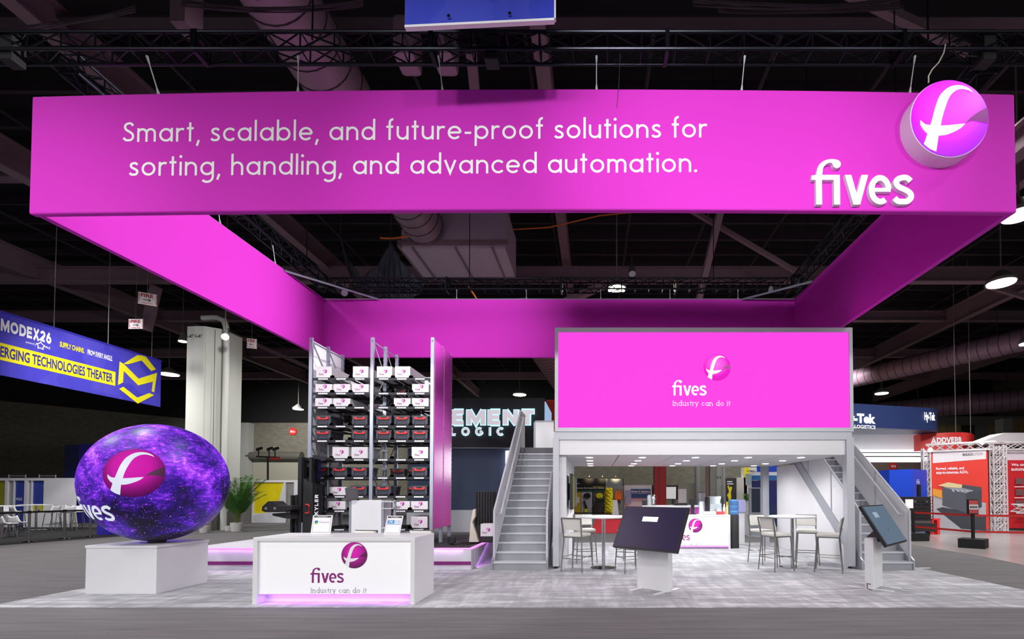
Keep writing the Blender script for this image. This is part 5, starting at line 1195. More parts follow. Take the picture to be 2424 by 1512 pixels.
# silver totem and white planter beyond the deck
Y = 17.6; a, b = at(1775, 1263, Y), at(1802, 1154, Y)
t = thing('display_totem', 'silver upright display totem with dark screen beyond the deck', 'totem', ((a.x + b.x) / 2, Y, 0)); MB().box((a.x, Y, .02), (b.x, Y + .12, b.z)).build('totem_body', M('totem_silver', '#b4bcc4', .4, .3), t, bevel=.01); MB().lathe([(0, 0), (.3, 0), (.3, .03), (0, .03)], ((a.x + b.x) / 2, Y + .05, 0), 28).build('base', GREYLT, t)
a, b = at(1779.5, 1212, Y), at(1799, 1156, Y); MB().box((a.x, Y - .01, a.z), (b.x, Y, b.z)).build('totem_screen', M('totem_picture', '#141620', .2, emit=.3, ecol=(60, 70, 90), var=.9, scale=5), t)
def leafy(name, label, base, pot_r, pot_h, fr, L, spread, n_leaf, cat, seed, wid=.02, potmat=None, group=None):
    random.seed(seed); t = thing(name, label, cat, base, 0, group); base = Vector(base)
    MB().lathe([(0, 0), (pot_r * .85, 0), (pot_r, pot_h), (pot_r * .92, pot_h), (pot_r * .9, pot_h * .9), (0, pot_h * .9)], base, 28).build('pot', potmat or POT, t, smooth=True)
    m = MB(); sm = MB()
    for k in range(fr):
        a = 2 * PI * k / fr * 1.618 * 2 + random.random(); e = random.uniform(.25, 1.0) * spread; ln = L * random.uniform(.6, 1.0); d = Vector((math.cos(a), math.sin(a), 0)); P = []
        for i in range(9):
            s = i / 8; P.append(base + Vector((0, 0, pot_h * .9)) + d * (e * ln * s ** 1.7 + .05) + Vector((0, 0, ln * (s - .38 * e * s ** 2.4))))
        sm.path(P, .008, 4)
        for i in range(n_leaf):
            s = .28 + .72 * i / n_leaf; f = s * 8; j = min(int(f), 7); p = P[j].lerp(P[j + 1], f - j); tg = (P[j + 1] - P[j]).normalized(); side = tg.cross(Vector((0, 0, 1))).normalized()
            ll = ln * .26 * (1.15 - s * .75) * random.uniform(.8, 1.1)
            for sg in (-1, 1):
                dr = (side * sg * .8 + tg * .75 + Vector((0, 0, -.12 + random.uniform(-.15, .1)))).normalized(); q = p + dr * ll; w = tg.cross(dr).cross(dr).normalized() * wid * .5; mid = p.lerp(q, .45)
                m.bm.faces.new([m.bm.verts.new(v) for v in (p, mid + w, q, mid - w)])
    m.build('fronds', LEAF, t); sm.build('stems', M(name + '_stem', (104, 120, 52), .7), t, smooth=True)
    return t
p = gr(1770, 1240); p = Vector((at(1771, 1200, 18.5).x, 18.5, 0)); zz = at(0, 1207, 18.5).z
tag(MB().box((p.x - .22, 18.3, 0), (p.x + .2, 18.75, zz)).build('white_stand', WHITE_M), 'white stand under the small planter beyond the water bottle', 'stand')
t = thing('potted_shrub', 'small green shrub in a tall white planter beyond the water bottle', 'plant', (p.x, 18.5, zz)); MB().box((p.x - .14, 18.36, zz), (p.x + .14, 18.64, zz + .33)).build('planter', POT, t, bevel=.01)
random.seed(3); m = MB()
for k in range(260):
    c = Vector((random.gauss(0, .09), random.gauss(0, .09), random.uniform(.34, .62))); d = Vector((random.uniform(-1, 1), random.uniform(-1, 1), random.uniform(0, 1))).normalized() * .07; w = d.orthogonal().normalized() * .018; c += Vector((p.x, 18.5, zz)); m.poly([c, c + d * .5 + w, c + d, c + d * .5 - w])
m.build('foliage', LEAF, t)
# ---------------------------------------------------------------- red carpet beyond the deck
a, b, c, d = gr(1440, 1262), gr(1600, 1262), gr(1560, 1219), gr(1412, 1219)
tag(MB().hexa([gr(1399, 1262), gr(1600, 1262), gr(1560, 1219), gr(1413, 1219)] + [q + Vector((0, 0, .012)) for q in (gr(1399, 1262), gr(1600, 1262), gr(1560, 1219), gr(1413, 1219))]).build('red_carpet', REDC), 'red carpet on the hall floor behind the left bar table', 'carpet', kind='structure')
# ---------------------------------------------------------------- blue banner at the top edge
Y = 5.05
a, b, c, d = at(958, 60, Y), at(1312, 43, Y), at(1312, -160, Y), at(960, -160, Y)
t = thing('hanging_banner', 'blue faceted banner hanging at the top edge of the picture', 'banner', (a + b) / 2)
MB().slab(a, b, c, d, (0, .04, 0)).build('banner_cloth', mat_facets('deep_blue_facets', (34, 52, 190), (76, 86, 205), 1.3), t)
MB().bar(a - Vector((0, -.02, .012)), b - Vector((0, -.02, .012)), .05, .025).build('hem_bar', SIGNW, t); MB().bar(b + Vector((.008, .02, 0)), c + Vector((.008, .02, 0)), .05, .016).build('edge_strip', SIGNW, t)
for x, y in ((1063, 41), (1207, 35)): q = at(x, y, Y - .01); MB().tube(q, q + Vector((0, -.02, 0)), .018, 8).build('grommet', CHROME, t)
# ---------------------------------------------------------------- theatre banner, upper left
pA, pB = Vector((-19.3, 12.6, 0)), Vector((-19.33, 21.4, 0))
zT, zB = 7.5, 5.43
ux = (pB - pA); L = ux.length; ux.normalize(); uy = Vector((0, 0, 1)); nn = ux.cross(uy)
if nn.x < 0: nn = -nn
t = thing('theater_banner', 'long violet blue banner with yellow band and hexagon mark hanging at the left', 'banner', (pA + pB) / 2 + Vector((0, 0, zB)))
O = pA + Vector((0, 0, zB)); Hh = zT - zB
MB().flat([[(0, 0), (L, 0), (L, Hh), (0, Hh)]], O, ux, uy, -nn * .06).build('banner_cloth', BLUEF, t)
MB().bar(O + uy * Hh, O + ux * L + uy * Hh, .06, .05).build('top_hem', BLUE, t)
def uv(px, py):
    """where the ray of a pixel of the photograph meets the banner face"""
    dr = at(px, py, 1.0) - eye; k = (O - eye).dot(nn) / dr.dot(nn); p = eye + dr * k - O; return p.dot(ux), p.dot(uy)
F = O + nn * .012
u0, u1 = 0.0, uv(272, 913)[0]; v1 = uv(272, 880)[1]; v0 = uv(272, 913)[1]
MB().flat([[(u0, v0), (u1, v0), (u1, v1), (u0, v1)]], F, ux, uy).build('yellow_band', YEL, t)
F2 = F + nn * .006
ua, ub = uv(-75, 850)[0], uv(266, 900)[0]
ua = max(ua, .3)
text_fit(MB(), 'EMERGING TECHNOLOGIES THEATER', F2 + ux * (ub - (ub - uv(76, 860)[0]) * 29 / 20.2) + uy * (v0 + (v1 - v0) * .18), ux, uy, (ub - uv(76, 860)[0]) * 29 / 20.2, (v1 - v0) * .64, .025).build('band_lettering', M('band_ink_blue', (52, 44, 150), .6, var=0), t)
w = uv(120, 800)[0] - uv(2, 785)[0]; h0 = uv(120, 815)[1]; caps_fit('MODEX26', F2 + ux * (uv(120, 815)[0] - w * 1.02) + uy * h0, ux, uy, w * 1.02, .4, .24, .14).build('event_lettering', SIGNW, t)
a0, a1 = uv(60, 818), uv(117, 828); text_fit(MB(), 'powered by', F2 + ux * a0[0] + uy * a1[1], ux, uy, (a1[0] - a0[0]) * .42, .1).build('small_lettering', SIGNW, t)
st_ = [];
for i in range(11): q = PI / 2 + 2 * PI * i / 10; r = .13 if i % 2 == 0 else .08; st_.append((a0[0] + (a1[0] - a0[0]) * .6 + r * math.cos(q), a1[1] + .06 + r * math.sin(q)))
MB().flat(ribbon(st_, .03), F2, ux, uy).build('star_mark', SIGNW, t)
text_fit(MB(), 'MHI', F2 + ux * (a0[0] + (a1[0] - a0[0]) * .76) + uy * (a1[1] + .01), ux, uy, (a1[0] - a0[0]) * .24, .09, .01).build('small_lettering', SIGNW, t)
b0, b1 = uv(140, 827), uv(265, 856); um = uv(198, 838)[0]
text_fit(MB(), 'SUPPLY CHAINS.', F2 + ux * b0[0] + uy * (b1[1] + .02), ux, uy, um - b0[0], .2, .03).build('tag_lettering', YEL, t)
text_fit(MB(), 'FROM EVERY ANGLE.', F2 + ux * (um + .12) + uy * (b1[1] + .02), ux, uy, b1[0] - um - .12, .2, .03).build('tag_lettering', SIGNW, t)
hexa = [[(291, 861), (324, 840), (343, 842), (368, 874), (357, 878), (334, 853), (302, 862)], [(282, 855), (294, 863), (327, 896), (371, 882), (364, 928), (358, 926), (361, 903), (326, 912), (292, 878), (290, 905), (278, 911)], [(281, 920), (291, 915), (324, 941), (352, 930), (364, 935), (325, 955)]]
for p in hexa: MB().flat([[uv(*q) for q in p]], F2, ux, uy).build('hexagon_mark', YEL, t)
for px in (127, 256, 360): q = uv(px, 800)[0]; MB().tube(O + ux * q + uy * Hh, O + ux * q + uy * (13.2 - zB), .012, 5).build('hanger_wire', LAMPC, t)
# ---------------------------------------------------------------- seating corner, left
fl_ = [gr(-260, 1310), gr(300, 1268), gr(300, 1248), gr(-260, 1248)]
tag(MB().hexa([Vector(q) for q in fl_] + [Vector(q) + Vector((0, 0, .012)) for q in fl_]).build('black_carpet', M('black_carpet_pile', '#242426', .95, var=.1)), 'black carpet under the white chairs at the left', 'carpet', kind='structure')
YW = 22.4
def wall_unit(x0, x1, y0, label, bays, Y, name='exhibit_wall'):
    """white modular wall between pixel columns x0..x1, top at y0; bays: (xa, xb, material or None)"""
    a, b = at(x0, y0, Y), at(x1, y0, Y); zt_ = a.z; t = thing(name, label, 'wall unit', ((a.x + b.x) / 2, Y, 0))
    X = lambda p: at(p, y0, Y).x
    cur = x0
    for xa, xb, mt, z0f in bays + [(x1, x1, None, 0)]:
        if xa > cur: MB().box((X(cur), Y, 0), (X(xa), Y + .12, zt_)).build('wall_panel', WHITE_M, t)
        if mt is not None:
            zz = zt_ * z0f
            MB().box((X(xa), Y + .08, zz), (X(xb), Y + .1, zt_ - .12)).build('graphic_panel', mt, t)
            MB().box((X(xa), Y, zt_ - .12), (X(xb), Y + .12, zt_)).build('head_bar', WHITE, t)
            if zz > .2: MB().box((X(xa), Y + .02, 0), (X(xb), Y + .12, zz)).build('base_panel', WHITE_M, t)
        cur = xb
    return t
OLIVE = mat_facets('olive_yellow_print', (170, 168, 20), (120, 122, 30), .9)
BPAN = M('blue_graphic', (40, 62, 160), .6, var=.08); GREYSH = mat_slats('shelf_grey', '#9a9a98', '#b9b9b6', 6)
t = wall_unit(-120, 176, 1131, 'white exhibit wall with blue and olive graphic bays behind the white chairs', [(-60, 12, OLIVE, .0), (18, 32, GREYSH, .0), (33, 58, BPAN, .05), (65, 74, GREYSH, .0), (75, 104, mat_facets('blue_yellow_graphic', (48, 66, 165), (200, 190, 50), 2.2, True), .3)], YW)
q0 = at(34, 1184, YW - .01); text_fit(MB(), 'NGLE.', q0 + Vector((0, .06, 0)), (1, 0, 0), (0, 0, 1), .3, .13, .02).build('lettering', SIGNW, t)
for xa, xb in ((21, 61), (93, 132)):
    m = MB(); p, q = at(xa, 1126, YW), at(xb, 1126, YW); m.bar(p, q, .03, .03)
    for e in (p, q): m.tube(e - Vector((0, 0, .12)), e + Vector((0, 0, .06)), .02, 6)
    m.build('top_rail', GALV, t)
a, b = at(148, 1260, 26), at(205, 1053, 26)
t = thing('blue_divider', 'tall dark blue panel behind the white exhibit wall, left of the sphere', 'panel', ((a.x + b.x) / 2, 26, 0)); MB().box((a.x, 26, 0), (at(187, 1053, 26).x, 26.2, b.z)).build('panel_face', M('dark_blue_print', (28, 42, 110), .6, var=.1), t); MB().box((at(187, 1053, 26).x, 26, 0), (b.x + .3, 26.25, b.z + .05)).build('panel_edge', BLUE, t)
a, b = gr(229, 1266), gr(250, 1266)
tag(MB().box((a.x, a.y, 0), (b.x + .5, a.y + .1, .5)).build('low_sign_panel', BLUE), 'low blue panel on the floor left of the sphere plinth', 'panel')
tag(MB().slab(at(168, 1247, 22.3), at(182, 1247, 22.3), at(176, 1196, 22.3), at(164, 1210, 22.3), (0, .05, 0)).build('arched_print', M('grey_swirl_print', '#b5b8ae', .6)), 'grey swirl print standing against the white wall behind the stanchions', 'print')
# stanchions with black belt
def stanchion(px, py, label):
    g = gr(px, py); t = thing('stanchion', label, 'stanchion', g, 0, 'silver stanchions with black belt')
    MB().tube(g + Vector((0, 0, .02)), g + Vector((0, 0, .98)), .035, 14).build('post', BRUSH, t, smooth=True); MB().lathe([(0, 0), (.2, 0), (.17, .025), (.05, .045), (0, .045)], g, 28).build('base', CHROME, t, smooth=True)
    MB().tube(g + Vector((0, 0, .93)), g + Vector((0, 0, 1.02)), .042, 14).build('belt_head', BLACK, t); return g
g1 = stanchion(68, 1283, 'silver stanchion at far left, nearest of three'); g2 = stanchion(152, 1275, 'silver stanchion between the other two, in front of the white wall'); g3 = stanchion(213, 1271, 'silver stanchion partly hidden by the purple sphere')
g0 = gr(-60, 1296)
for p, q, lab in ((g0, g1, 'black belt running off the left edge from the nearest stanchion'), (g1, g2, 'black belt between the nearest and the middle stanchion'), (g2, g3, 'black belt between the middle stanchion and the one beside the sphere')):
    p, q = p + Vector((0, 0, .97)), q + Vector((0, 0, .97)); d = (q - p).normalized() * .04; tag(MB().slab(p + d - Vector((0, 0, .03)), q - d - Vector((0, 0, .03)), q - d + Vector((0, 0, .03)), p + d + Vector((0, 0, .03)), (0, .006, 0)).build('queue_belt', BLACK), lab, 'belt', 'black queue belts')
# chairs
def swoop_chair(name, label, seat_h):
    t = thing(name, label, 'chair', (0, 0, 0)); m = MB(); n = 14; V = []
    for i in range(n + 1):
        s = i / n; y = -.22 + .36 * min(s / .6, 1) + .1 * max(0, s - .6); z = seat_h + (.0 if s < .45 else (s - .45) ** 1.4 * .62); w = .22 * (1 - .35 * max(0, s - .6) / .4)
        V.append([m.bm.verts.new((w * k / 3, y, z + .05 * (k / 3) ** 2)) for k in range(-3, 4)])
    for a, b in zip(V, V[1:]):
        for j in range(6): m.bm.faces.new((a[j], a[j + 1], b[j + 1], b[j]))
    o = m.build('shell', WHITE, t, smooth=True); sm = o.modifiers.new('thick', 'SOLIDIFY'); sm.thickness = .03
    for sx in (-1, 1):
        for sy in (-1, 1): MB().tube((sx * .15, sy * .13, seat_h - .01), (sx * .2, sy * .2, 0), .014, 8).build('leg', CHROME, t)
    m = MB()
    z = seat_h * .35
    for p, q in (((-.18, -.17, z), (.18, -.17, z)), ((-.18, .17, z), (.18, .17, z)), ((-.18, -.17, z), (-.18, .17, z)), ((.18, -.17, z), (.18, .17, z))): m.tube(p, q, .009, 6)
    m.build('foot_ring', CHROME, t); return t
hc = swoop_chair('high_chair', 'x', .74); lc = swoop_chair('low_chair', 'x', .45); fh = fl1 = True
for px, Y, rz_, lab in ((25, 20.7, 1.6, 'first'), (40, 19.75, 2.9, 'second'), (122, 20.5, -1.5, 'third'), (138, 21.5, -.3, 'fourth'), (160, 20.3, -1.9, 'fifth'), (183, 21.3, 1.0, 'sixth')):
    p = (at(px, 1250, Y).x, Y, .013); lab = 'white high chair before the white exhibit wall, %s from the left' % lab
    if fh: hc.location = p; hc.rotation_euler = (0, 0, rz_); hc['label'] = lab; hc['group'] = 'white high chairs in the seating corner'; fh = False
    else: dup(hc, p, rz_, lab, 'white high chairs in the seating corner')
for px, Y, rz_, lab in ((14, 17.0, 2.9, 'white low chair cut by the left edge'), (40, 17.6, 3.3, 'white low chair just right of the one at the left edge')):
    p = (at(px, 1250, Y).x, Y, .013)
    if fl1: lc.location = p; lc.rotation_euler = (0, 0, rz_); lc['label'] = lab; lc['group'] = 'white low chairs in the seating corner'; fl1 = False
    else: dup(lc, p, rz_, lab, 'white low chairs in the seating corner')
for px, Y, lab in ((85, 20.7, 'white high table between the white chairs, right one'), (3, 18.7, 'white high table at the left edge behind the low chairs')):
    x = at(px, 1250, Y).x; t = thing('high_table', lab, 'table', (x, Y, .013), 0, 'white high tables in the seating corner')
    MB().lathe([(0, 1.08), (.55, 1.08), (.55, 1.11), (0, 1.11)], (x, Y, 0), 32).build('table_top', WHITE, t); MB().tube((x, Y, .03), (x, Y, 1.08), .04, 12).build('pole', CHROME, t); MB().lathe([(0, 0), (.33, 0), (.3, .02), (0, .025)], (x, Y, .013), 28).build('base', CHROME, t)
# ---------------------------------------------------------------- middle left: palm, pots, yellow wall, light tree
YW2 = 26.0
t = wall_unit(536, 720, 1136, 'white framed exhibit wall with a yellow faceted panel behind the palm', [(540, 559, GREYSH, .0), (562, 597, M('dim_bay', '#77766f', .6, var=.2), .0), (600, 672, YELF, .22), (676, 696, M('dim_bay_b', '#8b8a84', .6, var=.25), .0)], YW2)
a, b = at(600, 1238, YW2 - .02), at(672, 1200, YW2 - .02)
MB().prism([at(x, y, YW2 - .05) for x, y in ((600, 1220), (655, 1205), (672, 1140), (676, 1140), (676, 1237), (600, 1237))], (0, .04, 0)).build('pale_facet_panel', mat_facets('pale_facet_print', (222, 222, 226), (196, 197, 204), 1.4), t)
t = thing('light_tree', 'dark stand with three work lights and a red bar in front of the roller door', 'light stand', gr(634, 1234)); Yl = gr(634, 1234).y; g = gr(634, 1234)
MB().tube(g, at(634, 1082, Yl), .05, 8).build('pole', BLACKM, t); MB().tube(at(607, 1080, Yl), at(662, 1083, Yl), .04, 8).build('cross_bar', BLACKM, t); MB().tube(at(640, 1085, Yl - .05), at(663, 1086, Yl - .05), .06, 8).build('red_bar', RED, t)
for x in (609, 634, 648): MB().slab(at(x - 3, 1068, Yl), at(x + 13, 1063, Yl), at(x + 11, 1060, Yl + .5), at(x - 3, 1064, Yl + .5), (0, 0, .08)).build('lamp_head', BLACKM, t); MB().tube(at(x + 3, 1066, Yl), at(x + 3, 1081, Yl), .03, 6).build('lamp_arm', BLACKM, t)
g = gr(560, 1257)
leafy('potted_palm', 'tall green palm in a white round pot right of the purple sphere', (g.x, g.y, 0), .23, .36, 34, 2.25, .62, 26, 'plant', 11, .03, group=None)
for px, py, r, lab in ((483, 1260, .17, 'small white pot at the foot of the concrete column'), (541, 1256, .14, 'white pot half hidden behind the palm pot')):
    g = gr(px, py); tag(MB().lathe([(0, 0), (r * .85, 0), (r, r * 1.5), (r * .9, r * 1.5), (r * .88, r * 1.3), (0, r * 1.3)], g, 20).build('plant_pot', POT, smooth=True), lab, 'pot')
# ---------------------------------------------------------------- black booth with glowing letters
Y = 19.6
t = thing('dark_booth', 'black and slate blue booth block with glowing white letters behind the rack', 'booth', at(1170, 1248, Y))
a, b = at(960, 1060, Y), at(1288, 942, Y)
MB().box((a.x, Y, a.z), (b.x, Y + 3.2, b.z)).build('upper_block', DKBLACK, t); a2, b2 = at(960, 1248, Y), at(1262, 1062, Y); MB().box((a2.x, Y + .15, .9), (b2.x, Y + 3, a.z)).build('lower_wall', DKBLUE, t); MB().box((a2.x, Y + .1, 0), (b2.x, Y + 3, .9)).build('plinth_band', GREYLT, t)
MB().box((a.x, Y - .02, a.z - .02), (b.x, Y + .02, a.z + .02)).build('joint_line', GREYMD, t)
HALO = M('letter_halo', (20, 40, 44), .5, emit=1.2, ecol=(190, 235, 248), var=0); LETF = M('letter_face', '#dcd5dd', .5, emit=.6, ecol='#e8e0ea', var=0)
def halo_text(body, x0, x1, yb, yt, bold, gap):
    p, q = at(x0, yb, Y), at(x1, yt, Y); w, h = q.x - p.x, q.z - p.z
    caps_fit(body, Vector((p.x, Y - .16, p.z)), (1, 0, 0), (0, 0, 1), w, h, bold, gap).build('letter_faces', LETF, t)
    caps_fit(body, Vector((p.x - .035, Y - .13, p.z - .035)), (1, 0, 0), (0, 0, 1), w + .07, h + .07, bold + .1, gap).build('letter_halo', HALO, t)
halo_text('ELEMENT', 1003, 1265, 1006, 972, .27, .17); halo_text('LOGIC', 1070, 1192, 1030, 1014, .22, .75)
a, b = at(1197, 1130, Y), at(1357, 1067, Y); MB().box((a.x, Y - .05, a.z), (b.x, Y + .1, b.z)).build('lit_panel', M('light_box_white', '#f0f0f0', .5, emit=3.0, ecol='#ffffff', var=0), t)
MB().box((at(1288, 1000, Y).x, Y + .2, at(0, 1060, Y).z), (at(1288, 1000, Y).x + .04, Y + 3.0, b.z + 2.0 if 0 else at(0, 948, Y).z)).build('side_screen', M('side_screen_picture', (30, 40, 60), .3, emit=.8, ecol=(170, 200, 235), var=.6, scale=2), t)
a, b = at(1293, 1010, 25), at(1313, 946, 25); t = thing('red_booth_header', 'red booth header peeking between the black booth and the pink screen', 'sign', ((a.x + b.x) / 2, 25, 0)); MB().box((a.x, 25, 0), (b.x, 25.4, b.z)).build('header_panel', RED, t)
# ---------------------------------------------------------------- far booths seen under the deck
Y = 38.0
def P(x, y, d=0.0): return at(x, y, Y + d)
def pbx(x0, y0, x1, y1, d, t, name, mt, off=0.0, yy=None): return pxbox(x0, y0, x1, y1, (yy or Y) - off, d).build(name, mt, t)
t = thing('floor_marking_booth', 'far booth with black header, green bars and yellow product pictures under the deck', 'booth', P(1410, 1214))
INKD = M('booth_black', '#1a1a1e', .6, var=.15); GRN = M('booth_green', (30, 98, 56), .6, var=.03)
pbx(1340, 1132, 1476, 1150, .3, t, 'header_panel', INKD); pbx(1340, 1148, 1432, 1216, .3, t, 'back_panel', INKD, .05)
pbx(1434, 1133, 1474, 1200, .2, t, 'side_panel', M('booth_grey', '#8a9296', .6, var=.2), .06)
pbx(1340, 1163, 1375, 1213, .05, t, 'picture_panel', M('picture_amber', (214, 178, 40), .6, var=.3), .15); pbx(1376, 1163, 1402, 1213, .05, t, 'picture_panel', M('picture_grey', (196, 196, 206), .6, var=.2), .15); pbx(1404, 1163, 1430, 1213, .05, t, 'picture_panel', M('picture_umber', (98, 92, 92), .6, var=.2), .15)
for x0, x1, y in ((1340, 1374, 1160), (1376, 1402, 1160), (1404, 1430, 1160), (1404, 1430, 1184)): pbx(x0, y, x1, y + 3.4, .04, t, 'green_bar', GRN, .2)
p = P(1365, 1157.5); text_fit(MB(), 'Strongest, Most Durable Floor Markings', Vector((p.x, Y - .12, p.z)), (1, 0, 0), (0, 0, 1), P(1429, 0).x - p.x, .15, .02).build('lettering', SIGNW, t)
p = P(1404, 1153.5); text_fit(MB(), 'mightylinetape.com', Vector((p.x, Y - .12, p.z)), (1, 0, 0), (0, 0, 1), P(1429, 0).x - p.x, .1, .01).build('lettering', YEL, t)
p = P(1359, 1146); text_fit(MB(), '& Apply', Vector((p.x, Y - .12, p.z)), (1, 0, 0), (0, 0, 1), P(1373, 0).x - p.x, .12, .01).build('lettering', SIGNW, t)
for x in (1388, 1417): m = MB(); c = P(x + 2, 1173); m.prism([Vector((c.x + .28 * math.cos(q), Y - .25, c.z + .22 * math.sin(q))) for q in [2 * PI * i / 14 for i in range(14)]], (0, .05, 0)); m.build('tape_roll', BLACKM if x == 1388 else YEL, t)
MB().prism([at(x, y, Y - .25) for x, y in ((1381, 1185), (1384, 1184), (1394, 1210), (1388, 1212))], (0, .05, 0)).build('tool_picture', BLACKM, t); MB().prism([at(x, y, Y - .26) for x, y in ((1384, 1204), (1393, 1204), (1391, 1212), (1383, 1212))], (0, .05, 0)).build('tool_foot', YEL, t)
MB().prism([at(x, y, Y - .25) for x, y in ((1352, 1178), (1371, 1176), (1371, 1190), (1353, 1193))], (0, .05, 0)).build('white_card', SIGNW, t)
for i, x in enumerate((1395, 1426, 1457)):
    c = P(x, 1130); tag(MB().tube(c + Vector((0, -.35, .1)), c + Vector((0, -.05, -.02)), .05, 8).build('clip_spotlight', BLACKM), 'small clip spotlight on the far black booth header, %s of three' % ('left', 'middle', 'right')[i], 'spotlight', 'clip spotlights on the far booth'); spot('clip_beam', c + Vector((0, -.4, .05)), c + Vector((0, 1.2, .0)), 34, 120, .6, .05, (1, .78, .45))
t = thing('balloon_column', 'column of yellow balloons beside the far floor marking booth', 'balloons', P(1441, 1213, -1)); z = .18; random.seed(5); k = 0
MB().tube((t.location.x, Y - 1, 0), (t.location.x, Y - 1, 2.0), .04, 6).build('core_pole', SIGNW, t)
while z < 2.05:
    for i in range(4):
        q = PI / 2 * i + k * .5; r = .17; MB().ball((t.location.x + .18 * math.cos(q), Y - 1 + .18 * math.sin(q), z), (r, r, r * 1.05), 10, 8).build('balloon', YEL, t, smooth=True)
    z += .21; k += 1
t = thing('vest_rack', 'bright orange safety vests hanging beside the yellow balloons', 'vests', P(1463, 1200)); Yv = Y - .6
for x0, x1 in ((1455, 1462), (1461, 1468), (1466, 1473)): MB().prism([at(x, y, Yv) for x, y in ((x0 + 2, 1160), (x1 - 2, 1160), (x1 + 1, 1184), (x0 - 1, 1181))], (0, .12, 0)).build('orange_vest', M('vest_orange', (250, 116, 30), .7, var=.12), t, bevel=.03); Yv += .15
m = MB(); a_, b_ = at(1452, 1159, Y - .4), at(1475, 1159, Y - .4); m.tube(a_, b_, .02, 6); m.tube(b_, Vector((b_.x, b_.y, 0)), .025, 6); m.tube(a_, Vector((a_.x, a_.y, 0)), .025, 6); m.build('rack_frame', CHROME, t)
t = thing('folding_sign', 'small white folding floor sign right of the yellow balloons', 'sign', gr(1456, 1206)); m = MB(); yy = Y - 2.2; m.slab(at(1449, 1218, yy), at(1465, 1218, yy), at(1461, 1183, yy + .3), at(1451, 1183, yy + .3), (0, .05, 0)); m.build('sign_panel', SIGNW, t)
MB().slab(at(1449, 1217, yy + .65), at(1465, 1217, yy + .65), at(1461, 1183, yy + .36), at(1451, 1183, yy + .36), (0, .05, 0)).build('sign_leg', SIGNW, t)
Y = 33.0
t = thing('solutions_backdrop', 'white backdrop with dark blue lettered panel left of the red pillar', 'backdrop', P(1511, 1222))
a, b = P(1478, 1224), P(1543, 1148); MB().box((a.x, Y, 0), (b.x, Y + .2, b.z)).build('backdrop_panel', M('pale_backdrop', '#d5d7dc', .6, var=.02), t); pbx(1493, 1157, 1540, 1178, .04, t, 'blue_panel', M('solution_blue', (36, 74, 130), .6, var=.08), .06); pbx(1480, 1160, 1494, 1192, .04, t, 'leaflet_panel', M('leaflet_print', (150, 165, 196), .6, var=.35, scale=8), .12)
p = P(1495, 1165); text_fit(MB(), 'Driven IT Solutions', Vector((p.x, Y - .08, p.z)), (1, 0, 0), (0, 0, 1), P(1535, 0).x - p.x, .13, .02).build('lettering', SIGNW, t); p = P(1495, 1168.5); text_fit(MB(), 'cutting, troubleshooting & etc.', Vector((p.x, Y - .08, p.z)), (1, 0, 0), (0, 0, 1), P(1535, 0).x - p.x, .07, .01).build('lettering', SIGNW, t)
a, b = at(1550, 1225, 30), at(1577, 1085, 30); t = thing('red_pillar', 'deep red square pillar behind the bar, seen under the deck ceiling', 'pillar', ((a.x + b.x) / 2, 30.3, 0)); MB().box((a.x, 30, 0), (b.x, 30.7, 5)).build('pillar_shaft', REDD, t); MB().box((a.x + .25, 29.98, 0), (a.x + .28, 30, 5)).build('pillar_seam', MAGD if 0 else M('dark_red_seam', (110, 14, 26), .5), t)
a, b = at(1544, 1182, 32), at(1605, 1148, 32); t = thing('projection_screen', 'white screen with thick black frame behind the red pillar', 'screen', ((a.x + b.x) / 2, 32, 0)); MB().box((a.x, 32, a.z), (b.x, 32.15, b.z)).build('screen_frame', BLACK, t); MB().box((a.x + .1, 31.98, a.z + .05), (b.x - .14, 32, b.z - .12)).build('screen_face', M('bright_screen', '#d9dcde', .5, emit=.35, ecol='#e6e9ea', var=0), t); MB().box((a.x + .3, 32.05, 0), (a.x + .4, 32.12, a.z)).build('screen_leg', BLACK, t); MB().box((b.x - .4, 32.05, 0), (b.x - .3, 32.12, a.z)).build('screen_leg', BLACK, t)
a, b = at(1606, 1230, 31), at(1625, 1157, 31); tag(MB().box((a.x, 31, 0), (b.x, 31.2, b.z)).build('white_divider', WHITE_M), 'plain white upright panel right of the black framed screen', 'panel')
a, b = at(1606, 1230, 40), at(1643, 1144, 40); tag(MB().box((a.x, 40, 0), (at(1682, 0, 40).x, 40.3, b.z)).build('grey_partition', M('warm_grey_wall', '#8b877e', .8)), 'low grey partition in front of the far hall wall', 'partition')
a = at(1645, 1230, 36); b = at(1659, 1100, 36); t = thing('round_pillar', 'grey round concrete pillar right of the white panel', 'pillar', ((a.x + b.x) / 2, 36, 0)); MB().tube(((a.x + b.x) / 2, 36, 0), ((a.x + b.x) / 2, 36, 8.6), (b.x - a.x) / 2, 24).build('pillar_shaft', M('grey_pillar', '#77797a', .8), t, smooth=True)
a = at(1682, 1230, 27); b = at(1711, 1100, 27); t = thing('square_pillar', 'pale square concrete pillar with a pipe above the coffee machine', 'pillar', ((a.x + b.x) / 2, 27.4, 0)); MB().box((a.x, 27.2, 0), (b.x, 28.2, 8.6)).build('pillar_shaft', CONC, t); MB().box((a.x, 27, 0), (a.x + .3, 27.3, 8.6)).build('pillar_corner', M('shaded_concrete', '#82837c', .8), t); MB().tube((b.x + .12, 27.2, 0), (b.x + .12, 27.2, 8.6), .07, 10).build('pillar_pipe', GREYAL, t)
for x in (1699, 1705): q = at(x, 1129, 27.18); MB().tube(q, q + Vector((0, -.03, 0)), .035, 8).build('bolt_hole', BLACK, t)
Y = 26.0
t = thing('roller_booth', 'white and yellow booth tower with black robot picture banner beyond the bar', 'booth', P(1750, 1238)); a, b = P(1745, 1240), P(1768, 1130)
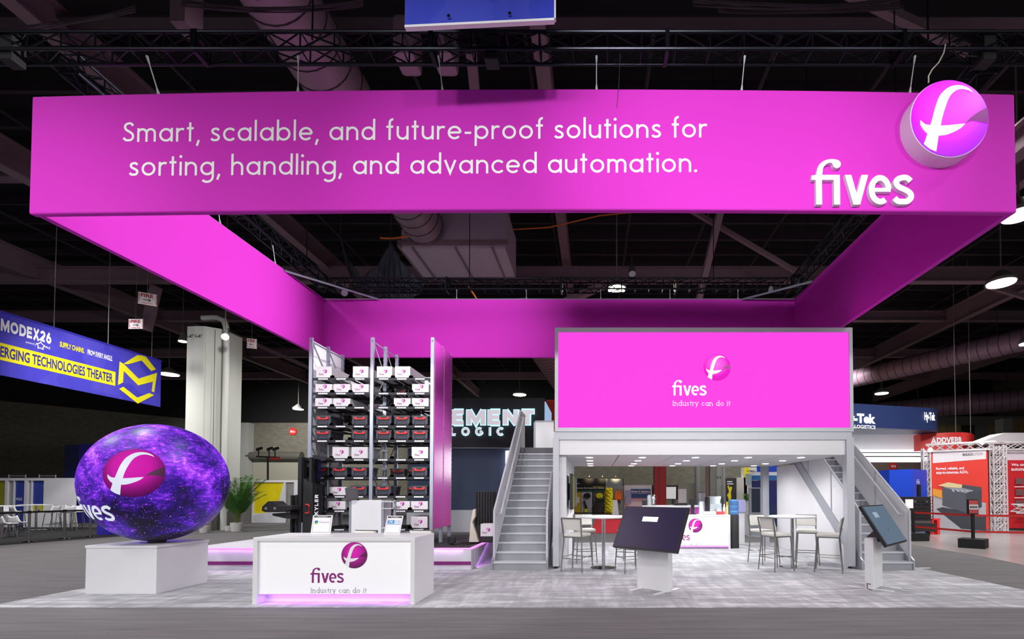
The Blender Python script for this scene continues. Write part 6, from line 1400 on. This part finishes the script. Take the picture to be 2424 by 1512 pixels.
MB().box((a.x, Y, 0), (b.x, Y + .6, b.z)).build('white_wall', M('cream_wall', '#dedcd2', .6), t); a, b = P(1721, 1240), P(1745, 1131); MB().box((a.x, Y + .1, 0), (b.x, Y + .2, b.z)).build('dark_banner', M('dark_banner_print', '#3b3b3c', .6, var=.15), t)
MB().prism([at(x, y, Y + .06) for x, y in ((1722, 1150), (1725, 1148), (1727, 1154), (1731, 1151), (1733, 1154), (1730, 1166), (1731, 1176), (1726, 1200), (1723, 1198), (1725, 1180), (1721, 1172), (1726, 1164))], (0, .03, 0)).build('robot_picture', YEL, t)
a, b = P(1761, 1130), P(1786, 1106); MB().box((a.x, Y, 0), (P(1784, 0).x, Y + .5, b.z)).build('tower', M('tower_white', '#e9e8e2', .6), t); MB().box((a.x, Y - .02, a.z), (P(1764.5, 0).x, Y, b.z)).build('yellow_edge', YEL, t); p = P(1768, 1117); text_fit(MB(), 'INTERROLL', Vector((p.x, Y - .02, p.z)), (1, 0, 0), (0, 0, 1), P(1780, 0).x - p.x, .1, .02).build('lettering', INKBLK, t); p = P(1722, 1141); MB().box((p.x, Y + .06, p.z), (p.x + .28, Y + .07, p.z + .06)).build('caption_line', SIGNW, t); MB().box((p.x, Y + .06, p.z - .12), (p.x + .34, Y + .07, p.z - .06)).build('caption_line', SIGNW, t)
a, b = at(1767, 1148, 25.6), at(1783, 1121, 25.6); MB().box((a.x, 25.6, a.z), (b.x, 25.75, b.z)).build('tower_screen', M('tower_screen_picture', '#5a6466', .3, emit=.3, ecol='#aab6b6', var=.2), t)
Y = 23.0
t = thing('blue_booth', 'blue booth wall with bright bands seen beyond the rear deck post', 'booth', P(1797, 1245)); a, b = P(1785, 1240), P(1840, 1100); MB().box((a.x, Y, 0), (b.x, Y + .3, P(0, 1195).z)).build('lower_wall', NAVY, t); MB().box((a.x, Y, P(0, 1195).z), (b.x, Y + .3, P(0, 1137).z)).build('dark_panel', M('indigo_panel', (30, 34, 110), .5), t); MB().box((a.x, Y - .05, P(0, 1136).z), (b.x, Y + .3, P(0, 1125).z)).build('sky_band', M('sky_band_blue', (30, 110, 180), .5), t); MB().box((a.x, Y, P(0, 1125).z), (b.x, Y + .3, P(0, 1117).z)).build('white_band', WHITE, t); MB().box((P(1787, 0).x, Y, P(0, 1117).z), (b.x, Y + .3, P(0, 1095).z)).build('upper_panel', BLUEB, t)
q = [gr(1722, 1212 + 18), gr(1775, 1214 + 18), gr(1800, 1230), gr(1740, 1226)]
# ---------------------------------------------------------------- right side: navy ring sign, white booth, red booths
Y = 22.0
def P(x, y, d=0.0): return at(x, y, Y + d)
t = thing('navy_hanging_sign', 'navy blue rounded hanging sign with glowing white letters right of the pink screen', 'hanging sign', P(2120, 1030))
zt_, zb_ = P(0, 968).z, P(0, 1020).z; xr = P(2222, 0).x; xl = P(1930, 0).x; pts = [(xl, Y)] + [(xr - .9 + .9 * math.sin(PI / 2 * i / 10), Y + .9 - .9 * math.cos(PI / 2 * i / 10)) for i in range(11)] + [(xr - .3, Y + 1.2), (xl, Y + 1.2)]
# the front runs nearer to the camera towards the left
pts = [(x, y - (xr - x) * .28 if y < Y + 1 else y) for x, y in pts]
MB().prism([(x, y, zb_) for x, y in pts], (0, 0, zt_ - zb_)).build('sign_body', NAVY, t)
def npt(px, py):
    dr = at(px, py, 1.0) - eye; o_ = Vector((xr, Y, 0)); n_ = Vector((.28, -1, 0)).normalized(); k_ = (o_ - eye).dot(n_) / dr.dot(n_); return eye + dr * k_ + n_ * .05
NU = (npt(2200, 1000) - npt(2000, 1000)); NU.z = 0; NU.normalize()
p, q = npt(1990, 1006), npt(2070, 981); text_fit(MB(), 'Hy-Tek', Vector((p.x, p.y, p.z)), NU, (0, 0, 1), (q - p).dot(NU), q.z - p.z, .05).build('lettering', LEDWHITE, t); p, q = npt(1990, 1012), npt(2070, 1007.5); text_fit(MB(), 'INTRALOGISTICS', p, NU, (0, 0, 1), (q - p).dot(NU), q.z - p.z, .01).build('lettering', LEDWHITE, t)
p, q = npt(2186, 1000), npt(2211, 977); text_fit(MB(), 'Hy-Tek', p, NU, (0, 0, 1), (q - p).dot(NU), q.z - p.z, .04).build('lettering', LEDWHITE, t)
a, b = at(2010, 990, 26), at(2062, 968, 26); t = thing('yellow_hanging_box', 'amber yellow hanging box just behind the navy sign', 'hanging sign', (a.x, 26, a.z - .4)); MB().box((a.x, 26, a.z - .4), (b.x, 28, b.z)).build('box_body', M('amber_yellow', (226, 180, 60), .6), t); MB().tube(((a.x + b.x) / 2, 27, b.z), ((a.x + b.x) / 2, 27, 13.2), .015, 5).build('hanger_wire', LAMPC, t)
Y = 24.0
t = thing('white_striped_booth', 'white booth canopy with black horizontal lines under the navy sign', 'booth', P(2110, 1100)); a, b = P(1960, 1094), P(2192, 1000)
MB().box((a.x, Y + .3, P(0, 1066).z), (b.x, Y + .6, b.z)).build('curtain_wall', WHITE_M, t)
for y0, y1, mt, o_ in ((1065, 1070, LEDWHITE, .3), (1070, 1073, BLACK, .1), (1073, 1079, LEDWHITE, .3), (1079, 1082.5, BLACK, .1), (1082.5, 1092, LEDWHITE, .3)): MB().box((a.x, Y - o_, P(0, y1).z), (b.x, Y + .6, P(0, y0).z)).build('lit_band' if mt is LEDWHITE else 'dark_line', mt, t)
for x in (1965, 2191): MB().box((P(x, 0).x - .08, Y + .3, 0), (P(x, 0).x + .08, Y + .5, P(0, 1066).z)).build('booth_post', WHITE, t)
a, b = at(1940, 1250, 36), at(2230, 1086, 36); tag(MB().box((a.x, 36, 0), (b.x + 8, 36.3, b.z + 1.5)).build('wall_partition', WALLB), 'pinkish grey block wall below the white striped canopy', 'wall', kind='structure')
bay_sign(2115, 1103, 9, 35.9, 'B5b', 'round red bay sign reading B5b under the white canopy')
Y = 20.0
t = thing('blue_cube_booth', 'bright blue booth cube with white lettering behind the right stairs', 'booth', P(2150, 1180)); a, b, c_ = P(2107, 1240), at(2160, 1110, 19.4), at(2194, 1112, 20.2)
MB().prism([(a.x, Y, 0), (b.x, Y - .6, 0), (c_.x, Y + .2, 0), (c_.x - .4, Y + 2.2, 0), (a.x, Y + 2.0, 0)], (0, 0, b.z)).build('cube_body', BLUEB, t); p = Vector((at(2168, 1149, 19.6).x, 19.6, at(2168, 1149, 19.6).z)); u_ = Vector((c_.x - b.x, .8, 0)).normalized(); p.y = Y - .6 + (p.x - b.x) * .8 / (c_.x - b.x) - .03
text_fit(MB(), 'Hy-Tek', p, u_, (0, 0, 1), .29, .26, .02).build('lettering', SIGNW, t)
for z_, s_ in ((1159, .5), (1166, .62)): MB().flat([[(0, 0), (s_ * .5, 0), (s_ * .5, .08), (0, .08)]], Vector((p.x, p.y - .01, P(0, z_).z)), u_, (0, 0, 1)).build('caption_line', M('salmon_ink', (230, 130, 110), .6), t)
MB().flat(ribbon([(0, 0), (0, 1.0), (.0, 1.0)], .001) if 0 else [[(0, 0), (.42, 0), (.42, .06), (0, .06)], [(.36, -.9), (.42, -.9), (.42, 0), (.36, 0)]], Vector((P(2107, 0).x + .05, Y - .17, P(0, 1152).z)), Vector((1, -.4, 0)).normalized() * 1.6, (0, 0, 1)).build('orange_frame', M('orange_trim', (236, 160, 50), .6), t)
a, b = at(2085, 1135, 23), at(2112, 1125, 23); t = thing('yellow_topped_stand', 'dark booth stand with thin yellow top line left of the blue cube', 'stand', ((a.x + b.x) / 2, 23, 0)); MB().box((a.x, 23, 0), (b.x, 23.6, b.z)).build('stand_body', M('stand_brown', '#6b5c58', .7), t); MB().box((a.x, 22.95, b.z - .05), (b.x, 23.6, b.z)).build('yellow_line', YEL, t)
# dark caged machine on a cart
Y = 17.4
t = thing('caged_machine', 'black cage machine on a dark cart behind the right stair rail', 'machine', P(2180, 1285)); a, b = P(2150, 1258), P(2208, 1176)
MB().box((a.x - .3, Y + .1, P(0, 1230).z), (b.x, Y + 1.0, b.z)).build('machine_body', M('machine_dark', '#2a2226', .5, var=.2), t); m = MB(); 
for i in range(9): x = a.x - .3 + (b.x - a.x + .3) * i / 8; m.tube((x, Y, P(0, 1230).z), (x, Y, b.z), .012, 5)
for i in range(8): z = P(0, 1230).z + (b.z - P(0, 1230).z) * i / 7; m.tube((a.x - .3, Y, z), (b.x, Y, z), .012, 5)
m.build('cage_grid', SHELFM, t); MB().box((a.x - .4, Y - .05, .2), (b.x + .05, Y + 1.0, .5)).build('cart', BLACKM, t); MB().box((a.x - .3, Y + .05, P(0, 1240).z), (b.x - .05, Y + .9, P(0, 1232).z)).build('cart_shelf', M('cart_shelf_steel', '#6d6a68', .4, .4), t); MB().box((a.x - .25, Y + .1, .5), (a.x - .15, Y + .9, P(0, 1230).z)).build('cart_leg', BLACKM, t); MB().box((b.x - .15, Y + .1, .5), (b.x - .05, Y + .9, P(0, 1230).z)).build('cart_leg', BLACKM, t)
for x in (a.x - .2, b.x - .1): MB().tube((x, Y + .2, .1), (x + .06, Y + .2, .1), .1, 12).build('wheel', BLACK, t); MB().box((x, Y + .15, .1), (x + .06, Y + .25, .22)).build('wheel_fork', BLACKM, t)
for x in (2165, 2193): q = at(x, 1187, Y - .02); MB().tube(q, q + Vector((0, -.02, 0)), .04, 10).build('round_light', CHROME, t)
q = at(2143, 1192, Y - .02); MB().box((q.x, Y - .03, q.z - .16), (q.x + .28, Y - .01, q.z + .16)).build('white_notice', SIGNW, t)
MB().box((P(2181, 0).x, Y + .6, b.z), (P(2187, 0).x, Y + .7, P(0, 1146).z)).build('mast', BLACK, t)
t = thing('red_bench', 'small red bench frame right of the caged machine', 'bench', at(2216, 1256, 18.5)); a, b = at(2206, 1256, 18.5), at(2226, 1227, 18.5); MB().box((a.x, 18.5, b.z - .06), (b.x, 18.9, b.z)).build('bench_top', RED, t); MB().box((b.x - .12, 18.5, 0), (b.x - .02, 18.9, b.z - .06)).build('bench_leg', RED, t); MB().box((a.x + .02, 18.5, 0), (a.x + .08, 18.9, b.z - .06)).build('bench_leg', RED, t)
# curved red sign
Y = 22.9
t = thing('red_curved_sign', 'curved red hanging sign with white lettering above the red banners', 'hanging sign', P(2250, 1060)); a, b = P(2180, 1066), P(2326, 1027); n = 18; F_ = []
def cpt(s): return Vector((a.x + (b.x - a.x) * s, Y - .9 * math.sin(PI * s) + .5 * s, 0))
m = MB(); m.prism([cpt(i / n) + Vector((0, 0, a.z)) for i in range(n + 1)] + [cpt(i / n) + Vector((0, .5, a.z)) for i in range(n, -1, -1)], (0, 0, b.z - a.z)); m.build('sign_body', RED, t)
ap, aL = caps('ADDVERB', .27, .1)
m = mapped_polys(ap, lambda x, y: cpt(.1 + .37 * x / aL) + Vector((0, -.05, a.z + (b.z - a.z) * (.38 + .34 * y))), .3)
m.build('lettering', SIGNW, t)
MB().tube(cpt(.45) + Vector((0, .2, b.z)), cpt(.45) + Vector((0, .2, 13.19)), .015, 5).build('hanger', LAMPC, t); MB().tube(cpt(.95) + Vector((0, .2, b.z)), cpt(.95) + Vector((0, .2, 13.19)), .015, 5).build('hanger', LAMPC, t)
# red printed walls hung in a white truss frame
mA, mB = Vector((14.78, 21.11, 0)), Vector((16.35, 19.94, 0)); u_ = (mB - mA); Lw = u_.length; u_.normalize(); n_ = Vector((u_.y, -u_.x, 0)); zH = 3.22
if n_.y > 0: n_ = -n_
t = thing('red_banner_wall', 'printed banner wall, red under white, showing a grey vehicle with pallets', 'banner', (mA + mB) / 2)
REDB = M('banner_red', (222, 48, 32), .6, var=.05, scale=2); o_ = mA + Vector((0, 0, .1)); Z = Vector((0, 0, 1))
def mq(px, py):
    dr = at(px, py, 1.0) - eye; k_ = (o_ - eye).dot(n_) / dr.dot(n_); p = eye + dr * k_ - o_; return p.dot(u_), p.dot(Z)
MB().flat([[(0, 0), (Lw, 0), (Lw, zH), (0, zH)]], o_, u_, Z, -n_ * .05).build('banner_cloth', REDB, t)
def fill(name, poly, mt, lift): MB().flat([[mq(*p) for p in poly]], o_ + n_ * lift, u_, Z).build(name, mt, t)
fill('white_head', [(2208, 1096), (2334, 1086), (2334, 1060), (2208, 1072)], M('banner_white', '#e6dfe4', .6), .01)
fill('floor_print', [(2208, 1252), (2334, 1256), (2334, 1190), (2208, 1170)], M('banner_grey', '#a9a7ad', .6), .01); fill('shadow_print', [(2216, 1204), (2232, 1200), (2334, 1220), (2334, 1256), (2276, 1251)], M('banner_charcoal', '#34363e', .6), .02)
fill('vehicle_side', [(2231, 1152), (2286, 1167), (2286, 1214), (2231, 1195)], M('vehicle_slate', '#4d4f5a', .6), .03); fill('vehicle_front', [(2286, 1167), (2324, 1153), (2324, 1200), (2286, 1214)], M('vehicle_slate_dark', '#3a3c46', .6), .03); fill('vehicle_bed', [(2233, 1153), (2276, 1146), (2322, 1155), (2286, 1167)], M('vehicle_bed', '#8c9099', .6), .035); fill('far_rail', [(2276, 1146), (2324, 1153), (2324, 1164), (2276, 1154)], M('vehicle_rail', '#43454f', .6), .04)
fill('pallet', [(2220, 1149), (2244, 1141), (2278, 1147), (2276, 1155), (2243, 1153)], M('pallet_tan', '#d8c493', .6), .045); fill('amber_cart', [(2208, 1156), (2230, 1160), (2230, 1180), (2208, 1172)], M('amber_cart', (220, 150, 40), .6), .045)
for k_ in range(6): x_ = 2252 + k_ * 11; fill('roller_print', [(x_, 1158 + k_), (x_ + 4, 1158 + k_), (x_ + 8, 1164 - k_ * .3), (x_ + 5, 1164 - k_ * .3)], M('roller_grey', '#c3c6cc', .4) if k_ == 0 else bpy.data.materials['roller_grey'], .05)
def mt_(body, x0, y0, x1, y1, mt, bold=.02):
    p, q = mq(x0, y0), mq(x1, y1); text_fit(MB(), body, o_ + n_ * .03 + u_ * p[0] + Z * p[1], u_, Z, q[0] - p[0], q[1] - p[1], bold).build('lettering', mt, t)
mt_('Rugged, reliable, and', 2216, 1114, 2282, 1104, SIGNW); mt_('easy-to-integrate AGVs.', 2216, 1124, 2292, 1113, SIGNW); p, q = mq(2279, 1079), mq(2302, 1072); caps_fit('MAXO', o_ + n_ * .03 + u_ * p[0] + Z * p[1], u_, Z, q[0] - p[0], q[1] - p[1], .2, .12).build('lettering', INKBLK, t); mt_('LUTION', 2303, 1077.5, 2326, 1070.5, GREYTXT, .0)
TW = M('white_truss_metal', '#d9d3d6', .4, .3, var=.03)
def white_truss(p, q, s, label, n):
    p, q = Vector(p), Vector(q); d = q - p; L = d.length; d.normalize(); u = d.cross(Vector((.3, .9, .2))).normalized(); w = d.cross(u); t = thing('white_truss', label, 'truss', p if p.z <= q.z else q, 0, 'white trusses of the red booth'); cs = [u * a * s / 2 + w * b * s / 2 for a, b in ((-1, -1), (1, -1), (1, 1), (-1, 1))]
    for k in cs: MB().tube(p + k, q + k, .028, 8).build('chord', TW, t)
    for i in range(4):
        m = MB(); a, b = cs[i], cs[(i + 1) % 4]
        for j in range(n): s0, s1 = p + d * (L * j / n), p + d * (L * (j + 1) / n); m.tube(s0 + a, s1 + b, .014, 5); m.tube(s0 + b, s1 + a, .014, 5)
        m.build('lacing', TW, t)
white_truss(mA + Vector((-.12, .1, 0)), mA + Vector((-.12, .1, zH + .34)), .26, 'white truss leg at the left edge of the red vehicle banner', 9)
e1 = mB + Vector((.28, -.1, 0)); white_truss(e1, e1 + Vector((0, 0, zH + .34)), .34, 'white truss leg between the two red banners, left of a pair', 9); e2 = e1 + Vector((.42, .35, 0)); white_truss(e2, e2 + Vector((0, 0, zH + .34)), .34, 'white truss leg between the two red banners, right of a pair', 9)
white_truss(mA + Vector((-.12, .1, zH + .35)), e1 + Vector((0, 0, zH + .35)), .3, 'white truss running along the top of the red vehicle banner', 7)
s2 = e2 + Vector((.1, .0, 0)); r2 = s2 + Vector((6, -.3, 0)); white_truss(s2 + Vector((0, 0, zH + .35)), r2 + Vector((0, 0, zH + .35)), .3, 'white truss running along the top of the right red banner', 12); white_truss(s2 + Vector((.15, -.35, .95)), r2 + Vector((0, -.35, .95)), .3, 'low white truss rail in front of the right red banner', 12)
t = thing('red_banner_wall', 'plain red banner wall cut by the right edge, with white bold words', 'banner', (s2 + r2) / 2); MB().slab(s2 + Vector((.15, .1, .12)), r2 + Vector((0, .1, .12)), r2 + Vector((0, .1, zH - .24)), s2 + Vector((.15, .1, zH - .24)), (0, .05, 0)).build('banner_cloth', M('banner_crimson', (196, 26, 36), .6, var=.1, scale=1), t); MB().slab(s2 + Vector((.15, .1, zH - .24)), r2 + Vector((0, .1, zH - .24)), r2 + Vector((0, .1, zH + .15)), s2 + Vector((.15, .1, zH + .15)), (0, .05, 0)).build('white_head', M('banner_head_white', '#ded2dc', .6), t)
yb_ = s2.y + .05
for body, x0, y0, h_ in (('We simplify', 2394, 1104.5, 7), ('automation.', 2394, 1114, 7)): p = at(x0, y0, yb_ - .02); text_fit(MB(), body, p, (1, 0, 0), (0, 0, 1), .95, .14, .02).build('lettering', SIGNW, t)
for y0 in (1138, 1164, 1190):
    p = at(2404, y0 + 8, yb_ - .03); MB().box((p.x, p.y - .02, p.z), (p.x + .3, p.y, p.z + .25)).build('product_picture', M('product_print_%d' % y0, '#6a5052', .6, var=.4, scale=8), t); MB().box((p.x - .05, p.y - .02, p.z - .12), (p.x + .45, p.y, p.z - .09)).build('caption_line', SIGNW, t)
tag(MB().slab(at(2310, 1050, 21.4), at(2600, 1050, 21.4), at(2600, 1024, 21.4), at(2378, 1024, 21.4), (0, .8, 0)).build('white_canopy', WHITE_M), 'white sloping canopy above the red banners at the right edge', 'canopy')
for px, py, yy_, lab in ((2323, 1047, 20.0, 'right'), (2202, 1064, 21.05, 'left')):
    c_ = at(px, py, yy_); t = thing('truss_spotlight', 'small glaring spotlight on the white truss, %s one' % lab, 'spotlight', c_, 0, 'spotlights on the white truss'); MB().ball(c_, .08, 12, 8).build('lens', LAMP, t, smooth=True); MB().tube(c_, c_ + Vector((.1, .25, -.1)), .06, 8).build('barrel', BLACKM, t)
spot('red_booth_light', (17.5, 15.5, 6), (17.3, 20, 1.6), 420, 70, .8, .2, (1, .85, .85))
# far windows with blinds
Y = 44.0; a = at(2180, 1030, Y)
t = thing('blind_window_row', 'row of far hall windows with beige blinds above the red sign', 'windows', P(2300, 1030)); t['kind'] = 'structure'; MB().box((P(2150, 0).x, Y, 0), (P(2500, 0).x, Y + .3, at(0, 985, Y).z)).build('window_wall', CONC, t)
for x0, x1 in ((2181, 2194), (2211, 2222), (2224, 2241), (2243, 2273), (2340, 2357), (2399, 2408), (2411, 2424), (2426, 2445)): p, q = at(x0, 1030, Y), at(x1, 1006 if x0 < 2390 else 992, Y); MB().box((p.x, Y - .06, p.z), (q.x, Y, q.z)).build('blind', BLIND, t)
p, q = at(2276, 1030, Y), at(2306, 1006, Y); MB().box((p.x, Y - .05, p.z), (q.x, Y, q.z)).build('dark_pane', M('window_dark', '#4b4f4e', .2), t)
a, b = at(2380, 1240, 38), at(2397, 990, 38); tag(MB().box((a.x, 38, 0), (b.x, 38.8, b.z)).build('pale_pillar', CONC), 'pale concrete pillar between the far windows at the right', 'pillar')
# concrete floor at the right
pts_ = [gr(2150, 1288), gr(2330, 1318), gr(2424, 1338), gr(2560, 1365), gr(2560, 1246), gr(2150, 1246)]
tag(MB().prism([Vector((p.x, p.y, 0)) for p in pts_], (0, 0, .006)).build('concrete_floor', CONCF), 'bare polished concrete floor in front of the red banners', 'floor', kind='structure')
# barrier with weighted box bases and red belts
def barrier(px, py, h, sgn, label, yaw):
    g = gr(px, py); g.z = .007; t = thing('barrier_post', label, 'barrier', g, yaw, 'black barrier posts with box bases'); Rm = Matrix.Rotation(yaw, 4, 'Z').to_3x3()
    m = MB(); m.obox(g + Vector((0, 0, .13)), (.62, .62, .26), Rm); m.build('weighted_box', BLACKM, t, bevel=.006); MB().tube(g + Vector((0, 0, .26)), g + Vector((0, 0, h)), .045, 14).build('post', BLACK, t)
    if sgn:
        MB().box((g.x - .15, g.y - .03, h), (g.x + .15, g.y + .02, h + .42)).build('sign_frame', BLACK, t); MB().box((g.x - .13, g.y - .04, h + .02), (g.x + .13, g.y - .03, h + .4)).build('sign_plate', M('notice_red', (200, 84, 84), .6, var=.25, scale=20), t); MB().box((g.x - .13, g.y - .045, h + .13), (g.x + .13, g.y - .04, h + .27)).build('notice_band', SIGNW, t); [MB().box((g.x - .11 + k_ * .045, g.y - .05, h + .165), (g.x - .082 + k_ * .045, g.y - .045, h + .235)).build('notice_mark', INKBLK, t) for k_ in range(5)]
    return g
b1 = barrier(2304, 1296, .98, True, 'black barrier post with a red notice on a black box base, at the right', .75); b2 = barrier(2163, 1279, .98, False, 'black barrier box base partly hidden by the right stair rail', .1)
b3 = b1 + Vector((4.5, -1.6, 0))
for z in (.46, .93):
    for p, q, lab in ((b2, b1, 'left of the noticed barrier post'), (b1, b3, 'right of the noticed barrier post')):
        p_, q_ = p + Vector((0, 0, z)), q + Vector((0, 0, z)); d = (q_ - p_).normalized() * .05; tag(MB().slab(p_ + d - Vector((0, 0, .03)), q_ - d - Vector((0, 0, .03)), q_ - d + Vector((0, 0, .03)), p_ + d + Vector((0, 0, .03)), (0, .008, 0)).build('red_belt', RED), 'red barrier belt, %s one, %s' % ('upper' if z > .6 else 'lower', lab), 'belt', 'red barrier belts')
tag(MB().box((gr(2170, 1345).x - .02, gr(2170, 1345).y, 0.001), (gr(2170, 1345).x + .3, gr(2170, 1345).y + .06, .006)).build('tape_strip', SIGNW), 'white tape strip on the floor right of the stairs', 'tape')
